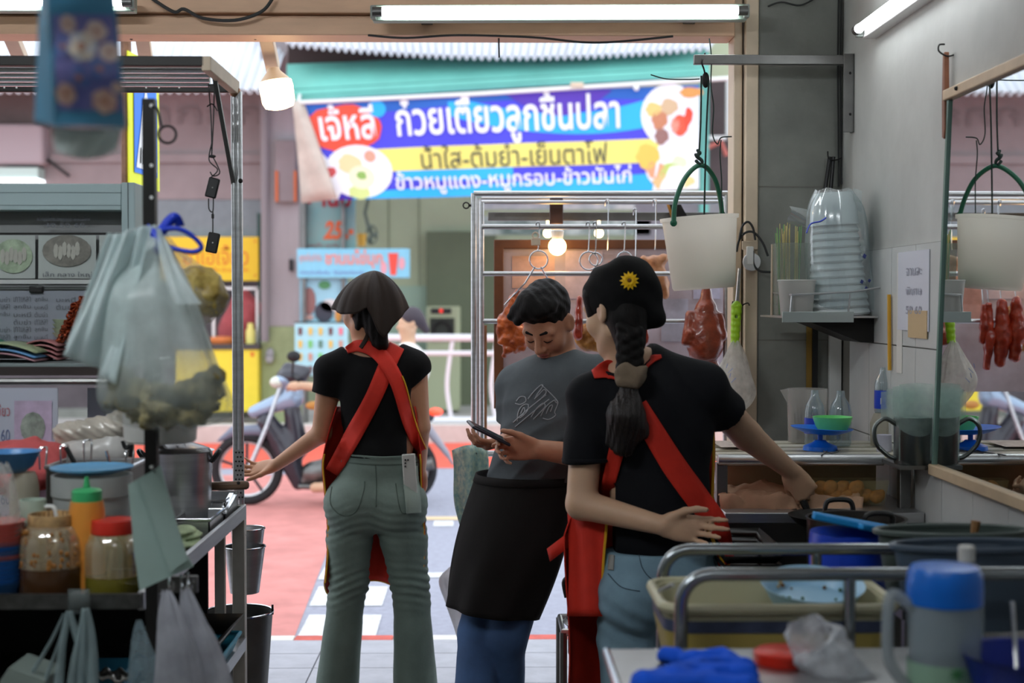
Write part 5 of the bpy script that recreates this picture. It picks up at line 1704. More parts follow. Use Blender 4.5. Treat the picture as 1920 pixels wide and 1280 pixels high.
# menu cards standing on the counter
def card(x0, y0, x1, y1, Y, label, text):
    t = thing('menu_card_stand', P((x0 + x1) / 2, y1, Y), label, 'menu card', 'standing menu cards')
    MB().prism([P(x0, y1, Y), P(x1, y1, Y), P(x1, y0, Y), P(x0, y0, Y)], (0, .004, 0)).build('card', mat('lilac_card', (190, 196, 210), .4), t, angle=0)
    if text:
        g = quad(P(x0, y1, Y), P(x1, y1, Y), P(x1, y0, Y), P(x0, y0, Y))
        M_T = mat('card_ink', (110, 122, 160), .6); M_Rr = mat('card_red_ink', (190, 110, 120), .6)
        for k, (v, s_, m) in enumerate(((.86, 'บะหมี่เกี๊ยว', M_Rr), (.70, '40 50 60', M_T), (.58, 'พิเศษ ธรรมดา', M_T), (.42, 'เย็นตาโฟ', M_Rr), (.3, '40 50 60', M_T), (.18, 'พิเศษ ธรรมดา', M_T))):
            lettering('card_writing', s_, g, (.1, v - .035, .47, v + .04), m, t, (0, -.003, 0))
        for v in (.75, .43):
            q0 = lambda u, w: g(u, w) + V(0, -.003, 0)
            MB().add([q0(.52, v - .17), q0(.94, v - .17), q0(.94, v + .17), q0(.52, v + .17)], [(0, 1, 2, 3)]).build('photo_print', mat('photo_lilac', (198, 180, 206), .5, var=.2, scale=20), t, angle=0)
            MB().add([g(.73 + .14 * math.cos(k * .52), v + .1 * math.sin(k * .52)) + V(0, -.005, 0) for k in range(12)], [tuple(range(12))]).build('dish_print', mat('photo_dish', (150, 160, 150), .5, var=.4, scale=40), t, angle=0)
    return t


ycard = 3.6
zf = ZC - .025
card(-60, 727, 108, 727 + (P(0, 727, ycard).z - zf) / (ycard / F), ycard, 'pale lilac menu card with two dish photos standing on the cart counter', True)
card(164, 727, 235, 727 + (P(0, 727, 3.9).z - zf) / (3.9 / F), 3.9, 'plain pale blue card standing behind the large hanging bag', False)

# ------------------------------------------------------------------ things on the cart counter
def on_counter(x, Y):
    p = P(x, 600, Y)
    return V(p.x, Y, zf)


def zy(y, Y):
    return P(300, y, Y).z


# red cloth
c = P(45, 850, 3.45)
pr = [EL(P(30, 842, 3.45), (.075, .05, .022), k=0), EL(P(85, 850, 3.45), (.05, .05, .03), k=.02), RC(P(10, 852, 3.4), P(65, 828, 3.42), .02, .016, .02), EL(P(70, 880, 3.42), (.07, .05, .05), k=.03), EL(P(20, 890, 3.42), (.07, .05, .05), k=.03), EL(V(P(50, 900, 3.42).x, 3.42, zf + .045), (.1, .06, .045), k=.04), FN(lambda d, q: d + .005 * wob(q, 50, 1.2)), HS((0, 0, zf), (0, 0, -1))]
o = blob('cloth', pr, .006, mat('coral_cloth', (206, 96, 96), .9, var=.15, scale=14, bump=.2, bscale=50), None)
tag(o, 'crumpled coral red cloth on the cart counter', 'cloth')
# clear packages
pr = [RC(P(122, 812, 3.5), P(215, 800, 3.5), .028, .032, 0), EL(P(222, 795, 3.5), (.02, .02, .03), k=.02), FN(lambda d, q: d + .004 * wob(q, 60) + .0025 * np.sin(q[:, 0] * 200 + q[:, 2] * 300))]
o = blob('noodle_packet', pr, .005, mat('wrapped_noodles', (206, 198, 184), .2, var=.2, scale=18, coat=.6), None)
tag(o, 'clear wrapped packet of noodles lying on a white bag on the cart', 'packet')
pr = [EL(P(165, 850, 3.5), (.09, .045, .04), k=0), EL(V(P(165, 850, 3.5).x, 3.5, zf + .06), (.1, .06, .06), k=.04), EL(P(215, 840, 3.5), (.04, .035, .045), k=.02), FN(lambda d, q: d + .005 * wob(q, 45, 4.0)), HS((0, 0, zf), (0, 0, -1))]
o = blob('plastic_bag', pr, .006, mat('white_bag', (208, 206, 202), .3, var=.06, coat=.3), None)
tag(o, 'bulky white plastic bag beneath the noodle packet on the cart', 'bag')
# cooking box with wire handled baskets
cb = thing('noodle_boiler', on_counter(150, 3.38), 'steel noodle boiler with wire handled strainers on the cart', 'boiler')
xa, xb = P(92, 0, 3.34).x, P(250, 0, 3.34).x
zt_ = zy(874, 3.3)
MB().span((xa, 3.28, zf), (xb, 3.44, zt_)).build('tank', M_STEELD, cb, bevel=.004)
MB().tube([(xa, 3.28, zt_), (xb, 3.28, zt_), (xb, 3.44, zt_), (xa, 3.44, zt_)], .005, 6, closed=True).build('rim', M_STEEL, cb)
for (x, y) in ((80, 840), (120, 836), (164, 826), (242, 846)):
    a = P(x - 5, 880, 3.3); b = P(x + 5, 880, 3.3)
    MB().tube(spline([a, P(x - 7, y + 4, 3.31), P(x - 4, y, 3.32), P(x + 6, y - 2, 3.32), P(x + 8, y + 3, 3.31), b], 5), .0022, 6).build('strainer_handle', M_CHROME, cb)
MB().tube([P(124, 838, 3.3), P(140, 868, 3.3)], .006, 8).build('grip', M_BLACK, cb)
MB().bar(P(199, 845, 3.29), P(207, 872, 3.29), .012, .004).build('spoon_handle', M_CHROME, cb)
MB().tube(spline([P(230, 826, 3.31), P(236, 840, 3.31), P(246, 834, 3.31), P(244, 856, 3.31)], 5), .005, 8).build('clip_grip', M_BLACK, cb)
# aluminium pot with lid
Yp = 3.92
pc_ = on_counter(336, Yp)
rp_ = (396 - 336) * Yp / F
zr_ = zy(846, Yp)
pt_ = thing('cooking_pot', pc_, 'round aluminium cooking pot with black handles behind the slotted post', 'pot')
hh = zr_ - zf
MB().lathe([(.0, 0), (rp_ * .86, 0), (rp_ * .94, .012), (rp_ * .97, hh * .7), (rp_, hh * .78), (rp_, hh), (rp_ * 1.06, hh + .003), (rp_ * .97, hh), (rp_ * .95, .01), (0, .008)], pc_, 40).build('pan', M_STEEL, pt_)
plid = MB().lathe([(rp_ * .96, hh), (rp_ * .9, hh + .008), (rp_ * .75, hh + .014), (rp_ * .2, hh + .03), (.0, hh + .031)], pc_, 40).build('lid', mat('dark_lid', (62, 60, 60), .25, metal=.7), pt_)
MB().tube(circle(pc_ + V(.01, -.03, hh + .035), .012, 12), .003, 6, closed=True).build('lid_ring', M_CHROME, plid)
hx = pc_ + V(rp_, -.01, hh * .85)
MB().tube(spline([hx + V(0, -.012, .004), hx + V(.018, -.012, .028), hx + V(.022, .0, .034), hx + V(.018, .014, .028), hx + V(0, .014, .004)], 5), .006, 8).build('handle', M_BLACK, pt_)
hx = pc_ + V(-rp_, -.01, hh * .85)
MB().tube(spline([hx + V(0, -.012, .004), hx + V(-.018, -.012, .028), hx + V(-.022, .0, .034), hx + V(-.018, .014, .028), hx + V(0, .014, .004)], 5), .006, 8).build('handle', M_BLACK, pt_)
# white tub fixed behind the post, under the bag
ct_ = P(301, 828, 2.995)
o = MB().lathe([(.0, 0), (.07, 0), (.074, .004), (.078, .062), (.074, .062), (.068, .006), (0, .005)], ct_, 36).build('white_tub', mat('matt_white_tub', (206, 206, 202), .5), None)
tag(o, 'small white tub fixed behind the black post under the carrier bag', 'tub')
# steel trays on the right of the counter
for k, (x0, Y0, Y1_, h_, lab) in enumerate(((322, 3.93, 4.12, .066, 'rectangular steel food pan at the far cart end'), (318, 3.71, 3.9, .048, 'rectangular steel food pan behind the mint green cloth'))):
    a, b = P(x0, 0, Y0).x, XC - .01
    t = thing('steel_tray', V((a + b) / 2, (Y0 + Y1_) / 2, zf), lab, 'tray', 'steel food pans')
    zt2 = zf + h_
    MB().span((a, Y0, zf), (b, Y1_, zf + .004)).build('base', M_STEEL, t)
    for (p0, p1) in (((a, Y0), (a + .004, Y1_)), ((b - .004, Y0), (b, Y1_)), ((a, Y0), (b, Y0 + .004)), ((a, Y1_ - .004), (b, Y1_))):
        MB().span((p0[0], p0[1], zf), (p1[0], p1[1], zt2)).build('side', M_STEEL, t)
    MB().tube([(a, Y0, zt2), (b, Y0, zt2), (b, Y1_, zt2), (a, Y1_, zt2)], .005, 6, closed=True).build('rim', M_CHROME, t)
cxx = XC - .055
pr = [EL((cxx, 3.58, zf + .012), (.05, .08, .012), k=0), EL((cxx + .004, 3.6, zf + .028), (.044, .066, .012), k=.003), EL((cxx - .004, 3.58, zf + .042), (.04, .06, .011), k=.003), FN(lambda d, q: d + .0028 * wob(q, 60, 2))]
o = blob('folded_cloth', pr, .005, mat('mint_green_cloth', (178, 196, 156), .9, var=.25, scale=25, bump=.2), None)
tag(o, 'folded mint green cloth on the right end of the cart counter', 'cloth')
pn_ = thing('frying_pan', P(340, 914, 3.98), 'pan with pale shaft and brown wooden handle resting across the food pans', 'pan')
MB().bar(P(318, 914, 3.98), P(366, 912, 3.98), .02, .018).build('shaft', mat('pale_blue_metal', (186, 206, 214), .35), pn_, bevel=.003)
phd = MB().bar(P(365, 912, 3.98), P(467, 909, 3.98), .024, .024).build('handle', mat('brown_wood', (104, 80, 62), .5, var=.2, scale=30, stretch=(.2, 1, 1)), pn_, bevel=.008)
MB().lathe([(.0, 0), (.005, 0), (.0, .001)], P(447, 905, 3.967), 10, Euler((math.pi / 2, 0, 0)).to_matrix()).build('hole', M_BLACK, phd)
pcn = P(285, 918, 3.98)
MB().lathe([(.0, 0), (.045, 0), (.06, .03), (.057, .03), (.043, .004), (0, .004)], V(pcn.x, 3.98, pcn.z - .018), 32).build('bowl', M_STEEL, pn_)
tg = MB().bar(P(414, 962, 3.88), P(434, 925, 4.02), .012, .004).bar(P(420, 964, 3.88), P(440, 928, 4.02), .012, .004).build('tongs', M_CHROME, None)
tag(tg, 'steel tongs leaning on the rear tray corner of the cart', 'tongs')

# white tub with a blue plate
Yt = 3.14
tc_ = on_counter(170, Yt)
R_ = 74 * Yt / F
zt3 = zy(889, Yt) - zf
o = MB().lathe([(.0, 0), (R_ * .82, 0), (R_ * .9, .01), (R_ * .95, zt3 * .8), (R_ * 1.0, zt3 * .82), (R_ * 1.0, zt3), (R_ * .93, zt3), (R_ * .86, .01), (0, .006)], tc_, 40).build('food_tub', film('white_tub_plastic', (206, 210, 208), .93, .35), None)
tag(o, 'round white plastic tub with a blue plate as its lid', 'tub')
o = MB().lathe([(.0, .008), (R_ * .6, .008), (R_ * .98, .016), (R_ * 1.03, .018), (R_ * 1.02, .014), (R_ * .6, .003), (0, .003)], tc_ + V(0, 0, zt3), 40).build('plate', mat('sky_blue_melamine', (108, 172, 216), .3), None)
tag(o, 'sky blue plate lying on the round white tub', 'plate')
# bowl on container at the left edge
Yq = 3.2
qc = on_counter(42, Yq)
zt4 = zy(884, Yq) - zf
o = MB().lathe([(.0, 0), (.024, 0), (.03, .01), (.033, zt4 * .85), (.029, zt4 * .95), (.024, zt4), (0, zt4)], qc, 28).build('lidded_cup', film('cloudy_cup', (200, 196, 176), .8, .3), None)
tag(o, 'cloudy lidded container under the blue bowl', 'container')
qb = qc + V(-.03, 0, zt4)
o = MB().lathe([(.0, 0), (.032, 0), (.05, .014), (.065, .045), (.068, .047), (.062, .045), (.047, .017), (.03, .005), (0, .005)], qb, 36).build('bowl', mat('blue_bowl', (90, 150, 206), .3), None)
tag(o, 'light blue bowl on the cloudy container at the cart edge', 'bowl')
o = MB().lathe([(.0, 0), (.04, 0), (.045, .08), (.04, .1), (0, .102)], on_counter(80, 3.26), 28).build('beige_tub', film('beige_tub_plastic', (204, 186, 164), .9, .4), None)
tag(o, 'beige lidded tub between the blue bowl and the white tub', 'tub')
mg = thing('mug', on_counter(58, 3.04), 'small pale green mug with white handle by the brown jar', 'mug')
zm = zy(935, 3.04) - zf
MB().lathe([(.0, 0), (.026, 0), (.028, zm), (.025, zm), (.023, .006), (0, .006)], on_counter(58, 3.04), 28).build('cup', mat('pale_green_ceramic', (186, 206, 190), .3), mg)
h0 = on_counter(58, 3.04) + V(.027, -.004, 0)
MB().tube(spline([h0 + V(0, 0, zm * .92), h0 + V(.022, 0, zm * .88), h0 + V(.024, 0, zm * .5), h0 + V(.0, 0, zm * .35)], 6), .005, 8).build('handle', M_WHITE, mg)
# squeeze bottle
sb = thing('squeeze_bottle', on_counter(160, 3.0), 'orange sauce squeeze bottle with green nozzle cap', 'bottle')
r_ = 33 * 3.0 / F
z1, z2, z3 = zy(938, 3.0) - zf, zy(916, 3.0) - zf, zy(893, 3.0) - zf
c0 = on_counter(160, 3.0)
MB().lathe([(.0, 0), (r_ * .95, 0), (r_, .008), (r_, z1 - .02), (r_ * .9, z1), (0, z1)], c0, 28).build('body', mat('orange_sauce', (222, 146, 60), .3, sss=.1), sb)
cp = MB().lathe([(.0, z1), (r_ * .84, z1), (r_ * .84, z2 - .004), (r_ * .7, z2), (.008, z2 + .003), (.004, z3), (0, z3)], c0, 28).build('cap', mat('green_cap', (64, 176, 110), .35), sb)
# glass jars
def jar(x, y0, y1, R, Y, label, fill_y, liq, lid, stain):
    c = on_counter(x, Y)
    H = zy(y0, Y) - zf
    t = thing('sauce_jar', c, label, 'jar', 'big sauce jars')
    nk = R * .62
    hf = zy(fill_y, Y) - zf
    prof = [(R, hf + .001), (R, H * .6), (R * .97, H * .72), (R * .8, H * .84), (nk, H * .88), (nk, H)]
    MB().lathe(prof, c, 36).build('glass', clear('jar_glass_' + lid[0], stain, .08, .5), t)
    MB().lathe([(.0, .002), (R * .93, .002), (R, .014), (R, hf), (0, hf)], c, 36).build('sauce', mat('sauce_' + lid[0], liq, .2, coat=.5), t)
    return t, c, H, nk


jr, c0, H, nk = jar(94, 962, 1108, 64 * 2.99 / F, 2.99, 'big glass jar of brown sauce with a stained open neck', 1058, (74, 48, 28), ('brown',), (226, 200, 158))
MB().lathe([(nk * 1.06, H - .026), (nk * 1.12, H - .02), (nk * 1.1, H), (nk * 1.0, H), (nk, H - .03)], c0, 28).build('neck_ring', mat('stained_plastic', (196, 160, 112), .4, var=.4, scale=30), jr)
rg = random.Random(9)
for i in range(46):
    a = rg.uniform(-2.9, -.25); z = rg.uniform(H * .4, H * .82)
    R = 64 * 2.99 / F * (1.005 if z < H * .6 else 1.005 - (z / H - .6) * .55)
    s_ = rg.uniform(.002, .006)
    MB().ball(c0 + V(R * math.cos(a), R * math.sin(a), z), s_, 6, 4, (1, .4, rg.uniform(1, 1.8))).build('sauce_spot', mat('sauce_spot', (150, 98, 40), .4), jr)
jr2, c0, H, nk = jar(210, 978, 1106, 53 * 2.98 / F, 2.98, 'glass jar of yellow oil with a red screw lid', 1076, (112, 104, 36), ('yellow',), (230, 212, 164))
MB().lathe([(.0, H + .006), (nk * 1.18, H + .006), (nk * 1.24, H), (nk * 1.24, H - .022), (nk * 1.1, H - .022)], c0, 32).build('lid', mat('red_lid', (196, 44, 30), .35), jr2)
MB().tube([c0 + V(.008, .0, H), c0 + V(-.008, -.02, .04)], .004, 8).build('spoon', M_STEEL, jr2)
# stack of bowls at the left edge
cx = on_counter(-8, 2.96)
for i in range(14):
    o = MB().lathe([(.0, 0), (.03, 0), (.036, .006), (.054, .04), (.056, .0405), (.051, .04), (.033, .008), (0, .003)], cx + V(.0, 0, .0095 * i), 32).build('stacked_bowl', mat('coral_pink_bowl', (206, 112, 104), .35) if i in (6, 9, 10, 11, 12, 13) else mat('deep_blue_bowl', (56, 116, 180), .35), None)
    tag(o, ('coral pink bowl' if i in (6, 9, 10, 11, 12, 13) else 'deep blue bowl') + ', %s from the bottom of the nested stack at the left cart corner' % ORD[i], 'bowl', 'nested pink bowls' if i in (6, 9, 10, 11, 12, 13) else 'nested blue bowls')
# clear bag, far left
def bag_loft(name, rings, m, label=None, cat=None, parent=None, folds=9, depth=.5, seg=48, foldamp=.06, solid=0.0, seed=0.0, caps=False):
    """rings: (xl, xr, y, Y) in picture terms, top to bottom"""
    path = []
    R = []
    for i, (xl_, xr_, y, Y) in enumerate(rings):
        a, b = P(xl_, y, Y), P(xr_, y, Y)
        R.append(((a + b) / 2, (b - a).length / 2))
    pts = spline([r[0] for r in R], 6); rr = spline([V(r[1], 0, 0) for r in R], 6)
    rows_ = []
    n = len(pts)
    for i in range(n):
        t = i / (n - 1)
        fa = foldamp * (1 - .75 * t)
        row = []
        for k in range(seg):
            a = 2 * math.pi * k / seg
            f = 1 + fa * math.sin(folds * a + seed + 2 * t) + fa * .5 * math.sin((2 * folds + 3) * a - 5 * t + seed) + .02 * math.sin(3 * a + 9 * t + seed)
            w = rr[i].x
            row.append(pts[i] + V(w * f * math.cos(a), min(w, .2) * depth * f * math.sin(a), .004 * math.sin(5 * a + seed + 8 * t)))
        rows_.append(row)
    mb = MB().loft(rows_, caps=caps)
    o = mb.build(name, m, parent, angle=180, solid=solid)
    if label: tag(o, label, cat)
    return o


M_FILM = film('pale_bag_film', (214, 228, 226), .42, .3, .12, 14)
M_FILM2 = film('clear_bag_film', (226, 226, 220), .3, .2, .12, 25)
bag_loft('plastic_bag', [(-30, 12, 868, 2.95), (-40, 26, 900, 2.95), (-40, 36, 950, 2.95), (-40, 42, 1000, 2.95)], M_FILM2, 'clear plastic bag at the left edge above the bowls', 'bag')

# ------------------------------------------------------------------ bags hanging from the post
Yh = 2.72
hb = thing('carrier_bag', P(315, 800, Yh), 'large pale carrier bag of dark leafy food tied to the black post', 'bag')
bag_loft('bag_film', [(278, 296, 424, 2.84), (240, 322, 480, 2.78), (212, 352, 545, Yh), (200, 378, 610, Yh), (196, 402, 670, Yh), (186, 426, 725, Yh), (192, 433, 760, Yh), (224, 418, 788, Yh), (272, 360, 802, Yh)], film('carrier_film', (220, 234, 232), .7, .3, .12, 16, zgrad=(.03, .2, .34, 1.0)), parent=hb, folds=9, foldamp=.09, depth=.62)
def flapf(u, v):
    top = P(202 + 86 * u, 436 - 12 * u + 4 * math.sin(6 * u), 2.74)
    bot = P(114 + 110 * u ** 1.2, 650 + 70 * u, 2.68)
    p = top * (1 - v) + bot * v
    return p + V(.0, .025 * math.sin(10 * u + 2 * v) * (.3 + v) + .012 * math.sin(23 * u), 0)


MB().sheet(flapf, 26, 20).build('bag_side', film('carrier_side', (222, 236, 236), .72, .3, .1, 12), hb, angle=180, solid=.001)
def handlef(u, v):
    top = P(292 + 8 * u, 428, 2.73); mid = P(300 + 40 * u, 520, 2.65); bot = P(330 + 50 * u, 570, 2.64)
    p = top * (1 - v) ** 2 + mid * 2 * v * (1 - v) + bot * v * v
    return p + V(0, .006 * math.sin(9 * u + 3 * v), 0)


MB().sheet(handlef, 8, 12).build('bag_handle', film('carrier_side', (222, 236, 236), .72, .3, .1, 12), hb, angle=180)
pr = []
rg = random.Random(11)
for i in range(120):
    x = rg.uniform(214, 408); t = abs(x - 311) / 100
    y = rg.uniform(708 + 22 * (1 - t), 788 - 18 * t ** 2)
    if t > .7: y = rg.uniform(700, 762)
    q = P(x, y, Yh + rg.uniform(-.045, .045) * (1.2 - t))
    pr.append(EL(q, (rg.uniform(.012, .024), rg.uniform(.01, .02), rg.uniform(.01, .02)), k=.006))
blob('leafy_food', pr + [FN(lambda d, q: d + .004 * wob(q, 90, 1) + .004 * wob(q, 210, 3))], .004, mat('dark_leafy_food', (96, 90, 58), .5, var=.55, scale=34, col2=(176, 160, 104), bump=.4, bscale=60), hb)
rb = thing('ribbon_tie', P(330, 470, 2.8), 'bright blue plastic ribbon tying the bags to the post', 'ribbon')
def ribbon(pts, w=.012):
    pts = spline([P(*p) for p in pts], 6)
    mb = MB(); rows_ = []
    for i, p in enumerate(pts):
        t = (pts[min(i + 1, len(pts) - 1)] - pts[max(i - 1, 0)]).normalized()
        s_ = t.cross(V(.2, 1, .3)).normalized()
        rows_.append([p - s_ * w * .5, p + V(0, -.004, 0), p + s_ * w * .5])
    return mb.loft(rows_, caps=False, closed_ring=False)


M_RIB = mat('blue_ribbon', (24, 56, 190), .4)
ribbon([(276, 428, 2.83), (290, 438, 2.81), (304, 432, 2.8), (318, 414, 2.8), (330, 408, 2.8), (338, 424, 2.81)], .02).build('bow', M_RIB, rb, angle=180, solid=.002)
ribbon([(300, 432, 2.8), (330, 428, 2.79), (358, 440, 2.79), (378, 462, 2.79), (364, 472, 2.79), (335, 468, 2.8), (308, 460, 2.81)], .009).build('loop', M_RIB, rb, angle=180, solid=.002)
ribbon([(282, 430, 2.81), (296, 452, 2.8), (300, 466, 2.8), (290, 470, 2.8)], .014).build('tail', M_RIB, rb, angle=180, solid=.002)
yb_ = thing('food_bag', P(380, 600, 2.98), 'knotted clear bag of yellow brown pickled food behind the carrier bag', 'bag')
bag_loft('bag_film', [(300, 312, 436, 2.9), (300, 336, 470, 2.95), (310, 384, 505, 2.98), (322, 420, 545, 2.98), (330, 428, 570, 2.98), (345, 405, 596, 2.98), (360, 385, 606, 2.98)], M_FILM2, parent=yb_, folds=8, foldamp=.08, depth=.7)
pr = [EL(P(372, 545, 2.98), (.05, .036, .05), k=0), EL(P(398, 560, 2.98), (.03, .03, .036), k=.02), EL(P(355, 530, 2.98), (.04, .03, .03), k=.02), FN(lambda d, q: d + .006 * wob(q, 70, 2) + .003 * wob(q, 150))]
blob('pickled_food', pr, .005, mat('mustard_food', (176, 140, 50), .4, var=.45, scale=28, col2=(214, 190, 110), bump=.4), yb_)
# pale green paper sheets on the post hook
pg = thing('paper_pad', P(300, 1105, 2.8), 'folded pale green paper sheets hanging at the post below the bag', 'paper')
for k, pts in enumerate((((240, 908), (290, 880), (338, 1020), (362, 1062), (320, 1080), (262, 1107), (252, 1040)), ((262, 905), (300, 872), (330, 980), (352, 1050), (318, 1072)))):
    pp = [P(x, y, 2.8 - .012 * k + .0004 * (x - 240)) for x, y in pts]
    MB().prism(pp, (0, .006, 0)).build('sheet', mat('mint_paper', (176, 202, 194), .7, var=.05), pg, angle=0)
MB().tube([P(288, 872, 2.88), P(290, 884, 2.8)], .002, 6).build('wire', M_WIRE, pg)
# thin bags on the hooks
M_FILM3 = film('lilac_bag_film', (190, 192, 200), .72, .35, .12, 18)
bag_loft('plastic_bag', [(304, 318, 1108, 2.78), (296, 340, 1150, 2.76), (292, 366, 1210, 2.75), (286, 385, 1300, 2.75)], M_FILM3, 'lilac grey plastic bag on the left hook of the cart', 'bag', folds=5, foldamp=.12, depth=.5)
bag_loft('plastic_bag', [(338, 354, 1105, 2.82), (338, 380, 1150, 2.81), (342, 410, 1210, 2.8), (340, 442, 1300, 2.8)], M_FILM3, 'lilac grey plastic bag on the right hook of the cart', 'bag', folds=5, foldamp=.12, depth=.5, seed=1.0)
bag_loft('plastic_bag', [(256, 264, 1164, 2.8), (248, 280, 1200, 2.79), (243, 296, 1240, 2.78), (240, 318, 1300, 2.78)], film('blue_grey_film', (150, 172, 180), .5, .3, .15, 16), 'blue grey plastic bag hanging at the post foot of the cart', 'bag', folds=5, foldamp=.12, depth=.5, seed=2.0)
tb_ = thing('bag_bundle', P(150, 1280, 2.8), 'bundle of thin carrier bags hanging by their handles under the front rim', 'bag')
for k, pts in enumerate((((120, 1150), (96, 1200), (60, 1262), (46, 1300)), ((124, 1150), (112, 1200), (90, 1260), (80, 1300)), ((128, 1145), (118, 1200), (112, 1250), (108, 1300)), ((130, 1145), (142, 1190), (160, 1240), (174, 1300)), ((158, 1140), (150, 1190), (140, 1240), (132, 1300)), ((160, 1140), (168, 1180), (172, 1230), (172, 1300)), ((157, 1142), (156, 1200), (152, 1250), (150, 1300)))):
    c_ = spline([P(x, y, 2.84 - .008 * k) for x, y in pts], 6)
    w0 = (.006, .005, .011, .012, .011, .014, .008)[k]
    MB().loft([[p + V(-w0 * (.5 + .5 * i / len(c_)), .003, 0), p + V(0, -.003, 0), p + V(w0 * (.5 + .5 * i / len(c_)), .003, 0)] for i, p in enumerate(c_)], caps=False, closed_ring=False).build('bag_strip', film('strip_film', (176, 196, 198), .6, .3, .1, 10), tb_, angle=180, solid=.001)
MB().sheet(lambda u, v: P(128 + 40 * u, 1150 - 46 * v, 2.865 - .01 * math.sin(3.1 * v)), 3, 6).build('bag_loop', film('strip_film2', (128, 138, 138), .55, .3), tb_, angle=180, solid=.001)
# lower shelf things
bt = thing('basket', V(P(360, 0, 3.85).x, 3.8, .5), 'turquoise plastic basket with a black tray on the lower shelf', 'basket')
xa, xb = P(330, 0, 3.8).x - .1, P(422, 0, 3.8).x
MB().loft([[(xa + .02, 3.66, .501), (xb - .03, 3.66, .501), (xb - .03, 3.96, .501), (xa + .02, 3.96, .501)], [(xa, 3.64, .57), (xb, 3.64, .57), (xb, 3.98, .57), (xa, 3.98, .57)]], caps=False).build('basket_wall', mat('turquoise_plastic', (56, 160, 190), .4), bt, solid=.004)
MB().tube([(xa, 3.64, .57), (xb, 3.64, .57), (xb, 3.98, .57), (xa, 3.98, .57)], .006, 6, closed=True).build('basket_rim', mat('turquoise_plastic', (56, 160, 190), .4), bt)
o = MB().loft([[(xa + .04, 3.68, .578), (xb - .04, 3.68, .578), (xb - .04, 3.94, .578), (xa + .04, 3.94, .578)], [(xa + .0, 3.62, .625), (xb + .012, 3.62, .625), (xb + .012, 3.97, .625), (xa, 3.97, .625)]], caps=False).build('black_tray', mat('worn_black_tray', (48, 46, 44), .4, metal=.4), None, solid=.004)
tag(o, 'black oven tray set in the turquoise basket on the lower shelf', 'tray')
MB().span(P(150, 1300, 3.2), P(262, 1232, 3.35)).build('crate', mat('teal_crate', (30, 110, 140), .5), None, bevel=.004)
tag(bpy.data.objects['crate'], 'teal plastic crate on the lower shelf below the jars', 'crate')
pr = [RC(P(180 + 9 * i, 1262 + 6 * math.sin(i * 2.3), 3.18), P(192 + 9 * i, 1272 - 5 * math.sin(i * 1.3), 3.16), .008, .006, .004) for i in range(7)]
o = blob('foil_scraps', pr + [FN(lambda d, q: d + .003 * wob(q, 120))], .004, mat('silver_foil', (196, 196, 196), .2, metal=.9), None)
tag(o, 'heap of crumpled silver foil by the teal crate', 'foil')
o = MB().prism([P(0, 1276, 2.82), P(16, 1252, 2.82), P(84, 1276, 2.82), P(84, 1310, 2.82), P(0, 1310, 2.82)], (0, .12, 0)).build('paper_box', mat('grey_board', (124, 136, 130), .7), None)
tag(o, 'grey green cardboard box at the bottom left corner', 'box')

# key fobs and cord from the rack
kf = thing('key_fobs', P(398, 475, 3.95), 'two black key fobs on a knotted cord under the cart rack', 'key fob')
for pts in ([(391, 158), (396, 230), (397, 290)], [(402, 158), (400, 230), (397, 290)], [(388, 200), (398, 195), (408, 208)], [(397, 268), (392, 300), (408, 318), (396, 332)], [(397, 290), (412, 322), (400, 330), (394, 322)], [(391, 372), (392, 392), (399, 396), (400, 372)], [(399, 396), (399, 436)]):
    MB().tube(spline([P(x, y, 3.95) for x, y in pts], 6), .0018, 6).build('cord', M_WIRE, kf)
for (x0, y0, x1, y1, r) in ((386, 333, 411, 371, .25), (386, 436, 412, 474, .2)):
    c_ = P((x0 + x1) / 2, (y0 + y1) / 2, 3.95)
    fob = MB().box(c_, ((x1 - x0) * 3.95 / F * .85, .012, (y1 - y0) * 3.95 / F), (0, r, 0)).build('fob', M_BLACK, kf, bevel=.004)
    MB().ball(c_ + V(.001, -.007, 0), .002, 8, 6).build('button', M_WHITE, fob)
MB().box(P(399, 405, 3.95), (.007, .006, .013)).build('bead', M_BLACK, kf, bevel=.001)
MB().ball(P(398, 293, 3.95), .008, 10, 6, (1.3, .8, .6)).build('knot', M_WIRE, kf)
tr_ = thing('tape_ring', P(313, 270, 2.86), 'black tape ring hooked on the black cart post', 'ring')
MB().tube(circle(P(314, 252, 2.86), 16 * 2.86 / F, 24), .0028, 6, closed=True).build('ring', M_BLACK, tr_)
MB().tube(spline([P(286, 200, 2.88), P(296, 206, 2.87), P(303, 236, 2.86)], 5), .003, 6).build('loop', M_BLACK, tr_)

# steel buckets behind the cart end
for (xr_, yt, yb0, Y, R, lab) in ((496, 990, 1066, 4.34, .052, 'small steel bucket hanging highest behind the cart end'), (497, 1024, 1110, 4.30, .062, 'small steel bucket hanging below another behind the cart end')):
    t = thing('steel_bucket', P(xr_, yb0, Y) - V(R, 0, 0), lab, 'bucket', 'steel buckets behind the cart')
    c_ = P(xr_, yt, Y) - V(R, 0, 0)
    H = P(0, yt, Y).z - P(0, yb0, Y).z
    MB().lathe([(0, -H), (R * .7, -H), (R, 0), (R * .97, 0), (R * .67, -H + .003), (0, -H + .003)], c_, 32).build('pail', M_STEEL, t)
    MB().tube(circle(c_, R, 28, (1, 0, 0), (0, 1, 0)), .0028, 6, closed=True).build('rim', M_CHROME, t)
    MB().tube([c_ + V(-R * .4, -R * .9, 0), V(lx + .018, yb - .01, c_.z + .06)], .002, 5).build('bail', M_CHROME, t)
R = .105
c_ = P(511, 1146, 4.36) - V(R, 0, 0)
t = thing('steel_bucket', V(c_.x, c_.y, 0), 'tall steel bin standing on the floor behind the cart end', 'bucket')
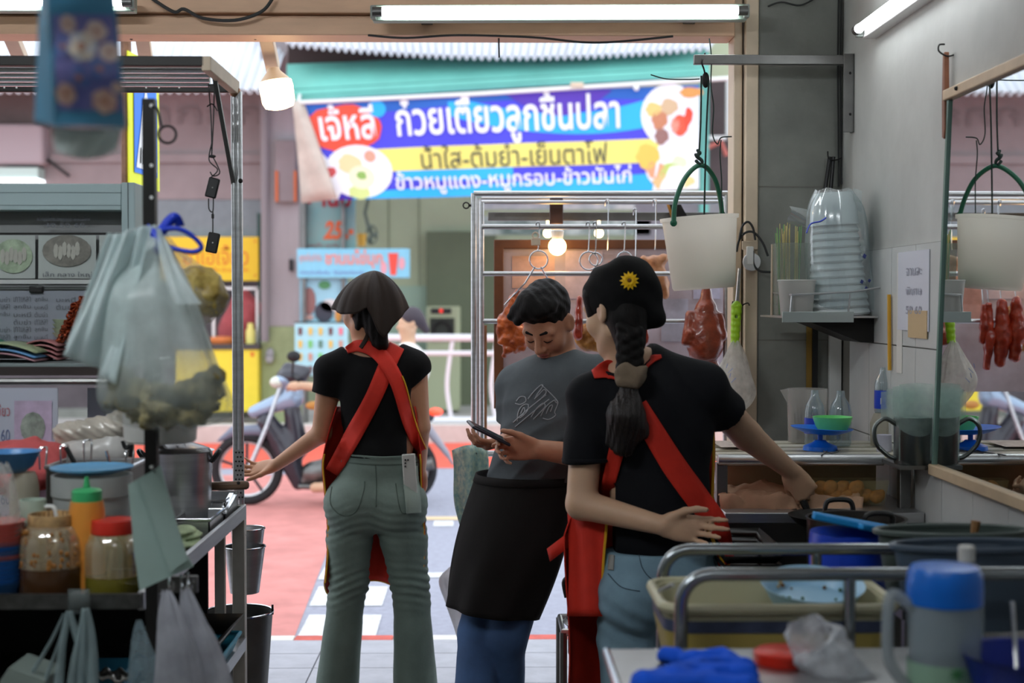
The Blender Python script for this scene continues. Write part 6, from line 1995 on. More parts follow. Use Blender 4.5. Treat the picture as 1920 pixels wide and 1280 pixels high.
MB().lathe([(0, 0), (R * .62, 0), (R, c_.z), (R * .97, c_.z), (R * .6, .004), (0, .004)], V(c_.x, c_.y, 0), 36).build('bin_wall', M_STEELD, t)
MB().tube(circle(c_, R, 32, (1, 0, 0), (0, 1, 0)), .004, 6, closed=True).build('rim', M_CHROME, t)
MB().box(c_ + V(R, 0, .006), (.006, .006, .03)).build('lug', M_BLACKM, t)

# floral tissue packet close to us, hung from above
Yf = 1.8
tpk = thing('tissue_packet', P(150, 240, Yf), 'hanging blue tissue packet printed with peach and purple flowers', 'tissue packet')
M_PKT = mat('teal_blue_wrap', (62, 120, 150), .25, var=.08, scale=12, bump=.12, bscale=25)
fr_ = quad(P(103, 236, Yf), P(237, 240, Yf), P(212, -60, Yf), P(85, -60, Yf))
sd_ = quad(P(64, 226, Yf + .05), P(103, 236, Yf), P(85, -60, Yf), P(76, -60, Yf + .05))
f2 = lambda u, v: fr_(u, v) + V(0, -.008 * math.sin(math.pi * u) + .002 * math.sin(14 * v), 0)
mb = MB().sheet(f2, 14, 20)
mb.sheet(sd_, 6, 20)
bk0 = quad(P(64, 226, Yf + .05), P(237, 240, Yf + .06), P(212, -60, Yf + .06), P(76, -60, Yf + .05))
mb.sheet(bk0, 10, 20)
mb.build('wrap', M_PKT, tpk, angle=60)
MB().loft([[P(64, 226, Yf + .05), P(103, 236, Yf), P(170, 243, Yf - .006), P(237, 240, Yf), P(237, 240, Yf + .06)], [P(70, 232, Yf + .045), P(103, 240, Yf + .02), P(170, 246, Yf + .02), P(232, 243, Yf + .02), P(232, 242, Yf + .055)]], caps=False, closed_ring=False).build('wrap_end', M_PKT, tpk)
MB().tube([P(148, -58, Yf + .03), V(P(148, -58, Yf).x, Yf + .03, 2.95)], .003, 6).build('cord', M_WIRE, tpk)
def pflower(u, v, r, cols, n=6):
    asp = 133 / 300
    for k in range(n):
        a = 2 * math.pi * k / n + u * 9
        cu, cv = u + r * .55 * math.cos(a) / asp * .7, v + r * .55 * math.sin(a) * .7
        MB().loft([[f2(cu + s_ * r * .55 * math.cos(j * .7854) / asp * .7, cv + s_ * r * .55 * math.sin(j * .7854) * .7) + V(0, -.0012 - .0003 * k, 0) for j in range(8)] for s_ in (.05, .5, 1)], caps=False).build('petal_print', cols[k % len(cols)], tpk, angle=180)
    MB().loft([[f2(u + s_ * r * .3 * math.cos(j * .7854) / asp * .7, v + s_ * r * .3 * math.sin(j * .7854) * .7) + V(0, -.0035, 0) for j in range(8)] for s_ in (.05, 1)], caps=False).build('flower_eye', mat('pr_eye', (170, 120, 96), .4), tpk, angle=180)


pbk = mat('pr_mottle', (70, 92, 160), .35, var=.25, scale=28, col2=(124, 116, 168))
MB().sheet(lambda u, v: f2(.06 + .9 * u, .1 + .6 * v) + V(0, -.0006, 0), 14, 14).build('print_field', pbk, tpk, angle=180)
PE = [mat('pr_peach', (208, 190, 180), .4), mat('pr_peach2', (198, 172, 162), .4)]
PW = [mat('pr_white', (196, 196, 200), .4), mat('pr_cream', (208, 196, 180), .4)]
PB = [mat('pr_blue', (74, 104, 162), .4), mat('pr_purple', (104, 108, 162), .4)]
PO = [mat('pr_rose', (200, 168, 152), .4), mat('pr_rose2', (186, 150, 136), .4)]
for (u, v, r, c) in ((.2, .5, .09, PB), (.72, .36, .1, PB), (.42, .3, .1, PB), (.3, .64, .075, PE), (.48, .5, .13, PW), (.7, .6, .09, PE), (.86, .47, .085, PE), (.2, .2, .095, PO), (.74, .16, .105, PO), (.93, .25, .05, PE)):
    pflower(u, v, r, c)
tw = lambda u, v: P(96 + 132 * u + (8 - 16 * u) * v, 240 + 58 * v * (.55 + .45 * math.sin(2.4 * u + .4)), Yf + .03 + .012 * math.sin(9 * u + 3 * v))
MB().sheet(tw, 20, 8).build('tissue', film('white_tissue', (226, 236, 234), .95, .9, tl_w=.6), tpk, angle=180, solid=.002)
# ================================================================== right hand wall
M_MIRROR = mat('mirror_silver', (226, 230, 230), 0.015, metal=1.0)
M_MWOOD = mat('pale_mirror_wood', (206, 182, 150), .5, var=.12, scale=10)
XM = 1.236
c0, c1 = PX(1752, 872, XM), PX(1781, 186, XM)
k0, k1 = PX(1990, 958, XM), PX(1990, 88, XM)
mr = thing('wall_mirror', (XM, (c0.y + k0.y) / 2, c0.z - .02), 'large wall mirror in a pale wooden frame on the right wall', 'mirror')
zb_, zt_m = c0.z, c1.z
yfar_b, yfar_t, ynear = c0.y, c1.y, 2.3
MB().prism([(XM, yfar_b, zb_), (XM, ynear, zb_), (XM, ynear, zt_m), (XM, yfar_t, zt_m)], (.006, 0, 0)).build('glass', M_MIRROR, mr, angle=0)
MB().bar((XM, yfar_b, zb_), (XM, yfar_t, zt_m), .014, .012, up=(1, 0, 0)).build('side_edge', mat('green_glass_edge', (120, 150, 140), .2), mr)
MB().bar((XM - .002, yfar_b + .01, zb_ - .012), (XM - .002, ynear, zb_ - .012), .026, .03).build('bottom_frame', M_MWOOD, mr, bevel=.003)
MB().bar((XM - .002, yfar_t + .02, zt_m + .012), (XM - .002, ynear, zt_m + .012), .024, .028).build('top_frame', M_MWOOD, mr, bevel=.003)
for y_ in (yfar_t - .1, yfar_t - .9):
    MB().ball((XM - .016, y_, zt_m + .014), .006, 8, 6).build('screw', M_BLACKM, mr)
# wooden stick on a hook
ws_ = thing('wooden_strip', PX(1766, 260, 1.22), 'narrow brown wooden strip hanging from a wall hook beside the mirror', 'wood strip')
yw = PX(1768, 180, 1.225).y
za, zb2 = PX(1770, 100, 1.225).z, PX(1770, 260, 1.225).z
MB().prism([(1.226, yw - .012, zb2 + .03), (1.226, yw - .006, zb2), (1.226, yw + .01, zb2 + .005), (1.226, yw + .014, zb2 + .1), (1.226, yw + .01, za), (1.226, yw - .004, za + .005)], (.014, 0, 0)).build('strip', mat('red_brown_wood', (138, 88, 64), .5, var=.2, scale=20), ws_, bevel=.002)
MB().tube(spline([(1.25, yw - .01, za - .005), (1.232, yw - .01, za - .008), (1.212, yw - .004, za + .006), (1.215, yw + .004, za + .024), (1.23, yw + .004, za + .026)], 5), .0025, 6).build('hook', M_BLACKM, ws_)
# notices on the wall
nt_ = thing('wall_notice', PX(1712, 640, 1.24), 'white handwritten notice with a kraft paper patch taped on the tiles', 'notice')
def wallp(x0, y0, x1, y1, X, m, name, parent):
    a, b = PX(x0, (y0 + y1) / 2, X).y, PX(x1, (y0 + y1) / 2, X).y
    ym = (a + b) / 2
    s_ = ym / F
    z0, z1 = CAMZ - (y1 - 564) * s_, CAMZ - (y0 - 564) * s_
    MB().span((X - .001, a, z0), (X + .001, b, z1)).build(name, m, parent, angle=0)
    return lambda u, v: V(X - .002, a + (b - a) * u, z0 + (z1 - z0) * v)


nf = wallp(1684, 470, 1742, 620, 1.2405, mat('notice_white', (206, 208, 218), .6), 'sheet', nt_)
for v, s_ in ((.74, 'จานละ'), (.5, 'พิเศษ'), (.26, '50 60')):
    lettering('writing', s_, nf, (.3, v - .05, .8, v + .05), mat('notice_ink', (150, 152, 166), .6), nt_, (-.0015, 0, 0))
kf_ = wallp(1703, 582, 1738, 634, 1.2385, mat('kraft_paper', (196, 170, 130), .7), 'kraft_patch', nt_)
wallp(1682, 474, 1692, 700, 1.2415, mat('white_tape', (214, 212, 206), .5), 'tape', nt_)

# iron bracket that carries the pulley, and the hanging pail
Yk = 4.87
bk_ = thing('iron_bracket', P(1590, 245, Yk), 'grey iron angle bracket on the right wall reaching over to the pulley', 'bracket')
xa = P(1300, 110, Yk).x
MB().span((xa, Yk - .02, P(0, 118, Yk).z), (1.249, Yk + .004, P(0, 100, Yk).z)).build('arm', M_STEELD, bk_, bevel=.002)
MB().span((1.213, Yk - .025, P(0, 246, Yk).z), (1.249, Yk - .02, P(0, 98, Yk).z)).span((1.243, Yk - .025, P(0, 246, Yk).z), (1.249, Yk + .01, P(0, 98, Yk).z)).build('wall_plate', M_STEELD, bk_, bevel=.001)
for y in (137, 214):
    MB().ball(P(1594, y, Yk - .024), .005, 8, 6).build('screw', M_BLACKM, bk_)
pl = thing('pulley_rope', P(1318, 300, Yk), 'dark green rope and pulley hanging from the iron bracket', 'pulley')
M_ROPE = mat('dark_green_rope', (34, 52, 46), .8)
MB().ball(P(1323, 150, Yk), .017, 12, 8, (.8, .6, 1.6)).build('pulley_block', M_BLACKM, pl)
MB().tube(spline([P(1322, 100, Yk + .002), P(1316, 116, Yk - .026), P(1320, 130, Yk - .01), P(1322, 140, Yk)], 4), .003, 6).build('shackle', M_BLACKM, pl)
for pts in ([(1315, 142), (1314, 220), (1311, 285)], [(1329, 150), (1325, 230), (1322, 330), (1320, 420)], [(1330, 72), (1334, 110), (1333, 160), (1338, 200), (1336, 250), (1345, 270), (1352, 258), (1372, 256)], [(1352, 262), (1350, 290), (1353, 340), (1352, 400)], [(1220, 140), (1250, 148), (1290, 149), (1312, 148)]):
    MB().tube(spline([P(x, y, Yk - .01) for x, y in pts], 6), .0032 if pts[0][0] in (1315, 1329) else .0022, 6).build('rope', M_ROPE, pl)
kp = [RC(P(1308 + 5 * math.sin(i * 2), 282 + 4 * i, Yk - .01), P(1313 - 5 * math.sin(i * 1.3), 288 + 4 * i, Yk - .016), .006, .005, .003) for i in range(6)]
blob('knot', kp, .003, M_ROPE, pl)
bu = thing('hanging_pail', P(1312, 540, Yk), 'milky white plastic pail with green handle hanging from the pulley rope', 'pail')
ctr = P(1311, 406, Yk)
Rm = Euler((0, math.radians(-4), 0)).to_matrix()
Rt, Rb_, Hh = 72 * Yk / F, 59 * Yk / F, 136 * Yk / F
MB().lathe([(0, -Hh), (Rb_ * .95, -Hh), (Rb_, -Hh + .008), (Rt * .97, -.012), (Rt * 1.02, -.012), (Rt * 1.03, 0), (Rt * .97, 0), (Rb_ * .96, -Hh + .01), (0, -Hh + .006)], ctr, 44, Rm, sy=.85).build('pail_wall', film('milky_pail', (240, 236, 228), .8, .4, tl_w=.65), bu)
MB().lathe([(0, 0), (Rb_ * .7, 0), (Rb_ * .5, .05), (0, .055)], ctr + Rm @ V(.03, 0, -Hh + .012), 24, Rm).build('green_content', mat('mint_content', (150, 190, 166), .5), bu)
hd = [P(1263, 418, Yk - .1), P(1266, 380, Yk - .08), P(1282, 338, Yk - .05), P(1304, 313, Yk - .015), P(1322, 312, Yk), P(1340, 335, Yk + .04), P(1350, 370, Yk + .07), P(1354, 402, Yk + .09)]
MB().tube(spline(hd, 6), .0085, 10).build('handle', mat('bottle_green', (18, 92, 66), .4), bu)
for p_ in (hd[0], hd[-1]):
    MB().ball(p_, .012, 10, 8, (1, .5, 1)).build('handle_lug', mat('bottle_green', (18, 92, 66), .4), bu)

# wires, plug and green scraper on the door frame
Yo = 4.97
sk = thing('socket_plug', P(1405, 505, Yo), 'white plug and dark looped cable on the cream door frame', 'plug')
MB().span(P(1392, 468, Yo), P(1420, 452, Yo + .012)).build('block', M_CREAM, sk, bevel=.002)
MB().lathe([(0, 0), (.02, .0), (.032, .014), (.03, .02), (0, .024)], P(1408, 491, Yo), 24, Euler((math.pi / 2, 0, 0)).to_matrix()).build('disc', mat('white_disc', (206, 208, 210), .3), sk)
MB().span(P(1400, 496, Yo - .025), P(1412, 462, Yo - .012)).build('pin_block', M_WHITE, sk, bevel=.003)
for pts in ([(1381, 472), (1386, 450), (1398, 436), (1414, 436), (1430, 455), (1440, 480)], [(1386, 450), (1392, 424), (1403, 416), (1412, 428), (1416, 450)], [(1412, 470), (1414, 496), (1425, 508), (1445, 510)]):
    MB().tube(spline([P(x, y, Yo - .02) for x, y in pts], 6), .004, 6).build('cable', M_WIRE, sk)
gs = thing('scraper', P(1378, 650, Yo - .06), 'lime green handled scraper hanging upside down on the door frame', 'scraper')
gr = mat('lime_plastic', (166, 214, 40), .4)
hk = P(1381, 575, Yo - .03)
MB().tube(spline([P(1374, 565, Yo - .03), P(1373, 575, Yo - .04), P(1380, 583, Yo - .045), P(1392, 572, Yo - .03), P(1402, 568, Yo - .01), P(1405, 572, Yo + .012)], 5), .0025, 6).build('hook', M_BLACKM, gs)
MB().tube([P(1387, 503, Yo - .035), P(1381, 575, Yo - .035)], .006, 8).build('rod', M_STEEL, gs)
blob('handle', [RC(P(1381, 574, Yo - .04), P(1378, 640, Yo - .05), .0185, .015, 0), CUT(RC(P(1381, 590, Yo - .08), P(1380, 604, Yo + .0), .006, .006), .002), FN(lambda d, q: d + .001 * np.sin(q[:, 2] * 300))], .003, gr, gs)
wb = thing('plastic_bag', P(1380, 770, Yo - .08), 'crumpled white plastic bag hanging below the lime green scraper', 'bag')
bag_loft('bag_film', [(1372, 1384, 640, 4.9), (1358, 1396, 668, 4.9), (1344, 1408, 705, 4.88), (1348, 1416, 735, 4.88), (1366, 1404, 760, 4.88), (1376, 1390, 771, 4.88)], film('white_bag_film', (224, 222, 214), .66, .25, .18, 22), parent=wb, folds=6, foldamp=.14, depth=.6)
ml = MB()
for i in range(4):
    a = P(1362 + 3 * i, 690 + 9 * i, 4.815)
    ml.bar(a, a + V(.004 + .012 * (i % 2), 0, .016), .003, .001)
ml.build('blue_print', mat('blue_print', (92, 136, 214), .6), wb)
# wires and pipes along the corner
cw = thing('corner_wires', V(1.235, 4.985, 1.9), 'dark wires running down the corner between pillar and wall', 'wire')
for i, (x, y1) in enumerate(((1573, 350), (1578, 345))):
    MB().tube(spline([P(x, -20, 4.985), P(x - 2, 120, 4.985), P(x - 1, 240, 4.985), P(x, y1, 4.985)], 5), .0035, 6).build('wire', M_WIRE, cw)
MB().tube(spline([P(1440, 12, 4.985), P(1465, 4, 4.985), P(1500, 10, 4.985), P(1530, -4, 4.985)], 6), .003, 6).build('wire', M_WIRE, cw)
hs_ = thing('hanging_tools', P(1556, 370, 4.96), 'two black handled tools hanging on a hook in the wall corner', 'tool')
for (x0, x1) in ((1556, 1545), (1563, 1556)):
    MB().tube([P(x0, 294, 4.96), P(x1, 372, 4.95)], .007, 8).build('handle', M_BLACK, hs_)
MB().tube(spline([P(1552, 284, 4.96), P(1554, 297, 4.95), P(1566, 300, 4.95), P(1578, 296, 4.97)], 5), .0025, 6).build('hook', M_BLACKM, hs_)
yp_ = MB().tube([PX(1667, 552, 1.235), PX(1668, 694, 1.235)], .006, 8).build('yellow_stick', mat('yellow_stick', (214, 160, 40), .5), None)
tag(yp_, 'thin yellow stick standing in the bottle against the tiles', 'stick')
o = MB().span(P(1513, 600, 4.985), P(1529, 810, 4.995)).build('brown_pipe', mat('ochre_pipe', (140, 110, 44), .6), None); tag(o, 'ochre brown strip on the pillar below the wall shelf', 'pipe')
o = MB().span(P(1524, 596, 4.975), P(1532, 730, 4.985)).build('black_strip', M_BLACK, None); tag(o, 'black strip on the pillar below the wall shelf', 'strip')
o = MB().span(P(1556, 600, 4.97), P(1574, 800, 4.99)).build('white_conduit', M_WHITE, None); tag(o, 'white conduit on the pillar near the wall corner', 'conduit')

# wall shelf with packed bowls and sticks
sf_ = thing('wall_shelf', (1.1, 4.68, P(0, 598, 4.55).z - .05), 'small steel wall shelf with wire guard and dark bracket', 'shelf')
zs_ = P(0, 592, 4.6).z
xs0 = P(1452, 590, 4.62).x
MB().span((xs0, 4.5, zs_ - .006), (1.242, 4.86, zs_)).build('plate', M_STEEL, sf_)
MB().span((xs0, 4.494, zs_ - .02), (P(1600, 590, 4.5).x, 4.502, zs_ + .014)).build('lip', mat('pale_steel', (176, 186, 184), .35, metal=.6), sf_, bevel=.001)
MB().prism([(P(1505, 0, 4.55).x, 4.55, zs_ - .008), (1.242, 4.55, zs_ - .008), (1.242, 4.55, zs_ - .085), (1.2, 4.55, zs_ - .085)], (0, .25, 0)).build('bracket', M_BLACKM, sf_)
zg = P(0, 550, 4.5).z
MB().tube([P(1447, 548, 4.72), P(1484, 553, 4.5), P(1598, 547, 4.5), P(1656, 538, 4.48)], .0035, 6).build('guard_wire', M_STEEL, sf_)
for x in (1485, 1594):
    MB().tube([V(P(x, 0, 4.5).x, 4.5, zs_), P(x, 551, 4.5)], .003, 6).build('guard_post', M_STEEL, sf_)
MB().tube([V(P(1450, 0, 4.7).x, 4.7, zs_), P(1448, 458, 4.7)], .004, 6).build('guard_post', M_CREAM, sf_)
stk = thing('stick_cup', V(P(1487, 0, 4.66).x, 4.66, zs_), 'clear box of wooden skewers on the wall shelf', 'skewer box')
bx0, bx1 = P(1455, 0, 4.66).x, P(1512, 0, 4.66).x
MB().loft([[(bx0 + .005, 4.62, zs_ + .001), (bx1 - .005, 4.62, zs_ + .001), (bx1 - .005, 4.7, zs_ + .001), (bx0 + .005, 4.7, zs_ + .001)], [(bx0, 4.61, P(0, 455, 4.66).z), (bx1, 4.61, P(0, 455, 4.66).z), (bx1, 4.71, P(0, 455, 4.66).z), (bx0, 4.71, P(0, 455, 4.66).z)]], caps=False).build('clear_box', clear('box_plastic', (226, 232, 226), .06, .3), stk, angle=0)
rg = random.Random(4)
M_SKEW = mat('bamboo', (206, 190, 130), .6)
for i in range(26):
    x = rg.uniform(1460, 1505)
    a = V(P(1463 + (x - 1460) * .8, 0, 4.66).x, 4.63 + rg.random() * .06, zs_ + .004)
    b = V(P(x, 0, 4.66).x, 4.62 + rg.random() * .08, P(0, rg.uniform(416, 440), 4.66).z)
    MB().tube([a, b], .0016, 5).build('skewer', M_SKEW if i % 4 else mat('green_skewer', (120, 180, 110), .6), stk)
o = MB().lathe([(0, 0), (.05, 0), (.06, .11), (.063, .112), (.06, .115), (.055, .112), (.046, .004), (0, .004)], V(P(1496, 0, 4.57).x, 4.565, zs_ + .001), 32).build('food_box', film('frosted_box', (206, 206, 202), .75, .35), None)
tag(o, 'frosted plastic bowl in front of the skewers on the wall shelf', 'bowl')
bp = thing('bowl_pack', V(P(1580, 0, 4.6).x, 4.6, zs_), 'plastic wrapped tall stack of white foam bowls on the wall shelf', 'packet')
cb_ = V(P(1578, 0, 4.62).x, 4.62, zs_ + .002)
Hs = P(1565, 358, 4.62).z - zs_
Rp = Euler((0, math.radians(-3), 0)).to_matrix()
for i in range(12):
    MB().lathe([(.098 - i * .0022, 0), (.1 - i * .0022, .006), (.09 - i * .0022, .03), (.086 - i * .002, .03)], cb_ + Rp @ V(-.002, 0, Hs * .72 * i / 12), 32, Rp).build('bowl', mat('white_foam', (228, 236, 236), .6), bp)
MB().lathe([(.079, 0), (.072, Hs * .16), (.06, Hs * .26), (.0, Hs * .265)], cb_ + Rp @ V(-.004, 0, Hs * .72), 32, Rp).build('top_bowl', mat('white_foam', (228, 236, 236), .6), bp)
bag_loft('wrap', [(1530, 1598, 356, 4.62), (1516, 1616, 388, 4.62), (1512, 1626, 440, 4.62), (1512, 1632, 500, 4.62), (1516, 1640, 540, 4.62), (1520, 1640, 578, 4.62)], clear('crinkle_wrap', (236, 244, 246), .12, .34), parent=bp, folds=11, foldamp=.03, depth=1.0)
MB().sheet(lambda u, v: P(1512 - 32 * v + 4 * math.sin(6 * u), 392 + 34 * u - 6 * v, 4.58 - .03 * math.sin(3 * u + v)), 6, 6).build('wrap_tail', clear('crinkle_wrap', (236, 244, 246), .12, .34), bp, angle=180)
MB().sheet(lambda u, v: P(1600 + 16 * u, 352 + 40 * v + 6 * u, 4.6 - .02 * math.sin(4 * v)), 4, 6).build('wrap_tail', clear('crinkle_wrap', (236, 244, 246), .12, .34), bp, angle=180)
ribbon([(1512, 437, 4.51), (1520, 420, 4.505), (1538, 415, 4.5), (1549, 408, 4.5)], .004).build('blue_tape', M_RIB, bp, solid=.001)
for (x, y, s_) in ((1621, 480, 7), (1616, 528, 6), (1630, 526, 5), (1624, 540, 5)):
    a = P(x, y, 4.515)
    MB().box(a, (s_ * .0016, .002, s_ * .0018), (0, .5, .4)).build('blue_mark', mat('navy_mark', (60, 70, 130), .5), bp)

# ------------------------------------------------------------------ steel counter along the right wall
ZT = 1.04
cn = thing('steel_counter', (1.0, 4.3, 0), 'steel serving counter with raised shelf and food case along the right wall', 'counter')
x0 = P(1345, 860, 4.14).x
MB().span((x0, 4.14, ZT - .012), (1.24, 4.66, ZT)).build('top_shelf', mat('cream_slats', (196, 190, 170), .5, var=.1), cn, bevel=.002)
for k in range(4):
    MB().span((x0 + .01, 4.19 + .11 * k, ZT), (1.235, 4.245 + .11 * k, ZT + .008)).build('slat', mat('cream_slat', (206, 202, 186), .45), cn, bevel=.003)
MB().tube([(x0, 4.13, ZT - .004), (P(1656, 860, 4.13).x, 4.13, ZT - .004)], .017, 14).build('front_tube', M_STEEL, cn)
for (x, y0_) in ((x0 + .012, 4.14), (P(1702, 0, 4.1).x, 4.1), (x0 + .012, 4.64)):
    MB().span((x - .016, y0_ - .016, 0), (x + .016, y0_ + .016, ZT - .012)).build('leg', M_STEELD, cn, bevel=.002)
ZL = .9
MB().span((x0, 4.0, ZL - .03), (1.24, 4.66, ZL)).build('lower_top', M_STEEL, cn, bevel=.002)
MB().span((x0 + .04, 4.36, ZL), (1.2, 4.37, ZT - .02)).build('case_back', mat('case_back', (222, 208, 166), .6), cn, angle=0)
MB().span((x0, 4.0, .52), (1.24, 4.06, ZL - .03)).build('front_panel', mat('dark_steel_panel', (52, 50, 48), .45, metal=.5), cn, angle=0)
# crumpled sheet with cut meat on the lower top
def paper(u, v):
    x, y = x0 + .0 + .42 * u, 4.07 + .12 * v
    n1 = mnoise.noise((u * 5, v * 3, 1.3)); n2 = mnoise.noise((u * 13, v * 7, 4.1))
    edge = (1 - v) * .012 + .03 * max(0, .25 - v)
    return V(x + .012 * n2, y + .012 * n1, ZL + .016 + .03 * abs(n1) + .014 * n2 + .02 * v * (1 + math.sin(6 * u)) - (.045 * max(0, .3 - v) / .3 if v < .3 else 0) * (1 + .5 * n1))


o = MB().sheet(paper, 44, 18).build('butcher_paper', mat('pinkish_paper', (206, 166, 136), .8, var=.12, scale=14), None, angle=30, solid=.001)
tag(o, 'crumpled pinkish brown butcher paper on the steel counter edge', 'paper')
yb0, yb1 = P(1515, 0, 4.2).x, P(1676, 0, 4.12).x
MB().loft([[(yb0 + .01, 4.14, ZL + .002), (yb1 - .01, 4.14, ZL + .002), (yb1 - .01, 4.19, ZL + .002), (yb0 + .01, 4.19, ZL + .002)], [(yb0, 4.125, ZL + .075), (yb1, 4.125, ZL + .075), (yb1, 4.195, ZL + .075), (yb0, 4.195, ZL + .075)]], caps=False).build('food_container', film('yellowish_box', (236, 222, 160), .25, .2), None, bevel=.003)
tag(bpy.data.objects['food_container'], 'yellowish clear food box with fried pieces under the counter shelf', 'food box')
rg = random.Random(8)
for i in range(10):
    c = V(yb0 + .035 + (i % 6) * .034 + rg.uniform(-.006, .006), 4.163 + rg.uniform(-.008, .008), ZL + .022 + .024 * (i // 6))
    o = blob('fried_piece', [EL(c, (.022, .018, .018 + .008 * rg.random()), k=0), EL(c + V(.012, 0, .012), (.014, .014, .012), k=.01), FN(lambda d, q: d + .003 * wob(q, 110))], .005, mat('fried_brown', (196, 130, 60), .6, var=.35, scale=40), None)
    tag(o, 'golden brown fried piece in the yellowish food box', 'fried food', 'fried pieces in the food box')
o = MB().span(P(1352, 838, 4.3), P(1440, 826, 4.5)).build('food_box', mat('red_white_pack', (206, 190, 180), .5, var=.3, scale=30), None, bevel=.003)
tag(o, 'low packet on the counter shelf behind the outstretched arm', 'packet')

# jug, bottles, scale, green bowl on the top shelf
def bottle(x, ytop, Y, zbase, R, label, blue, text=None):
    c = V(P(x, 0, Y).x, Y, zbase)
    H = P(0, ytop, Y).z - zbase
    t = thing('water_bottle', c, label, 'bottle', 'clear plastic bottles')
    MB().lathe([(0, 0), (R * .9, 0), (R, .008), (R * .94, H * .15), (R, H * .2), (R, H * .62), (R * .85, H * .75), (R * .42, H * .88), (R * .36, H)], c, 24).build('shell', clear('bottle_plastic', (224, 236, 240), .04, .3), t)
    if blue:
        lab_ = MB().lathe([(R * 1.02, H * blue[0]), (R * 1.02, H * blue[1])], c, 24).build('label', mat('blue_label', (34, 70, 196), .4), t)
        if text:
            g = lambda u, v: c + V(R * 1.03 * math.sin((u - .5) * 1.6), -R * 1.03 * math.cos((u - .5) * 1.6), H * (blue[0] + (blue[1] - blue[0]) * v))
            lettering('label_print', text, g, (.15, .25, .85, .6), M_WHITE, lab_, (0, -.001, 0))
    return t


zt5 = ZT + .009
bottle(1532, 733, 4.42, zt5, .031, 'clear bottle with blue label behind the blue scale, on the left', (.22, .5), 'MIN')
bottle(1581, 734, 4.42, zt5, .034, 'clear unlabelled bottle behind the green bowl', None)
jg = thing('measuring_jug', V(P(1516, 0, 4.52).x, 4.52, zt5), 'frosted plastic jug with dark sticks on the counter shelf', 'jug')
cj = V(P(1518, 0, 4.54).x, 4.54, zt5)
Hj = P(0, 730, 4.54).z - zt5
MB().lathe([(0, 0), (.06, 0), (.065, Hj), (.062, Hj), (.056, .005), (0, .005)], cj, 32).build('jug_wall', film('jug_plastic', (206, 206, 202), .4, .2), jg)
MB().loft([[cj + V(-.062, -.02, Hj), cj + V(-.062, .02, Hj), cj + V(-.06, 0, Hj - .05)], [cj + V(-.088, -.002, Hj - .004), cj + V(-.088, .002, Hj - .004), cj + V(-.066, 0, Hj - .045)]], caps=True).build('spout', film('jug_plastic', (206, 206, 202), .4, .2), jg)
for i in range(7):
    MB().tube([cj + V(-.03 + .006 * i, 0, .01), cj + V(-.04 + .011 * i, .01, Hj * (.55 + .06 * (i % 3)))], .003, 5).build('stick', M_BLACKM, jg)
sc_ = thing('kitchen_scale', V(P(1543, 0, 4.28).x, 4.28, zt5), 'bright blue kitchen scale with a dish on the counter shelf', 'scale')
cs0 = V(P(1543, 0, 4.28).x, 4.28, zt5)
BLU = mat('bright_blue_plastic', (20, 112, 226), .35)
MB().lathe([(0, 0), (.052, 0), (.05, .012), (.022, .024), (.016, .03), (0, .03)], cs0, 30).build('foot', BLU, sc_)
MB().lathe([(.008, .028), (.008, .052)], cs0, 12).build('stem', BLU, sc_)
Rs = Euler((0, math.radians(3), 0)).to_matrix()
MB().lathe([(0, 0), (.05, .002), (.085, .014), (.094, .02), (.09, .021), (.05, .008), (0, .006)], cs0 + V(.004, 0, .048), 36, Rs).build('dish', BLU, sc_)
o = MB().lathe([(0, 0), (.04, 0), (.052, .02), (.06, .045), (.057, .045), (.048, .02), (.037, .005), (0, .005)], V(P(1566, 0, 4.28).x, 4.28, cs0.z + .056), 32).build('bowl', mat('light_green_bowl', (112, 214, 124), .35), None)
tag(o, 'light green plastic bowl sitting in the blue scale dish', 'bowl')
ky = thing('wire_clip', V(P(1552, 0, 4.18).x, 4.18, zt5), 'small bent wire clip lying on the cream counter slats', 'clip')
for pts in ([(1532, 822), (1545, 838), (1560, 842), (1575, 836)], [(1560, 824), (1548, 840), (1540, 846)], [(1556, 826), (1572, 838)]):
    MB().tube([PZ(x, y + 8, zt5 + .003) for x, y in pts], .002, 5).build('wire', M_STEELD, ky)
# bottle with stick against the tiles, jar below it
bottle(1661, 690, 4.42, ZT + .11, .026, 'clear bottle with blue label against the tiles holding the yellow stick', (.1, .5), '17')
tj = V(P(1662, 0, 4.42).x, 4.42, zt5)
o = MB().lathe([(0, 0), (.04, 0), (.042, .07), (.03, .1), (.028, .101), (0, .101)], tj, 8).build('octagon_jar', film('beige_jar', (206, 200, 180), .6, .3), None)
tag(o, 'beige eight sided jar under the blue labelled bottle', 'jar')
o = MB().lathe([(0, 0), (.022, 0), (.022, .05), (0, .052)], V(P(1664, 0, 4.24).x, 4.24, zt5), 20).build('cup_roll', mat('striped_roll', (186, 186, 200), .5, var=.1), None)
tag(o, 'short pale roll beside the steel mug on the counter', 'roll')
mu = thing('steel_mug', V(P(1718, 0, 3.98).x, 3.98, P(0, 872, 3.98).z), 'large dark steel mug holding folded plastic sheets beside the mirror', 'mug')
cm = V(P(1718, 0, 3.98).x, 3.98, P(0, 872, 3.98).z)
Hm, Rm_ = (872 - 785) * 3.98 / F, 35 * 3.98 / F
MB().lathe([(0, 0), (Rm_ * .97, 0), (Rm_, .004), (Rm_, Hm), (Rm_ * 1.04, Hm + .002), (Rm_ * .96, Hm), (Rm_ * .94, .005), (0, .005)], cm, 36).build('cup', mat('mug_steel', (104, 110, 108), .35, metal=.9), mu)
hh_ = cm + V(-Rm_, -.01, 0)
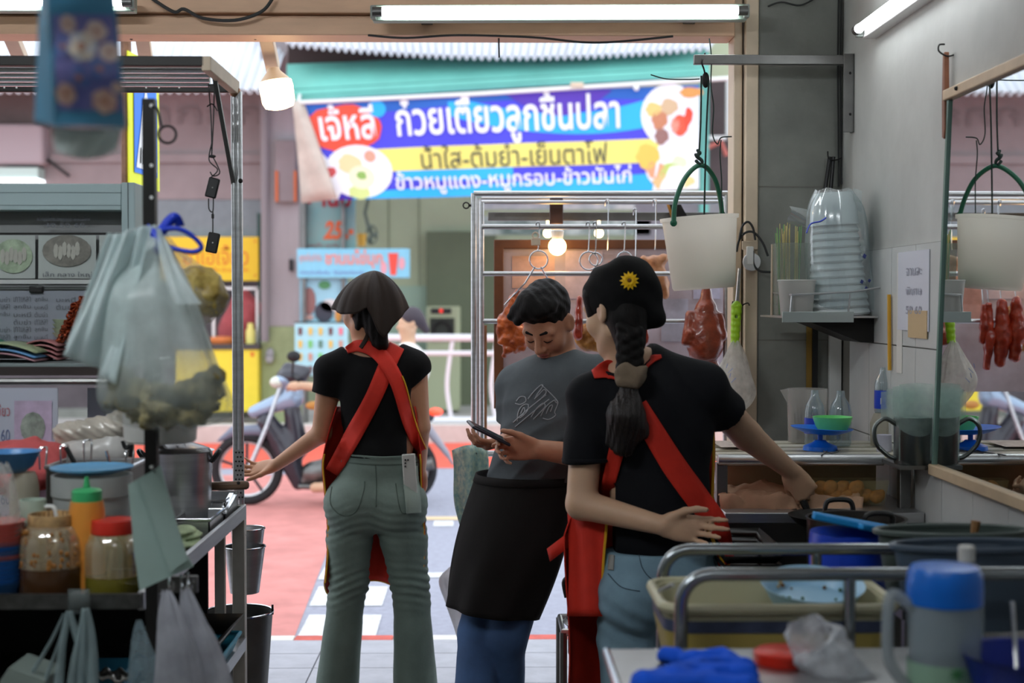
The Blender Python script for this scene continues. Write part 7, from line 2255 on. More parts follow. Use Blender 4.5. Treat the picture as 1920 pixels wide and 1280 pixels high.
MB().tube(spline([hh_ + V(.002, 0, Hm * .86), hh_ + V(-.03, 0, Hm * .98), hh_ + V(-.058, 0, Hm * .8), hh_ + V(-.054, 0, Hm * .45), hh_ + V(-.02, 0, Hm * .18), hh_ + V(.002, 0, Hm * .12)], 6), .0065, 8).build('handle', mat('mug_steel', (104, 110, 108), .35, metal=.9), mu)
MB().span((cm.x - .05, 3.93, cm.z - .012), (1.243, 4.12, cm.z - .0005)).build('ledge', M_STEELD, cn, angle=0)
ps = thing('plastic_sheets', cm + V(0, 0, .01), 'folded translucent green plastic bags standing in the steel mug', 'plastic bag')
for k in range(4):
    MB().sheet(lambda u, v: cm + V(-.048 + .096 * u - .012 * k * (v > .5), -.03 + .018 * k + .006 * math.sin(5 * u + k), .01 + (Hm + .085 - .008 * k) * v + .004 * math.sin(3 * u)), 8, 8).build('sheet', film('green_sheet', (190, 214, 206), .5, .2, .1, 20), ps, angle=180)
# splat of plastic over the rim
MB().sheet(lambda u, v: cm + V(Rm_ * 1.06 * math.cos(3.3 + 2.9 * u), Rm_ * 1.06 * math.sin(3.3 + 2.9 * u), Hm + .006 - v * (.02 + .035 * math.sin(3.1 * u))), 16, 4).build('overhang', film('green_sheet', (190, 214, 206), .5, .2, .1, 20), ps, angle=180)

# ------------------------------------------------------------------ stove side: pots, trays, blue barrel
def pot(name, x, ytop, Y, R, H, m, label, cat, handle=None):
    z1 = P(0, ytop, Y).z
    c = V(P(x, 0, Y).x, Y, z1 - H)
    t = thing(name, c, label, cat)
    MB().lathe([(0, 0), (R * .92, 0), (R * .97, .01), (R, H), (R * 1.03, H), (R * .97, H - .001), (R * .94, .012), (0, .008)], c, 36).build('wall', m, t)
    return t, c


st = thing('stove', (P(1440, 0, 3.9).x, 3.9, 0), 'dark steel stove body below the serving counter', 'stove')
sx0, sx1 = .70, 1.235
MB().span((sx0, 3.35, .08), (sx1, 3.95, .62)).build('cabinet', mat('sooty_steel', (46, 44, 42), .5, metal=.5, var=.3, scale=6), st, bevel=.004)
MB().span((sx0 - .01, 3.33, .62), (sx1, 3.96, .65)).build('hob', M_BLACKM, st, bevel=.003)
for x_ in (sx0 + .03, sx1 - .03):
    for y_ in (3.38, 3.92):
        MB().span((x_ - .02, y_ - .02, 0), (x_ + .02, y_ + .02, .08)).build('foot', M_BLACKM, st)
zh_ = .65
# stack of black trays with bright edges
for i in range(6):
    z = zh_ + .09 + i * .022
    o = MB().loft([[(P(1352, 0, 3.75).x, 3.62, z), (P(1440, 0, 3.75).x, 3.62, z), (P(1440, 0, 3.75).x, 3.9, z), (P(1352, 0, 3.75).x, 3.9, z)], [(P(1346, 0, 3.75).x, 3.6, z + .02), (P(1452, 0, 3.75).x, 3.6, z + .02), (P(1452, 0, 3.75).x, 3.92, z + .02), (P(1346, 0, 3.75).x, 3.92, z + .02)]], caps=False).build('stacked_tray', mat('black_tray_metal', (30, 29, 28), .3, metal=.7), None, solid=.003)
    tag(o, 'black metal tray, %s from the bottom of the stack beside the stove' % ORD[i], 'tray', 'stacked black trays')
MB().span((P(1350, 0, 3.75).x, 3.62, zh_), (P(1442, 0, 3.75).x, 3.9, zh_ + .088)).build('tray_rack', M_BLACKM, st)
for i in range(4):
    o = MB().lathe([(0, 0), (.05, 0), (.082, .012), (.085, .014), (.05, .004), (0, .004)], V(P(1408, 0, 3.45).x, 3.45, zh_ + .005 + .013 * i + .085), 36).build('plate', mat('navy_plate', (30, 70, 130), .35), None)
    tag(o, 'deep blue plate, %s from the bottom of the small stack by the stove' % ORD[i], 'plate', 'blue plates by the stove')
MB().lathe([(.0, 0), (.07, 0), (.07, .085), (0, .085)], V(P(1408, 0, 3.45).x, 3.45, zh_), 24).build('ring_stand', M_BLACKM, st)
# tall stock pot and the blue barrel
tpot, cpt = pot('stock_pot', 1612, 974, 3.62, 92 * 3.62 / F, .31, mat('stock_pot_steel', (96, 92, 88), .35, metal=.8), 'tall dark stock pot behind the blue barrel', 'pot')
MB().tube(spline([cpt + V(-.01, -.13, .29), cpt + V(-.01, -.135, .335), cpt + V(.055, -.125, .335), cpt + V(.055, -.115, .29)], 5), .007, 8).build('handle', M_BLACK, tpot)
wok = thing('wok', V(P(1570, 0, 3.8).x, 3.78, P(0, 985, 3.78).z), 'black wok with loop handle beyond the stock pot', 'wok')
MB().tube(spline([P(1546, 968, 3.84), P(1549, 944, 3.84), P(1560, 937, 3.84), P(1588, 937, 3.84), P(1598, 946, 3.84), P(1600, 968, 3.84)], 5), .007, 8).build('handle', M_BLACK, wok)
cw_ = P(1560, 972, 3.88)
MB().lathe([(0, -.05), (.06, -.045), (.1, -.02), (.12, 0), (.117, 0), (.097, -.018), (0, -.044)], V(cw_.x, 3.88, cw_.z + .01), 36).build('bowl', M_BLACKM, wok)
tb3 = thing('blue_barrel', V(P(1606, 0, 3.18).x, 3.18, .3), 'royal blue plastic bin with tilted cyan lid edge', 'bin')
zb3 = P(0, 978, 3.18).z
cbr = V(P(1600, 0, 3.2).x, 3.2, 0)
wd_ = 76 * 3.2 / F
MB().lathe([(0, 0), (wd_ * .86, 0), (wd_ * .9, .02), (wd_, zb3 - .05), (wd_ * .97, zb3 - .03), (0, zb3 - .03)], cbr, 36).build('body', mat('royal_blue_plastic', (16, 62, 190), .4), tb3)
CY = mat('cyan_plastic', (34, 150, 224), .4)
a, b = P(1524, 966, 3.1), P(1655, 994, 3.1)
MB().bar(a, b, .02, .016).build('lid_edge', CY, tb3, bevel=.004)
MB().bar(P(1612, 986, 3.08), P(1692, 998, 3.12), .02, .014).build('lid_edge', CY, tb3, bevel=.004)
MB().sheet(quad(P(1524, 966, 3.1), P(1690, 996, 3.1), P(1690, 990, 3.32), P(1524, 960, 3.32)), 4, 4).build('lid', CY, tb3, angle=0, solid=.006)

# ------------------------------------------------------------------ pot on a steel stand, between man and woman
ps_ = thing('pot_stand', V(P(1125, 0, 4.34).x, 4.34, 0), 'tubular steel stand holding a round pot between the two people', 'stand')
cps = V(P(1125, 0, 4.34).x, 4.34, 0)
zst = P(0, 1175, 4.34).z
MB().tube([cps + V(-.115, -.1, zst), cps + V(.1, -.1, zst), cps + V(.1, .1, zst), cps + V(-.115, .1, zst)], .012, 8, closed=True).build('ring', M_STEEL, ps_)
for (dx, dy) in ((-.115, -.1), (-.05, -.1), (-.02, -.1), (.1, -.1), (-.115, .1), (.1, .1)):
    MB().tube([cps + V(dx, dy, 0), cps + V(dx, dy, zst)], .012, 8).build('leg', M_STEELD, ps_)
pp, cp_ = pot('soup_pot', 1125, 1112, 4.34, .098, .2, M_STEEL, 'round steel soup pot with black loop handle on the tubular stand', 'pot')
MB().lathe([(.102, .19), (.108, .195), (.108, .2), (.1, .2)], cp_, 36).build('rim', M_CHROME, pp)
hq = cp_ + V(-.09, -.04, .2)
MB().tube(spline([hq + V(-.012, 0, -.01), hq + V(-.02, 0, .035), hq + V(-.006, 0, .05), hq + V(.014, 0, .04), hq + V(.02, 0, .0)], 5), .007, 8).build('handle', M_BLACK, pp)
o = MB().lathe([(.1, .0), (.112, .01), (.1, .02)], V(cps.x, cps.y, zst - .0), 30).build('cradle', M_STEEL, ps_)

# ------------------------------------------------------------------ roast meat rack
Yr, Yr2 = 5.36, 5.74
rk = thing('roast_rack', (P(1120, 0, Yr).x, 5.55, 0), 'stainless rack with hanging rails for roast meat at the shop front', 'rack')
for (x, Y, r_, y0_) in ((888, Yr, .0105, 362), (903, Yr + .03, .0095, 380), (896, Yr2, .010, 372), (1362, Yr, .0105, 362), (1362, Yr2, .01, 372)):
    a = P(x, y0_, Y)
    MB().tube([a, V(a.x, a.y, 0)], r_, 10).build('post', M_STEEL, rk)
for (y, Y, r_) in ((363, Yr, .011), (379, Yr + .2, .009), (425, Yr, .010), (513, Yr + .03, .009), (602, Yr + .03, .009), (372, Yr2, .009)):
    MB().tube([P(888 if y == 363 else 903, y, Y), P(1364, y, Y)], r_, 10).build('rail', M_STEEL, rk)
MB().span(P(915, 413, Yr2 - .03), P(1364, 399, Yr2 + .01)).build('dark_channel', M_STEELD, rk, bevel=.002)
MB().tube([P(905, 850, Yr + .06), P(1364, 850, Yr + .06)], .012, 8).build('low_rail', M_STEEL, rk)
MB().tube(circle(P(874, 385, Yr), .011, 14), .003, 5, closed=True).build('eye_ring', M_BLACKM, rk)
MB().tube([P(880, 385, Yr), P(888, 385, Yr)], .005, 6).build('eye_screw', M_BLACKM, rk)
ws2 = P(909, 640, Yr + .05)
MB().span((ws2.x - .01, Yr + .06, .0), (ws2.x + .008, Yr + .075, P(0, 610, Yr + .05).z)).build('wood_strip', mat('pale_wood', (206, 160, 120), .5), rk)
bd = thing('framed_board', P(1150, 765, 5.7), 'brown wooden framed board with painted lilac reflection and pale patches behind the roast meat', 'framed board')
YB2 = 5.7
BW = mat('brown_frame_wood', (104, 66, 42), .45, var=.2, scale=12)
MB().span(P(926, 766, YB2 - .02), P(944, 452, YB2 + .02)).build('frame_side', BW, bd, bevel=.003)
MB().span(P(926, 466, YB2 - .02), P(1380, 450, YB2 + .02)).build('frame_top', BW, bd, bevel=.003)
MB().span(P(944, 735, YB2), P(1364, 466, YB2 + .006)).build('panel', mat('lilac_reflection', (196, 184, 190), .25, var=.28, scale=4, col2=(206, 196, 210)), bd, angle=0)  # lilac reflection of the plexiglass put into the panel colour
for (x0_, y0_, x1_, y1_, c) in ((960, 480, 1040, 540, (214, 176, 160)), (1060, 470, 1130, 560, (206, 190, 200)), (1140, 490, 1200, 600, (196, 150, 140)), (1240, 560, 1290, 640, (176, 176, 190)), (960, 560, 1000, 640, (206, 130, 110)), (1300, 480, 1350, 560, (190, 186, 206))):
    MB().span(P(x0_, y1_, YB2 - .003), P(x1_, y0_, YB2)).build('picture', mat('board_patch_%d_%d' % c[:2], c, .35, var=.2, scale=14), bd, angle=0)  # plain tone patches over the panel
MB().span(P(944, 800, YB2 - .01), P(1000, 766, YB2 + .01)).build('card', mat('peach_card', (232, 190, 160), .6), bd, angle=0)


def s_hook(x, y0_, y1_, Y=Yr, ring=None, lab=None):
    t = thing('meat_hook', P(x, y1_, Y), lab or 'thin steel hook on the rack rail', 'hook', 'hooks on the rack')
    MB().tube(spline([P(x - 5, y0_ + 8, Y), P(x - 4, y0_ - 2, Y - .012), P(x + 1, y0_ - 3, Y - .014), P(x + 1, y0_ + 12, Y - .012), P(x, y1_ - 8, Y - .012), P(x - 2, y1_, Y - .014)], 5), .0026, 6).build('wire', M_CHROME, t)
    if ring:
        MB().tube(circle(P(x, y1_ + ring, Y - .012), ring * Y / F, 22), .0028, 6, closed=True).build('ring', M_CHROME, t)
    return t


s_hook(1010, 420, 470, ring=17, lab='steel hook with ring and splayed wires at the left of the rack')
s_hook(1104, 420, 472, ring=17, lab='steel hook with a large ring near the middle of the rack')
s_hook(1117, 420, 474, ring=12, lab='steel hook with a smaller ring next to the middle ring')
s_hook(1171, 420, 472, ring=14, lab='steel hook with a ring just above the black headscarf')
s_hook(1140, 378, 470, Y=Yr + .2, lab='long straight hook left of the headscarf flower')
s_hook(1192, 395, 490, Y=Yr + .1, lab='long straight hook right above the headscarf crown')
s_hook(1229, 378, 468, Y=Yr + .2, lab='long hook carrying the pale roast bird')
for pts in ([(1003, 500), (985, 530), (952, 565), (946, 572)], [(1014, 500), (1022, 515), (1032, 530)]):
    MB().tube([P(x, y, Yr - .014) for x, y in pts], .003, 6).build('splayed_wire', M_CHROME, bpy.data.objects['meat_hook'])
cl_ = thing('cleaver', P(1268, 405, Yr2 - .06), 'dark cleaver with golden edge hanging on the rack beside the pail', 'cleaver')
MB().prism([P(1252, 382, Yr2 - .06), P(1276, 382, Yr2 - .06), P(1290, 408, Yr2 - .06), P(1262, 412, Yr2 - .06)], (0, .008, 0)).build('blade', M_BLACKM, cl_)
MB().bar(P(1252, 382, Yr2 - .062), P(1262, 412, Yr2 - .062), .006, .01).build('edge', mat('brass', (196, 140, 70), .3, metal=.8), cl_)
MB().tube([P(1266, 384, Yr2 - .056), P(1266, 372, Yr2)], .002, 5).build('hook', M_CHROME, cl_)
lk = thing('tag', P(1003, 460, Yr - .02), 'small cream padlock shaped tag on the rack rail', 'tag')
MB().span(P(996, 460, Yr - .03), P(1013, 446, Yr - .022)).build('plate', M_CREAM, lk, bevel=.002)
MB().tube(circle(P(1004, 441, Yr - .026), .011, 12), .003, 6, closed=True).build('shackle', M_CREAM, lk)

M_ROAST = mat('orange_red_roast', (196, 78, 30), .3, var=.5, scale=22, col2=(224, 110, 44), bump=.5, bscale=70, coat=.4)
M_DUCK = mat('dark_roast_duck', (128, 52, 34), .28, var=.4, scale=16, col2=(160, 72, 44), bump=.3, bscale=70, coat=.5)
M_PALE = mat('pale_roast_bird', (188, 120, 78), .35, var=.35, scale=18, col2=(208, 150, 104), bump=.3, coat=.3)
M_CRISP = mat('crispy_pork', (176, 108, 44), .4, var=.5, scale=26, col2=(206, 146, 70), bump=.6, bscale=60)
M_CHAR = mat('red_barbecue_pork', (150, 40, 22), .25, var=.4, scale=20, col2=(186, 62, 34), bump=.4, coat=.5)
pr = [RC(P(968, 548, Yr), P(955, 600, Yr), .014, .035, 0), EL(P(958, 615, Yr), (.045, .022, .07), k=.02), EL(P(968, 640, Yr), (.05, .02, .045), k=.03), RC(P(938, 600, Yr), P(940, 640, Yr), .014, .016, .015), RC(P(950, 655, Yr), P(946, 668, Yr), .02, .01, .01), FN(lambda d, q: d + .006 * wob(q, 60, 1) + .003 * wob(q, 140))]
mt = blob('roast_pork', pr, .005, M_ROAST, None); tag(mt, 'ragged orange red roast slab hanging left of the looking down head', 'roast meat', 'roast meats')
pr = [RC(P(1086, 560, Yr + .03), P(1084, 628, Yr + .03), .012, .02, 0), FN(lambda d, q: d + .003 * wob(q, 80, 1))]
mt = blob('roast_pork', pr, .005, M_CHAR, None); tag(mt, 'narrow bright red pork strip between the two heads', 'roast meat', 'roast meats')
pr = [EL(P(1112, 632, Yr + .08), (.075, .03, .06), k=0), EL(P(1130, 600, Yr + .08), (.05, .028, .06), k=.03), FN(lambda d, q: d + .006 * wob(q, 60, 3))]
mt = blob('roast_pork', pr, .006, M_CRISP, None); tag(mt, 'golden crispy pork slab behind the two heads', 'roast meat', 'roast meats')
pr = [EL(P(1226, 492, Yr + .2), (.035, .03, .03), k=0), EL(P(1232, 520, Yr + .2), (.042, .035, .05), k=.03), RC(P(1206, 486, Yr + .2), P(1212, 506, Yr + .2), .016, .012, .015), RC(P(1226, 536, Yr + .2), P(1230, 552, Yr + .2), .022, .016, .02), RC(P(1246, 536, Yr + .2), P(1248, 553, Yr + .2), .02, .016, .02), EL(P(1244, 484, Yr + .19), (.02, .02, .02), k=.015), FN(lambda d, q: d + .003 * wob(q, 70))]
mt = blob('roast_chicken', pr, .005, M_PALE, None); tag(mt, 'pale brown roast chicken hanging left of the milky pail', 'roast meat', 'roast meats')
pr = [RC(P(1325, 540, Yr), P(1324, 572, Yr), .016, .03, 0), EL(P(1322, 622, Yr), (.068, .055, .10), k=.04), EL(P(1322, 650, Yr), (.06, .055, .07), k=.04), RC(P(1294, 590, Yr - .01), P(1286, 640, Yr - .02), .018, .018, .012), RC(P(1286, 640, Yr - .02), P(1294, 624, Yr - .04), .017, .013, .01), RC(P(1350, 592, Yr - .01), P(1357, 632, Yr - .02), .016, .014, .012), RC(P(1310, 690, Yr), P(1306, 705, Yr), .028, .016, .02), RC(P(1336, 690, Yr), P(1340, 705, Yr), .028, .016, .02), FN(lambda d, q: d + .0025 * wob(q, 60))]
mt = blob('roast_duck', pr, .005, M_DUCK, None); tag(mt, 'whole dark red roast duck hanging under the milky pail', 'roast meat', 'roast meats')
MB().tube([P(1325, 425, Yr), P(1325, 545, Yr)], .0025, 6).build('hook_wire', M_CHROME, mt)
for i, (x, y0_, y1_, w_, lab) in enumerate(((1208, 575, 650, .018, 'slim red pork strip seen in the mirror, first from the mirror edge'), (1198, 572, 700, .022, 'long red pork strip seen in the mirror, second from its edge'), (1174, 570, 690, .035, 'broad red pork slab seen in the mirror'), (1146, 566, 680, .035, 'broad red pork slab hidden behind the headscarf'))):
    pr = [RC(P(x, y0_, Yr), P(x - 2, (y0_ + y1_) / 2, Yr), w_ * .6, w_, 0), RC(P(x - 2, (y0_ + y1_) / 2, Yr), P(x + 3, y1_ - 10, Yr), w_, w_ * .6, .01), FN(lambda d, q: d + .004 * wob(q, 75, 1.0 + i))]
    mt = blob('roast_pork', pr, .006, M_CHAR, None); tag(mt, lab, 'roast meat', 'roast meats')
    MB().tube([P(x, 513, Yr + .03), P(x, y0_ + 4, Yr)], .0022, 5).build('hook_wire', M_CHROME, mt)
pr = [EL(P(1262, 622, Yr + .25), (.05, .03, .07), k=0), FN(lambda d, q: d + .006 * wob(q, 60, 7))]

# patterned towel and white bag hung low at the rack
tw_ = MB().sheet(lambda u, v: P(846 + 30 * (1 - v) ** 1.5 + 66 * u - 22 * u * (1 - v) * .3 + 3 * math.sin(9 * v), 1052 - 208 * v - 10 * math.sin(3 * u) * v + 8 * math.sin(8 * u) * (1 - v), Yr - .12 + .03 * math.sin(9 * u + 1.5 * v)), 24, 20)
o = tw_.build('towel', mat('teal_patterned_cloth', (140, 192, 200), .9, var=.3, scale=60, col2=(206, 216, 192), bump=.2), None, angle=180, solid=.006)
tag(o, 'teal patterned towel hanging from the rack post behind the apron', 'towel')
o = MB().tube([P(896, 830, Yr), P(893, 850, Yr - .1)], .003, 6).build('towel_hook', M_STEELD, rk)
bag_loft('plastic_bag', [(866, 880, 1050, 5.25), (826, 892, 1080, 5.24), (838, 910, 1130, 5.22), (852, 912, 1175, 5.22), (866, 905, 1225, 5.22)], film('grey_white_film', (206, 202, 204), .75, .35, .12, 12), 'grey white plastic bag hanging below the teal towel', 'bag', folds=6, foldamp=.1, depth=.5)

# ================================================================== trolley and table in the right foreground
def rail_path(x_leg, y_leg, x_bend, y_top, x_end, Y):
    a = P(x_leg, y_leg, Y); t0 = P(x_leg, y_top, Y)
    r = .055
    pts = [V(a.x, Y, .12), V(a.x, Y, t0.z - r)]
    for k in range(1, 7):
        an = math.pi / 2 * k / 6
        pts.append(V(a.x + r - r * math.cos(an), Y, t0.z - r + r * math.sin(an)))
    e = P(x_end, y_top, Y)
    pts.append(V(e.x, Y, t0.z))
    return pts


tl_ = thing('trolley', (P(1500, 0, 2.75).x, 2.75, 0), 'steel tube trolley with rounded side rails in the right foreground', 'trolley')
M_TUBE = mat('trolley_tube', (150, 156, 160), .22, metal=1.0)
Yn, Yfar = 2.6, 2.92
pn0 = rail_path(1277, 1210, 1320, 1077, 1990, Yn)
pf0 = rail_path(1243, 1090, 1290, 1030, 1990, Yfar)
MB().tube(pn0, .0125, 12).build('side_rail', M_TUBE, tl_)
MB().tube(pf0, .0125, 12).build('side_rail', M_TUBE, tl_)
for (x, Y, yt) in ((1593, Yn, 1080), (1531, Yfar, 1034)):
    a = P(x, yt, Y)
    MB().tube([a, V(a.x, a.y, .75)], .0115, 10).build('upright', M_TUBE, tl_)
xA, xB = pn0[0].x - .01, P(1990, 0, Yn).x
for z in (.12, .78):
    MB().span((min(xA, pf0[0].x), Yn - .01, z - .012), (xB, Yfar + .01, z)).build('deck', M_STEEL, tl_)
for x_ in (xA + .02, xB - .03):
    for Y in (Yn + .02, Yfar - .02):
        MB().tube([(x_ - .012, Y, .045), (x_ + .012, Y, .045)], .045, 14).build('caster', M_BLACK, tl_)
        MB().span((x_ - .016, Y - .012, .05), (x_ + .016, Y + .012, .11)).build('caster_fork', M_STEELD, tl_)
# cream tub in the trolley with water and a blue bowl
tbz = P(0, 1135, 2.66).z
tub = thing('wash_tub', V(P(1450, 0, 2.76).x, 2.76, .781), 'cream rectangular wash tub with thick rolled rim in the trolley', 'tub')
xL, xR = P(1228, 0, 2.76).x, P(1668, 0, 2.76).x
def rrect(x0_, x1_, y0_, y1_, z, r, n=5):
    out = []
    for (cx_, cy_, a0) in ((x1_ - r, y0_ + r, -math.pi / 2), (x1_ - r, y1_ - r, 0), (x0_ + r, y1_ - r, math.pi / 2), (x0_ + r, y0_ + r, math.pi)):
        for k in range(n + 1):
            a = a0 + math.pi / 2 * k / n
            out.append(V(cx_ + r * math.cos(a), cy_ + r * math.sin(a), z))
    return out


y0t, y1t = 2.625, 2.9
zt6 = P(0, 1120, 2.76).z
M_CTUB = mat('cream_tub_plastic', (196, 192, 160), .4, sss=.05)
MB().loft([rrect(xL + .03, xR - .03, y0t + .02, y1t - .02, .782, .05), rrect(xL + .012, xR - .012, y0t + .008, y1t - .008, zt6 - .02, .05), rrect(xL + .008, xR - .008, y0t + .004, y1t - .004, zt6, .05), rrect(xL + .018, xR - .018, y0t + .014, y1t - .014, zt6, .05), rrect(xL + .034, xR - .034, y0t + .026, y1t - .026, .79, .05)], caps=True).build('basin', M_CTUB, tub)
MB().tube(rrect(xL + .006, xR - .006, y0t + .004, y1t - .004, zt6, .05), .0105, 8, closed=True).build('rim', M_CTUB, tub)
MB().loft([rrect(xL + .02, xR - .02, y0t + .016, y1t - .016, zt6 - .05, .05)], caps=True).build('water', mat('murky_water', (150, 146, 96), .08), tub) if False else None
MB().loft([rrect(xL + .0085, xR - .0085, y0t + .0045, y1t - .0045, zt6 - .045, .05), rrect(xL + .0075, xR - .0075, y0t + .0035, y1t - .0035, zt6 - .022, .05)], caps=False).build('dark_band', mat('navy_band', (60, 68, 92), .5, var=.3, scale=20), tub)
MB().loft([rrect(xL + .029, xR - .029, y0t + .019, y1t - .019, .784, .05), rrect(xL + .0095, xR - .0095, y0t + .0055, y1t - .0055, zt6 - .046, .05)], caps=False).build('lower_wall', mat('yellowed_plastic', (176, 156, 84), .45), tub)
MB().tube([P(1262, 1096, 2.66), P(1236, 1108, 2.7)], .004, 6).build('wire_handle', M_STEEL, tub)
bwl = thing('bowl', V(P(1530, 0, 2.78).x, 2.78, zt6 - .03), 'sky blue bowl with food scraps floating in the cream tub', 'bowl')
cbw = V(P(1528, 0, 2.78).x, 2.775, zt6 - .016)
rb_ = 96 * 2.78 / F
MB().lathe([(0, -.02), (rb_ * .5, -.02), (rb_ * .8, .0), (rb_, .038), (rb_ * 1.02, .038), (rb_ * .97, .036), (rb_ * .76, .004), (0, -.012)], cbw, 40, Euler((math.radians(11), 0, 0)).to_matrix(), sy=.95).build('shell', mat('sky_blue_bowl', (160, 202, 228), .35), bwl)
rg = random.Random(2)
for i in range(22):
    a, r = rg.uniform(0, 6.28), rg.uniform(.2, .85) * rb_
    MB().ball(cbw + Euler((math.radians(11), 0, 0)).to_matrix() @ V(r * math.cos(a), r * .9 * math.sin(a), -.005 + .03 * (r / rb_) ** 2.5), rg.uniform(.002, .005), 6, 4).build('scrap', (mat('scrap_brown', (110, 74, 44), .6), mat('scrap_green', (56, 92, 60), .6), mat('scrap_tan', (190, 160, 110), .6))[i % 3], bwl)
# grey tubs on the right
def oval_tub(name, x0_, x1_, ytop, Y, dz, m, label, depth=.6):
    c = V((P(x0_, 0, Y).x + P(x1_, 0, Y).x) / 2, Y, P(0, ytop, Y).z)
    R = (P(x1_, 0, Y).x - P(x0_, 0, Y).x) / 2
    t = thing(name, c - V(0, 0, dz), label, 'tub', 'dark plastic tubs')
    MB().lathe([(0, -dz), (R * .8, -dz), (R * .84, -dz + .01), (R * .97, -.012), (R, 0), (R * 1.01, .004), (R * .95, .0), (R * .8, -dz + .012), (0, -dz + .008)], c, 48, sy=depth).build('shell', m, t)
    MB().tube([c + V(R * 1.01 * math.cos(k * .1309), R * 1.01 * depth * math.sin(k * .1309), 0) for k in range(48)], .007, 6, closed=True).build('rim', m, t)
    return t


sdt = thing('side_bench', (1.02, 2.98, 0), 'low steel bench under the dark tubs by the tiled wall', 'bench')
ztb = P(0, 1000, 2.98).z - .16
MB().span((P(1690, 0, 2.98).x, 2.94, ztb - .02), (1.238, 3.08, ztb)).build('top', M_STEELD, sdt)
for x_ in (P(1690, 0, 2.98).x + .02, 1.21):
    for Y in (2.96, 3.06):
        MB().span((x_ - .012, Y - .012, 0), (x_ + .012, Y + .012, ztb - .02)).build('leg', M_STEELD, sdt)
oval_tub('wash_bowl', 1650, 1935, 1000, 3.01, .16, mat('grey_green_plastic', (74, 86, 82), .45), 'large grey green oval tub by the tiled wall', .42)
oval_tub('wash_bowl', 1682, 1990, 1028, 2.76, .16, mat('slate_blue_plastic', (70, 84, 100), .45), 'slate blue oval tub in front of the grey green one', .38)
o = MB().tube([P(1826, 1002, 3.01), P(1830, 976, 3.01)], [.008, .011], 8).build('wooden_tip', mat('tan_wood', (150, 110, 70), .5), None); tag(o, 'wooden spoon tip sticking out of the grey green tub', 'spoon')
# near table
ZN = .88
tb4 = thing('steel_table', (P(1560, 0, 2.3).x, 2.2, 0), 'steel table top in the bottom right foreground', 'table')
xt0 = PZ(1136, 1212, ZN).x
MB().span((xt0, 1.75, ZN - .02), (1.235, 2.52, ZN)).build('table_top', M_STEEL, tb4, bevel=.004)
MB().tube([(xt0, 2.52, ZN - .006), (xt0, 1.75, ZN - .006)], .008, 8).build('edge_tube', M_CHROME, tb4)
for x_ in (xt0 + .03, 1.2):
    for Y in (1.8, 2.48):
        MB().tube([(x_, Y, 0), (x_, Y, ZN - .02)], .015, 10).build('leg', M_STEELD, tb4)
# blue cloth
pr = []
for (xa_, ya_, xb_, yb_, r) in ((1252, 1222, 1300, 1232, .017), (1300, 1232, 1360, 1226, .018), (1210, 1272, 1290, 1258, .022), (1290, 1255, 1345, 1240, .02), (1345, 1228, 1398, 1246, .02), (1330, 1262, 1400, 1262, .024), (1262, 1268, 1330, 1275, .024), (1215, 1285, 1395, 1290, .03)):
    a, b = PZ(xa_, ya_ + 8, ZN + .012), PZ(xb_, yb_ + 8, ZN + .012)
    pr.append(RC(a, b, r, r * .9, .012))
pr += [FN(lambda d, q: d + .004 * wob(q, 60, 1) + .002 * wob(q, 130)), HS((0, 0, ZN + .001), (0, 0, -1))]
o = blob('cloth', pr, .005, mat('royal_blue_cloth', (14, 86, 216), .9, var=.15, scale=16, bump=.3, bscale=60), None); tag(o, 'crumpled royal blue cloth on the near steel table', 'cloth')
a = PZ(1472, 1248, ZN)
o = MB().lathe([(0, .022), (.045, .022), (.05, .018), (.05, .0), (.046, .0)], a + V(0, .02, .001), 32).build('red_lid', mat('red_plastic_lid', (206, 40, 20), .35), None); tag(o, 'red plastic lid lying on the near steel table', 'lid')
# crumpled clear bag
path = spline([P(1516, 1188, 2.34), P(1534, 1212, 2.34), P(1562, 1244, 2.335), P(1600, 1272, 2.33), P(1646, 1296, 2.32)], 7)
rad = [float(np.interp(i / (len(path) - 1), [0, .2, .5, .8, 1], [.036, .046, .044, .026, .012])) for i in range(len(path))]
rows_ = []
for i, p_ in enumerate(path):
    t_ = (path[min(i + 1, len(path) - 1)] - path[max(i - 1, 0)]).normalized()
    if i < 4: t_ = V(.35, .62, -.7).normalized()                # the mouth gapes towards us
    u_ = t_.cross(V(0, 1, .2)).normalized(); w_ = t_.cross(u_)
    rows_.append([])
    for k in range(40):
        a = 2 * math.pi * k / 40
        f = rad[i] * (1 + .10 * math.sin(5 * a + .3 * i) + .06 * math.sin(11 * a - .5 * i) + .05 * math.sin(3 * a + i))
        q_ = p_ + u_ * f * math.cos(a) + w_ * f * math.sin(a)
        q_.z = max(q_.z, ZN + .002)
        rows_[-1].append(q_)
o = MB().loft(rows_, caps=False).build('plastic_bag', film('crumpled_film', (234, 238, 242), .7, .25, .2, 30), None, angle=180)
tag(o, 'crumpled translucent bag beside the red lid on the near table', 'bag')
# water jug with blue lid
Yj = 2.26
jc = V(P(1781, 0, Yj).x, Yj, ZN)
Rj = 69 * Yj / F
zl0, zl1 = P(0, 1131, Yj).z - ZN, P(0, 1066, Yj).z - ZN
wj = thing('water_jug', jc, 'clear water jug with a bright blue lid on the near table', 'jug')
MB().lathe([(0, .002), (Rj * .92, .002), (Rj * .96, .01), (Rj * .99, zl0), (Rj * .95, zl0), (Rj * .9, .008), (0, .008)], jc, 40).build('jug_wall', film('cloudy_jug', (196, 210, 216), .5, .15), wj)
MB().lathe([(Rj * 1.02, zl0 - .004), (Rj * 1.03, zl0 + .02), (Rj * 1.0, zl1 - .012), (Rj * .9, zl1 - .001), (Rj * .5, zl1 + .002), (0, zl1 + .002)], jc, 40).build('lid', mat('bright_blue_lid', (16, 110, 214), .3), wj)
hj = jc + V(-Rj, -.01, 0)
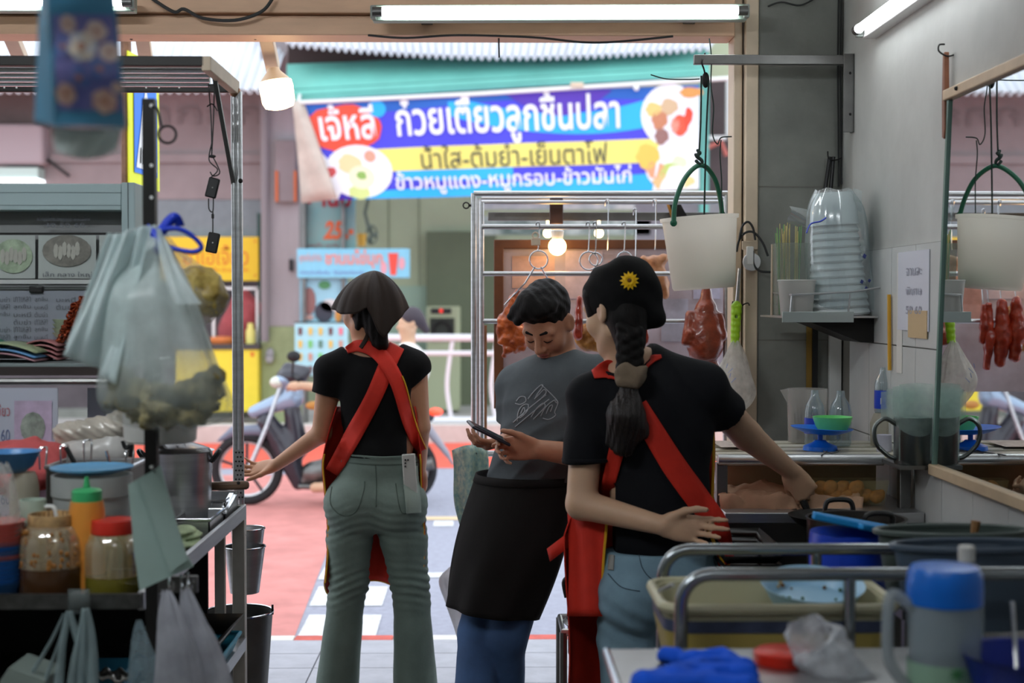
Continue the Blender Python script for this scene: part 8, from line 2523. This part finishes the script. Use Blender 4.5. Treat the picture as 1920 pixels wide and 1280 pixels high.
MB().tube(spline([hj + V(.004, 0, zl0 - .01), hj + V(-.028, 0, zl0 + .012), hj + V(-.036, 0, zl0 - .02), hj + V(-.034, 0, zl0 - .09), hj + V(-.01, 0, zl0 - .13), hj + V(.004, 0, zl0 - .14)], 6), .0095, 8).build('handle', film('cloudy_jug_handle', (190, 200, 204), .7, .2), wj)
MB().lathe([(Rj * 1.0, .006), (Rj * 1.005, .045)], jc, 40).build('printed_band', mat('pale_green_print', (150, 186, 160), .5), wj)
for k in range(9):
    a = -math.pi / 2 + .05 + .0
    an = k / 9 * 2 * math.pi
    q = jc + V(Rj * 1.01 * math.sin(.02), -Rj * 1.015, .035)
    MB().add([q, q + V(.006 * math.cos(an - .2), 0, .006 * math.sin(an - .2)), q + V(.015 * math.cos(an), -.001, .015 * math.sin(an)), q + V(.006 * math.cos(an + .2), 0, .006 * math.sin(an + .2))], [(0, 1, 2, 3)]).build('leaf_print', mat('leaf_green', (20, 130, 50), .5), wj, angle=0)
# bottle with white cap behind the jug
Yv = 2.42
vc = V(P(1822, 0, Yv).x, Yv, ZN)
vb = thing('water_bottle', vc, 'clear bottle with a white cap behind the blue lidded jug', 'bottle')
Hv = P(0, 1028, Yv).z - ZN
MB().lathe([(0, 0), (.028, 0), (.03, .01), (.03, Hv * .62), (.02, Hv * .8), (.012, Hv * .88), (.012, Hv * .9)], vc, 24).build('shell', clear('bottle_plastic', (224, 236, 240), .04, .3), vb)
MB().lathe([(.014, Hv * .87), (.0145, Hv - .003), (.012, Hv), (0, Hv)], vc, 20).build('cap', mat('white_cap', (206, 206, 200), .4), vb)
# blue tub and spoon at the right edge
o = MB().lathe([(0, 0), (.08, 0), (.1, .065), (.104, .068), (.098, .066), (.076, .005), (0, .005)], V(P(1940, 0, 2.2).x, 2.2, ZN + .001), 36).build('blue_basin', mat('dark_blue_basin', (22, 48, 150), .4), None); tag(o, 'dark blue basin at the bottom right edge', 'basin')
o = MB().tube([V(P(1918, 0, 2.2).x, 2.19, ZN + .01), P(1898, 1128, 2.26)], [.003, .0035], 6).build('spoon', M_STEEL, None); tag(o, 'steel spoon standing in the dark blue basin', 'spoon')
# ================================================================== motorcycle and rider on the street
Ym = 11.3
mc = thing('motorcycle', (P(610, 0, Ym).x, Ym, ZR), 'dark underbone motorcycle with silver blue front cowl riding past on the street', 'motorcycle')
pm = lambda x, y, dy=0.0: P(x, y, Ym + dy)
M_BIKE = mat('dark_bike_paint', (44, 44, 54), .3, coat=.4)
M_BIKE2 = mat('silver_blue_paint', (150, 172, 196), .25, metal=.3, coat=.4)
M_TYRE = mat('tyre_rubber', (34, 34, 36), .8)
M_SEAT = mat('seat_vinyl', (46, 42, 52), .5)
for (x, y) in ((463, 880), (752, 880)):
    c = pm(x, y); c.z = ZR + .285
    MB().tube(circle(c, .252, 40), .036, 10, closed=True).build('tyre', M_TYRE, mc)
    rim_ = MB().tube(circle(c, .215, 36), .014, 8, closed=True).build('wheel_rim', M_STEEL, mc)
    MB().tube([c + V(0, -.05, 0), c + V(0, .05, 0)], .045, 12).build('hub', M_STEELD, mc)
    for k in range(5):
        a = k * 1.2566 + .3
        MB().bar(c, c + V(.21 * math.cos(a), 0, .21 * math.sin(a)), .02, .025, up=(0, 1, 0)).build('spoke', M_BIKE, rim_)
for s_ in (-.07, .07):
    MB().tube([pm(466, 882, s_), pm(500, 800, s_), pm(528, 720, s_ * .7)], .02, 8).build('fork', M_STEEL, mc)
blob('front_fender', [RC(pm(410, 826), pm(440, 808), .02, .045, 0), RC(pm(440, 808), pm(490, 806), .045, .05, .02), RC(pm(490, 806), pm(512, 826), .05, .03, .02), HS(pm(460, 832), (0, 0, -1)) if False else FN(lambda d, q: d)], .02, mat('fender_grey', (110, 118, 136), .35, coat=.3), mc)
blob('front_cowl', [RC(pm(476, 772), pm(548, 745), .05, .085, 0), RC(pm(548, 745), pm(556, 715), .085, .06, .04), EL(pm(535, 712), (.09, .12, .06), k=.05)], .02, M_BIKE2, mc)
blob('leg_shield', [RC(pm(500, 790), pm(540, 850), .08, .1, 0), RC(pm(540, 850), pm(560, 905), .1, .06, .03), RC(pm(548, 770), pm(560, 840), .07, .08, .04)], .02, M_BIKE, mc)
blob('handlebar_cover', [EL(pm(548, 705), (.13, .12, .075), k=0), RC(pm(540, 690), pm(575, 695), .05, .04, .03)], .02, M_BIKE, mc)
blob('headlight', [EL(pm(522, 716, -.03), (.07, .09, .05), k=0)], .015, mat('headlight_glass', (214, 220, 206), .15), mc)
MB().tube([pm(560, 712, -.3), pm(548, 702, 0), pm(560, 712, .3)], .016, 8).build('handlebar', M_BLACK, mc)
MB().tube([pm(548, 700, -.2), pm(550, 676, -.24)], .008, 6).build('mirror_stalk', M_BLACK, mc)
MB().ball(pm(551, 668, -.25), .055, 10, 8, (1.0, .4, .8)).build('rear_mirror', M_BLACK, mc)
blob('engine', [EL(pm(600, 885), (.16, .1, .1), k=0), RC(pm(560, 905), pm(700, 905), .05, .05, .04), EL(pm(640, 860), (.14, .1, .1), k=.05)], .025, M_STEELD, mc)
MB().tube([pm(560, 912, -.08), pm(640, 914, -.1), pm(700, 895, -.12), pm(812, 868, -.13)], [.02, .025, .045, .05], 10).build('exhaust', M_STEELD, mc)
blob('seat', [RC(pm(620, 795), pm(700, 790), .07, .09, 0), RC(pm(700, 790), pm(785, 772), .09, .06, .04)], .025, M_SEAT, mc)
blob('tail_body', [RC(pm(640, 830), pm(760, 800), .09, .08, 0), RC(pm(760, 800), pm(808, 780), .08, .04, .04)], .025, M_BIKE, mc)
blob('tail_light', [EL(pm(817, 772), (.06, .08, .035), k=0)], .012, mat('tail_light_red', (255, 90, 60), .3, emit=.8, ecol=(255, 80, 50)), mc)
blob('rear_fender', [RC(pm(800, 800), pm(838, 850), .04, .025, 0), RC(pm(838, 850), pm(850, 872), .02, .012, .01)], .014, mat('pale_fender', (150, 150, 160), .4), mc)
MB().ball(pm(588, 760, -.08), .05, 10, 8, (1.3, .6, .7)).build('side_pod', mat('orange_pod', (196, 140, 70), .5), mc)

rd_ = thing('person', (P(735, 0, Ym).x, Ym, 0), 'person in white shirt riding the motorcycle past the shop', 'person')
tor = [EL(pm(752, 745), (.15, .15, .2), k=0), EL(pm(762, 690), (.17, .19, .16), k=.08), RC(pm(765, 665, -.15), pm(765, 665, .15), .08, .08, .06), EL(pm(738, 785), (.17, .18, .12), k=.08)]
HMr = basis((-.93, -.3, -.1))
hp, HTr = head_prims(pm(768, 606), HMr, 1.0)
eA, eB = pm(668, 735, -.25), pm(668, 735, .25)
arms_ = [RC(pm(760, 672, -.19), eA, .055, .045, .03), RC(eA, pm(560, 722, -.28), .045, .032, .02), RC(pm(760, 672, .19), eB, .055, .045, .03), RC(eB, pm(560, 722, .28), .045, .032, .02)]
hnd = [EL(pm(552, 724, -.28), (.05, .04, .04), k=.02), EL(pm(552, 724, .28), (.05, .04, .04), k=.02)]
for s_ in (-.28, .28):
    for k in range(4):
        hnd.append(RC(pm(546, 718 + 3 * k, s_ + .012 * (k - 1.5)), pm(538, 726 + 3 * k, s_ + .012 * (k - 1.5)), .012, .01, .008))
lg = []
for s_ in (-.14, .14):
    lg += [RC(pm(735, 790, s_), pm(635, 815, s_ * 1.5), .09, .07, .04), RC(pm(635, 815, s_ * 1.5), pm(622, 905, s_ * 1.2), .065, .045, .03), RC(pm(628, 912, s_ * 1.2), pm(590, 914, s_ * 1.2), .045, .04, .02)]
blob('body', tor + [RC(pm(765, 665), pm(766, 625), .06, .055, .03)] + hp + arms_ + hnd + lg, .015, SKIN_W, rd_)
blob('shirt', infl(tor, .02) + [RC(pm(760, 672, -.19), pm(700, 715, -.225), .08, .075, .03), RC(pm(760, 672, .19), pm(700, 715, .225), .08, .075, .03), FN(lambda d, q: np.maximum(d + .006 * wob(q, 10), pm(0, 800).z - q[:, 2])), CUT(EL(pm(764, 640), (.08, .09, .07)), .02)], .018, mat('white_shirt', (222, 220, 216), .8), rd_)
blob('trousers', infl(lg[:2] + lg[3:5], .015) + [EL(pm(738, 795), (.18, .19, .1), k=.06)], .02, mat('dark_trousers', (58, 58, 68), .8), rd_)
blob('hair', [EL(HTr(0, -.02, .045), (.086, .1, .088), HMr, 0), RC(HTr(0, -.09, .0), HTr(0, -.13, -.07), .05, .03, .03), CUT(EL(HTr(0, .12, -.02), (.11, .075, .09), HMr), .01)], .012, mat('ash_dark_hair', (62, 54, 62), .6), rd_)
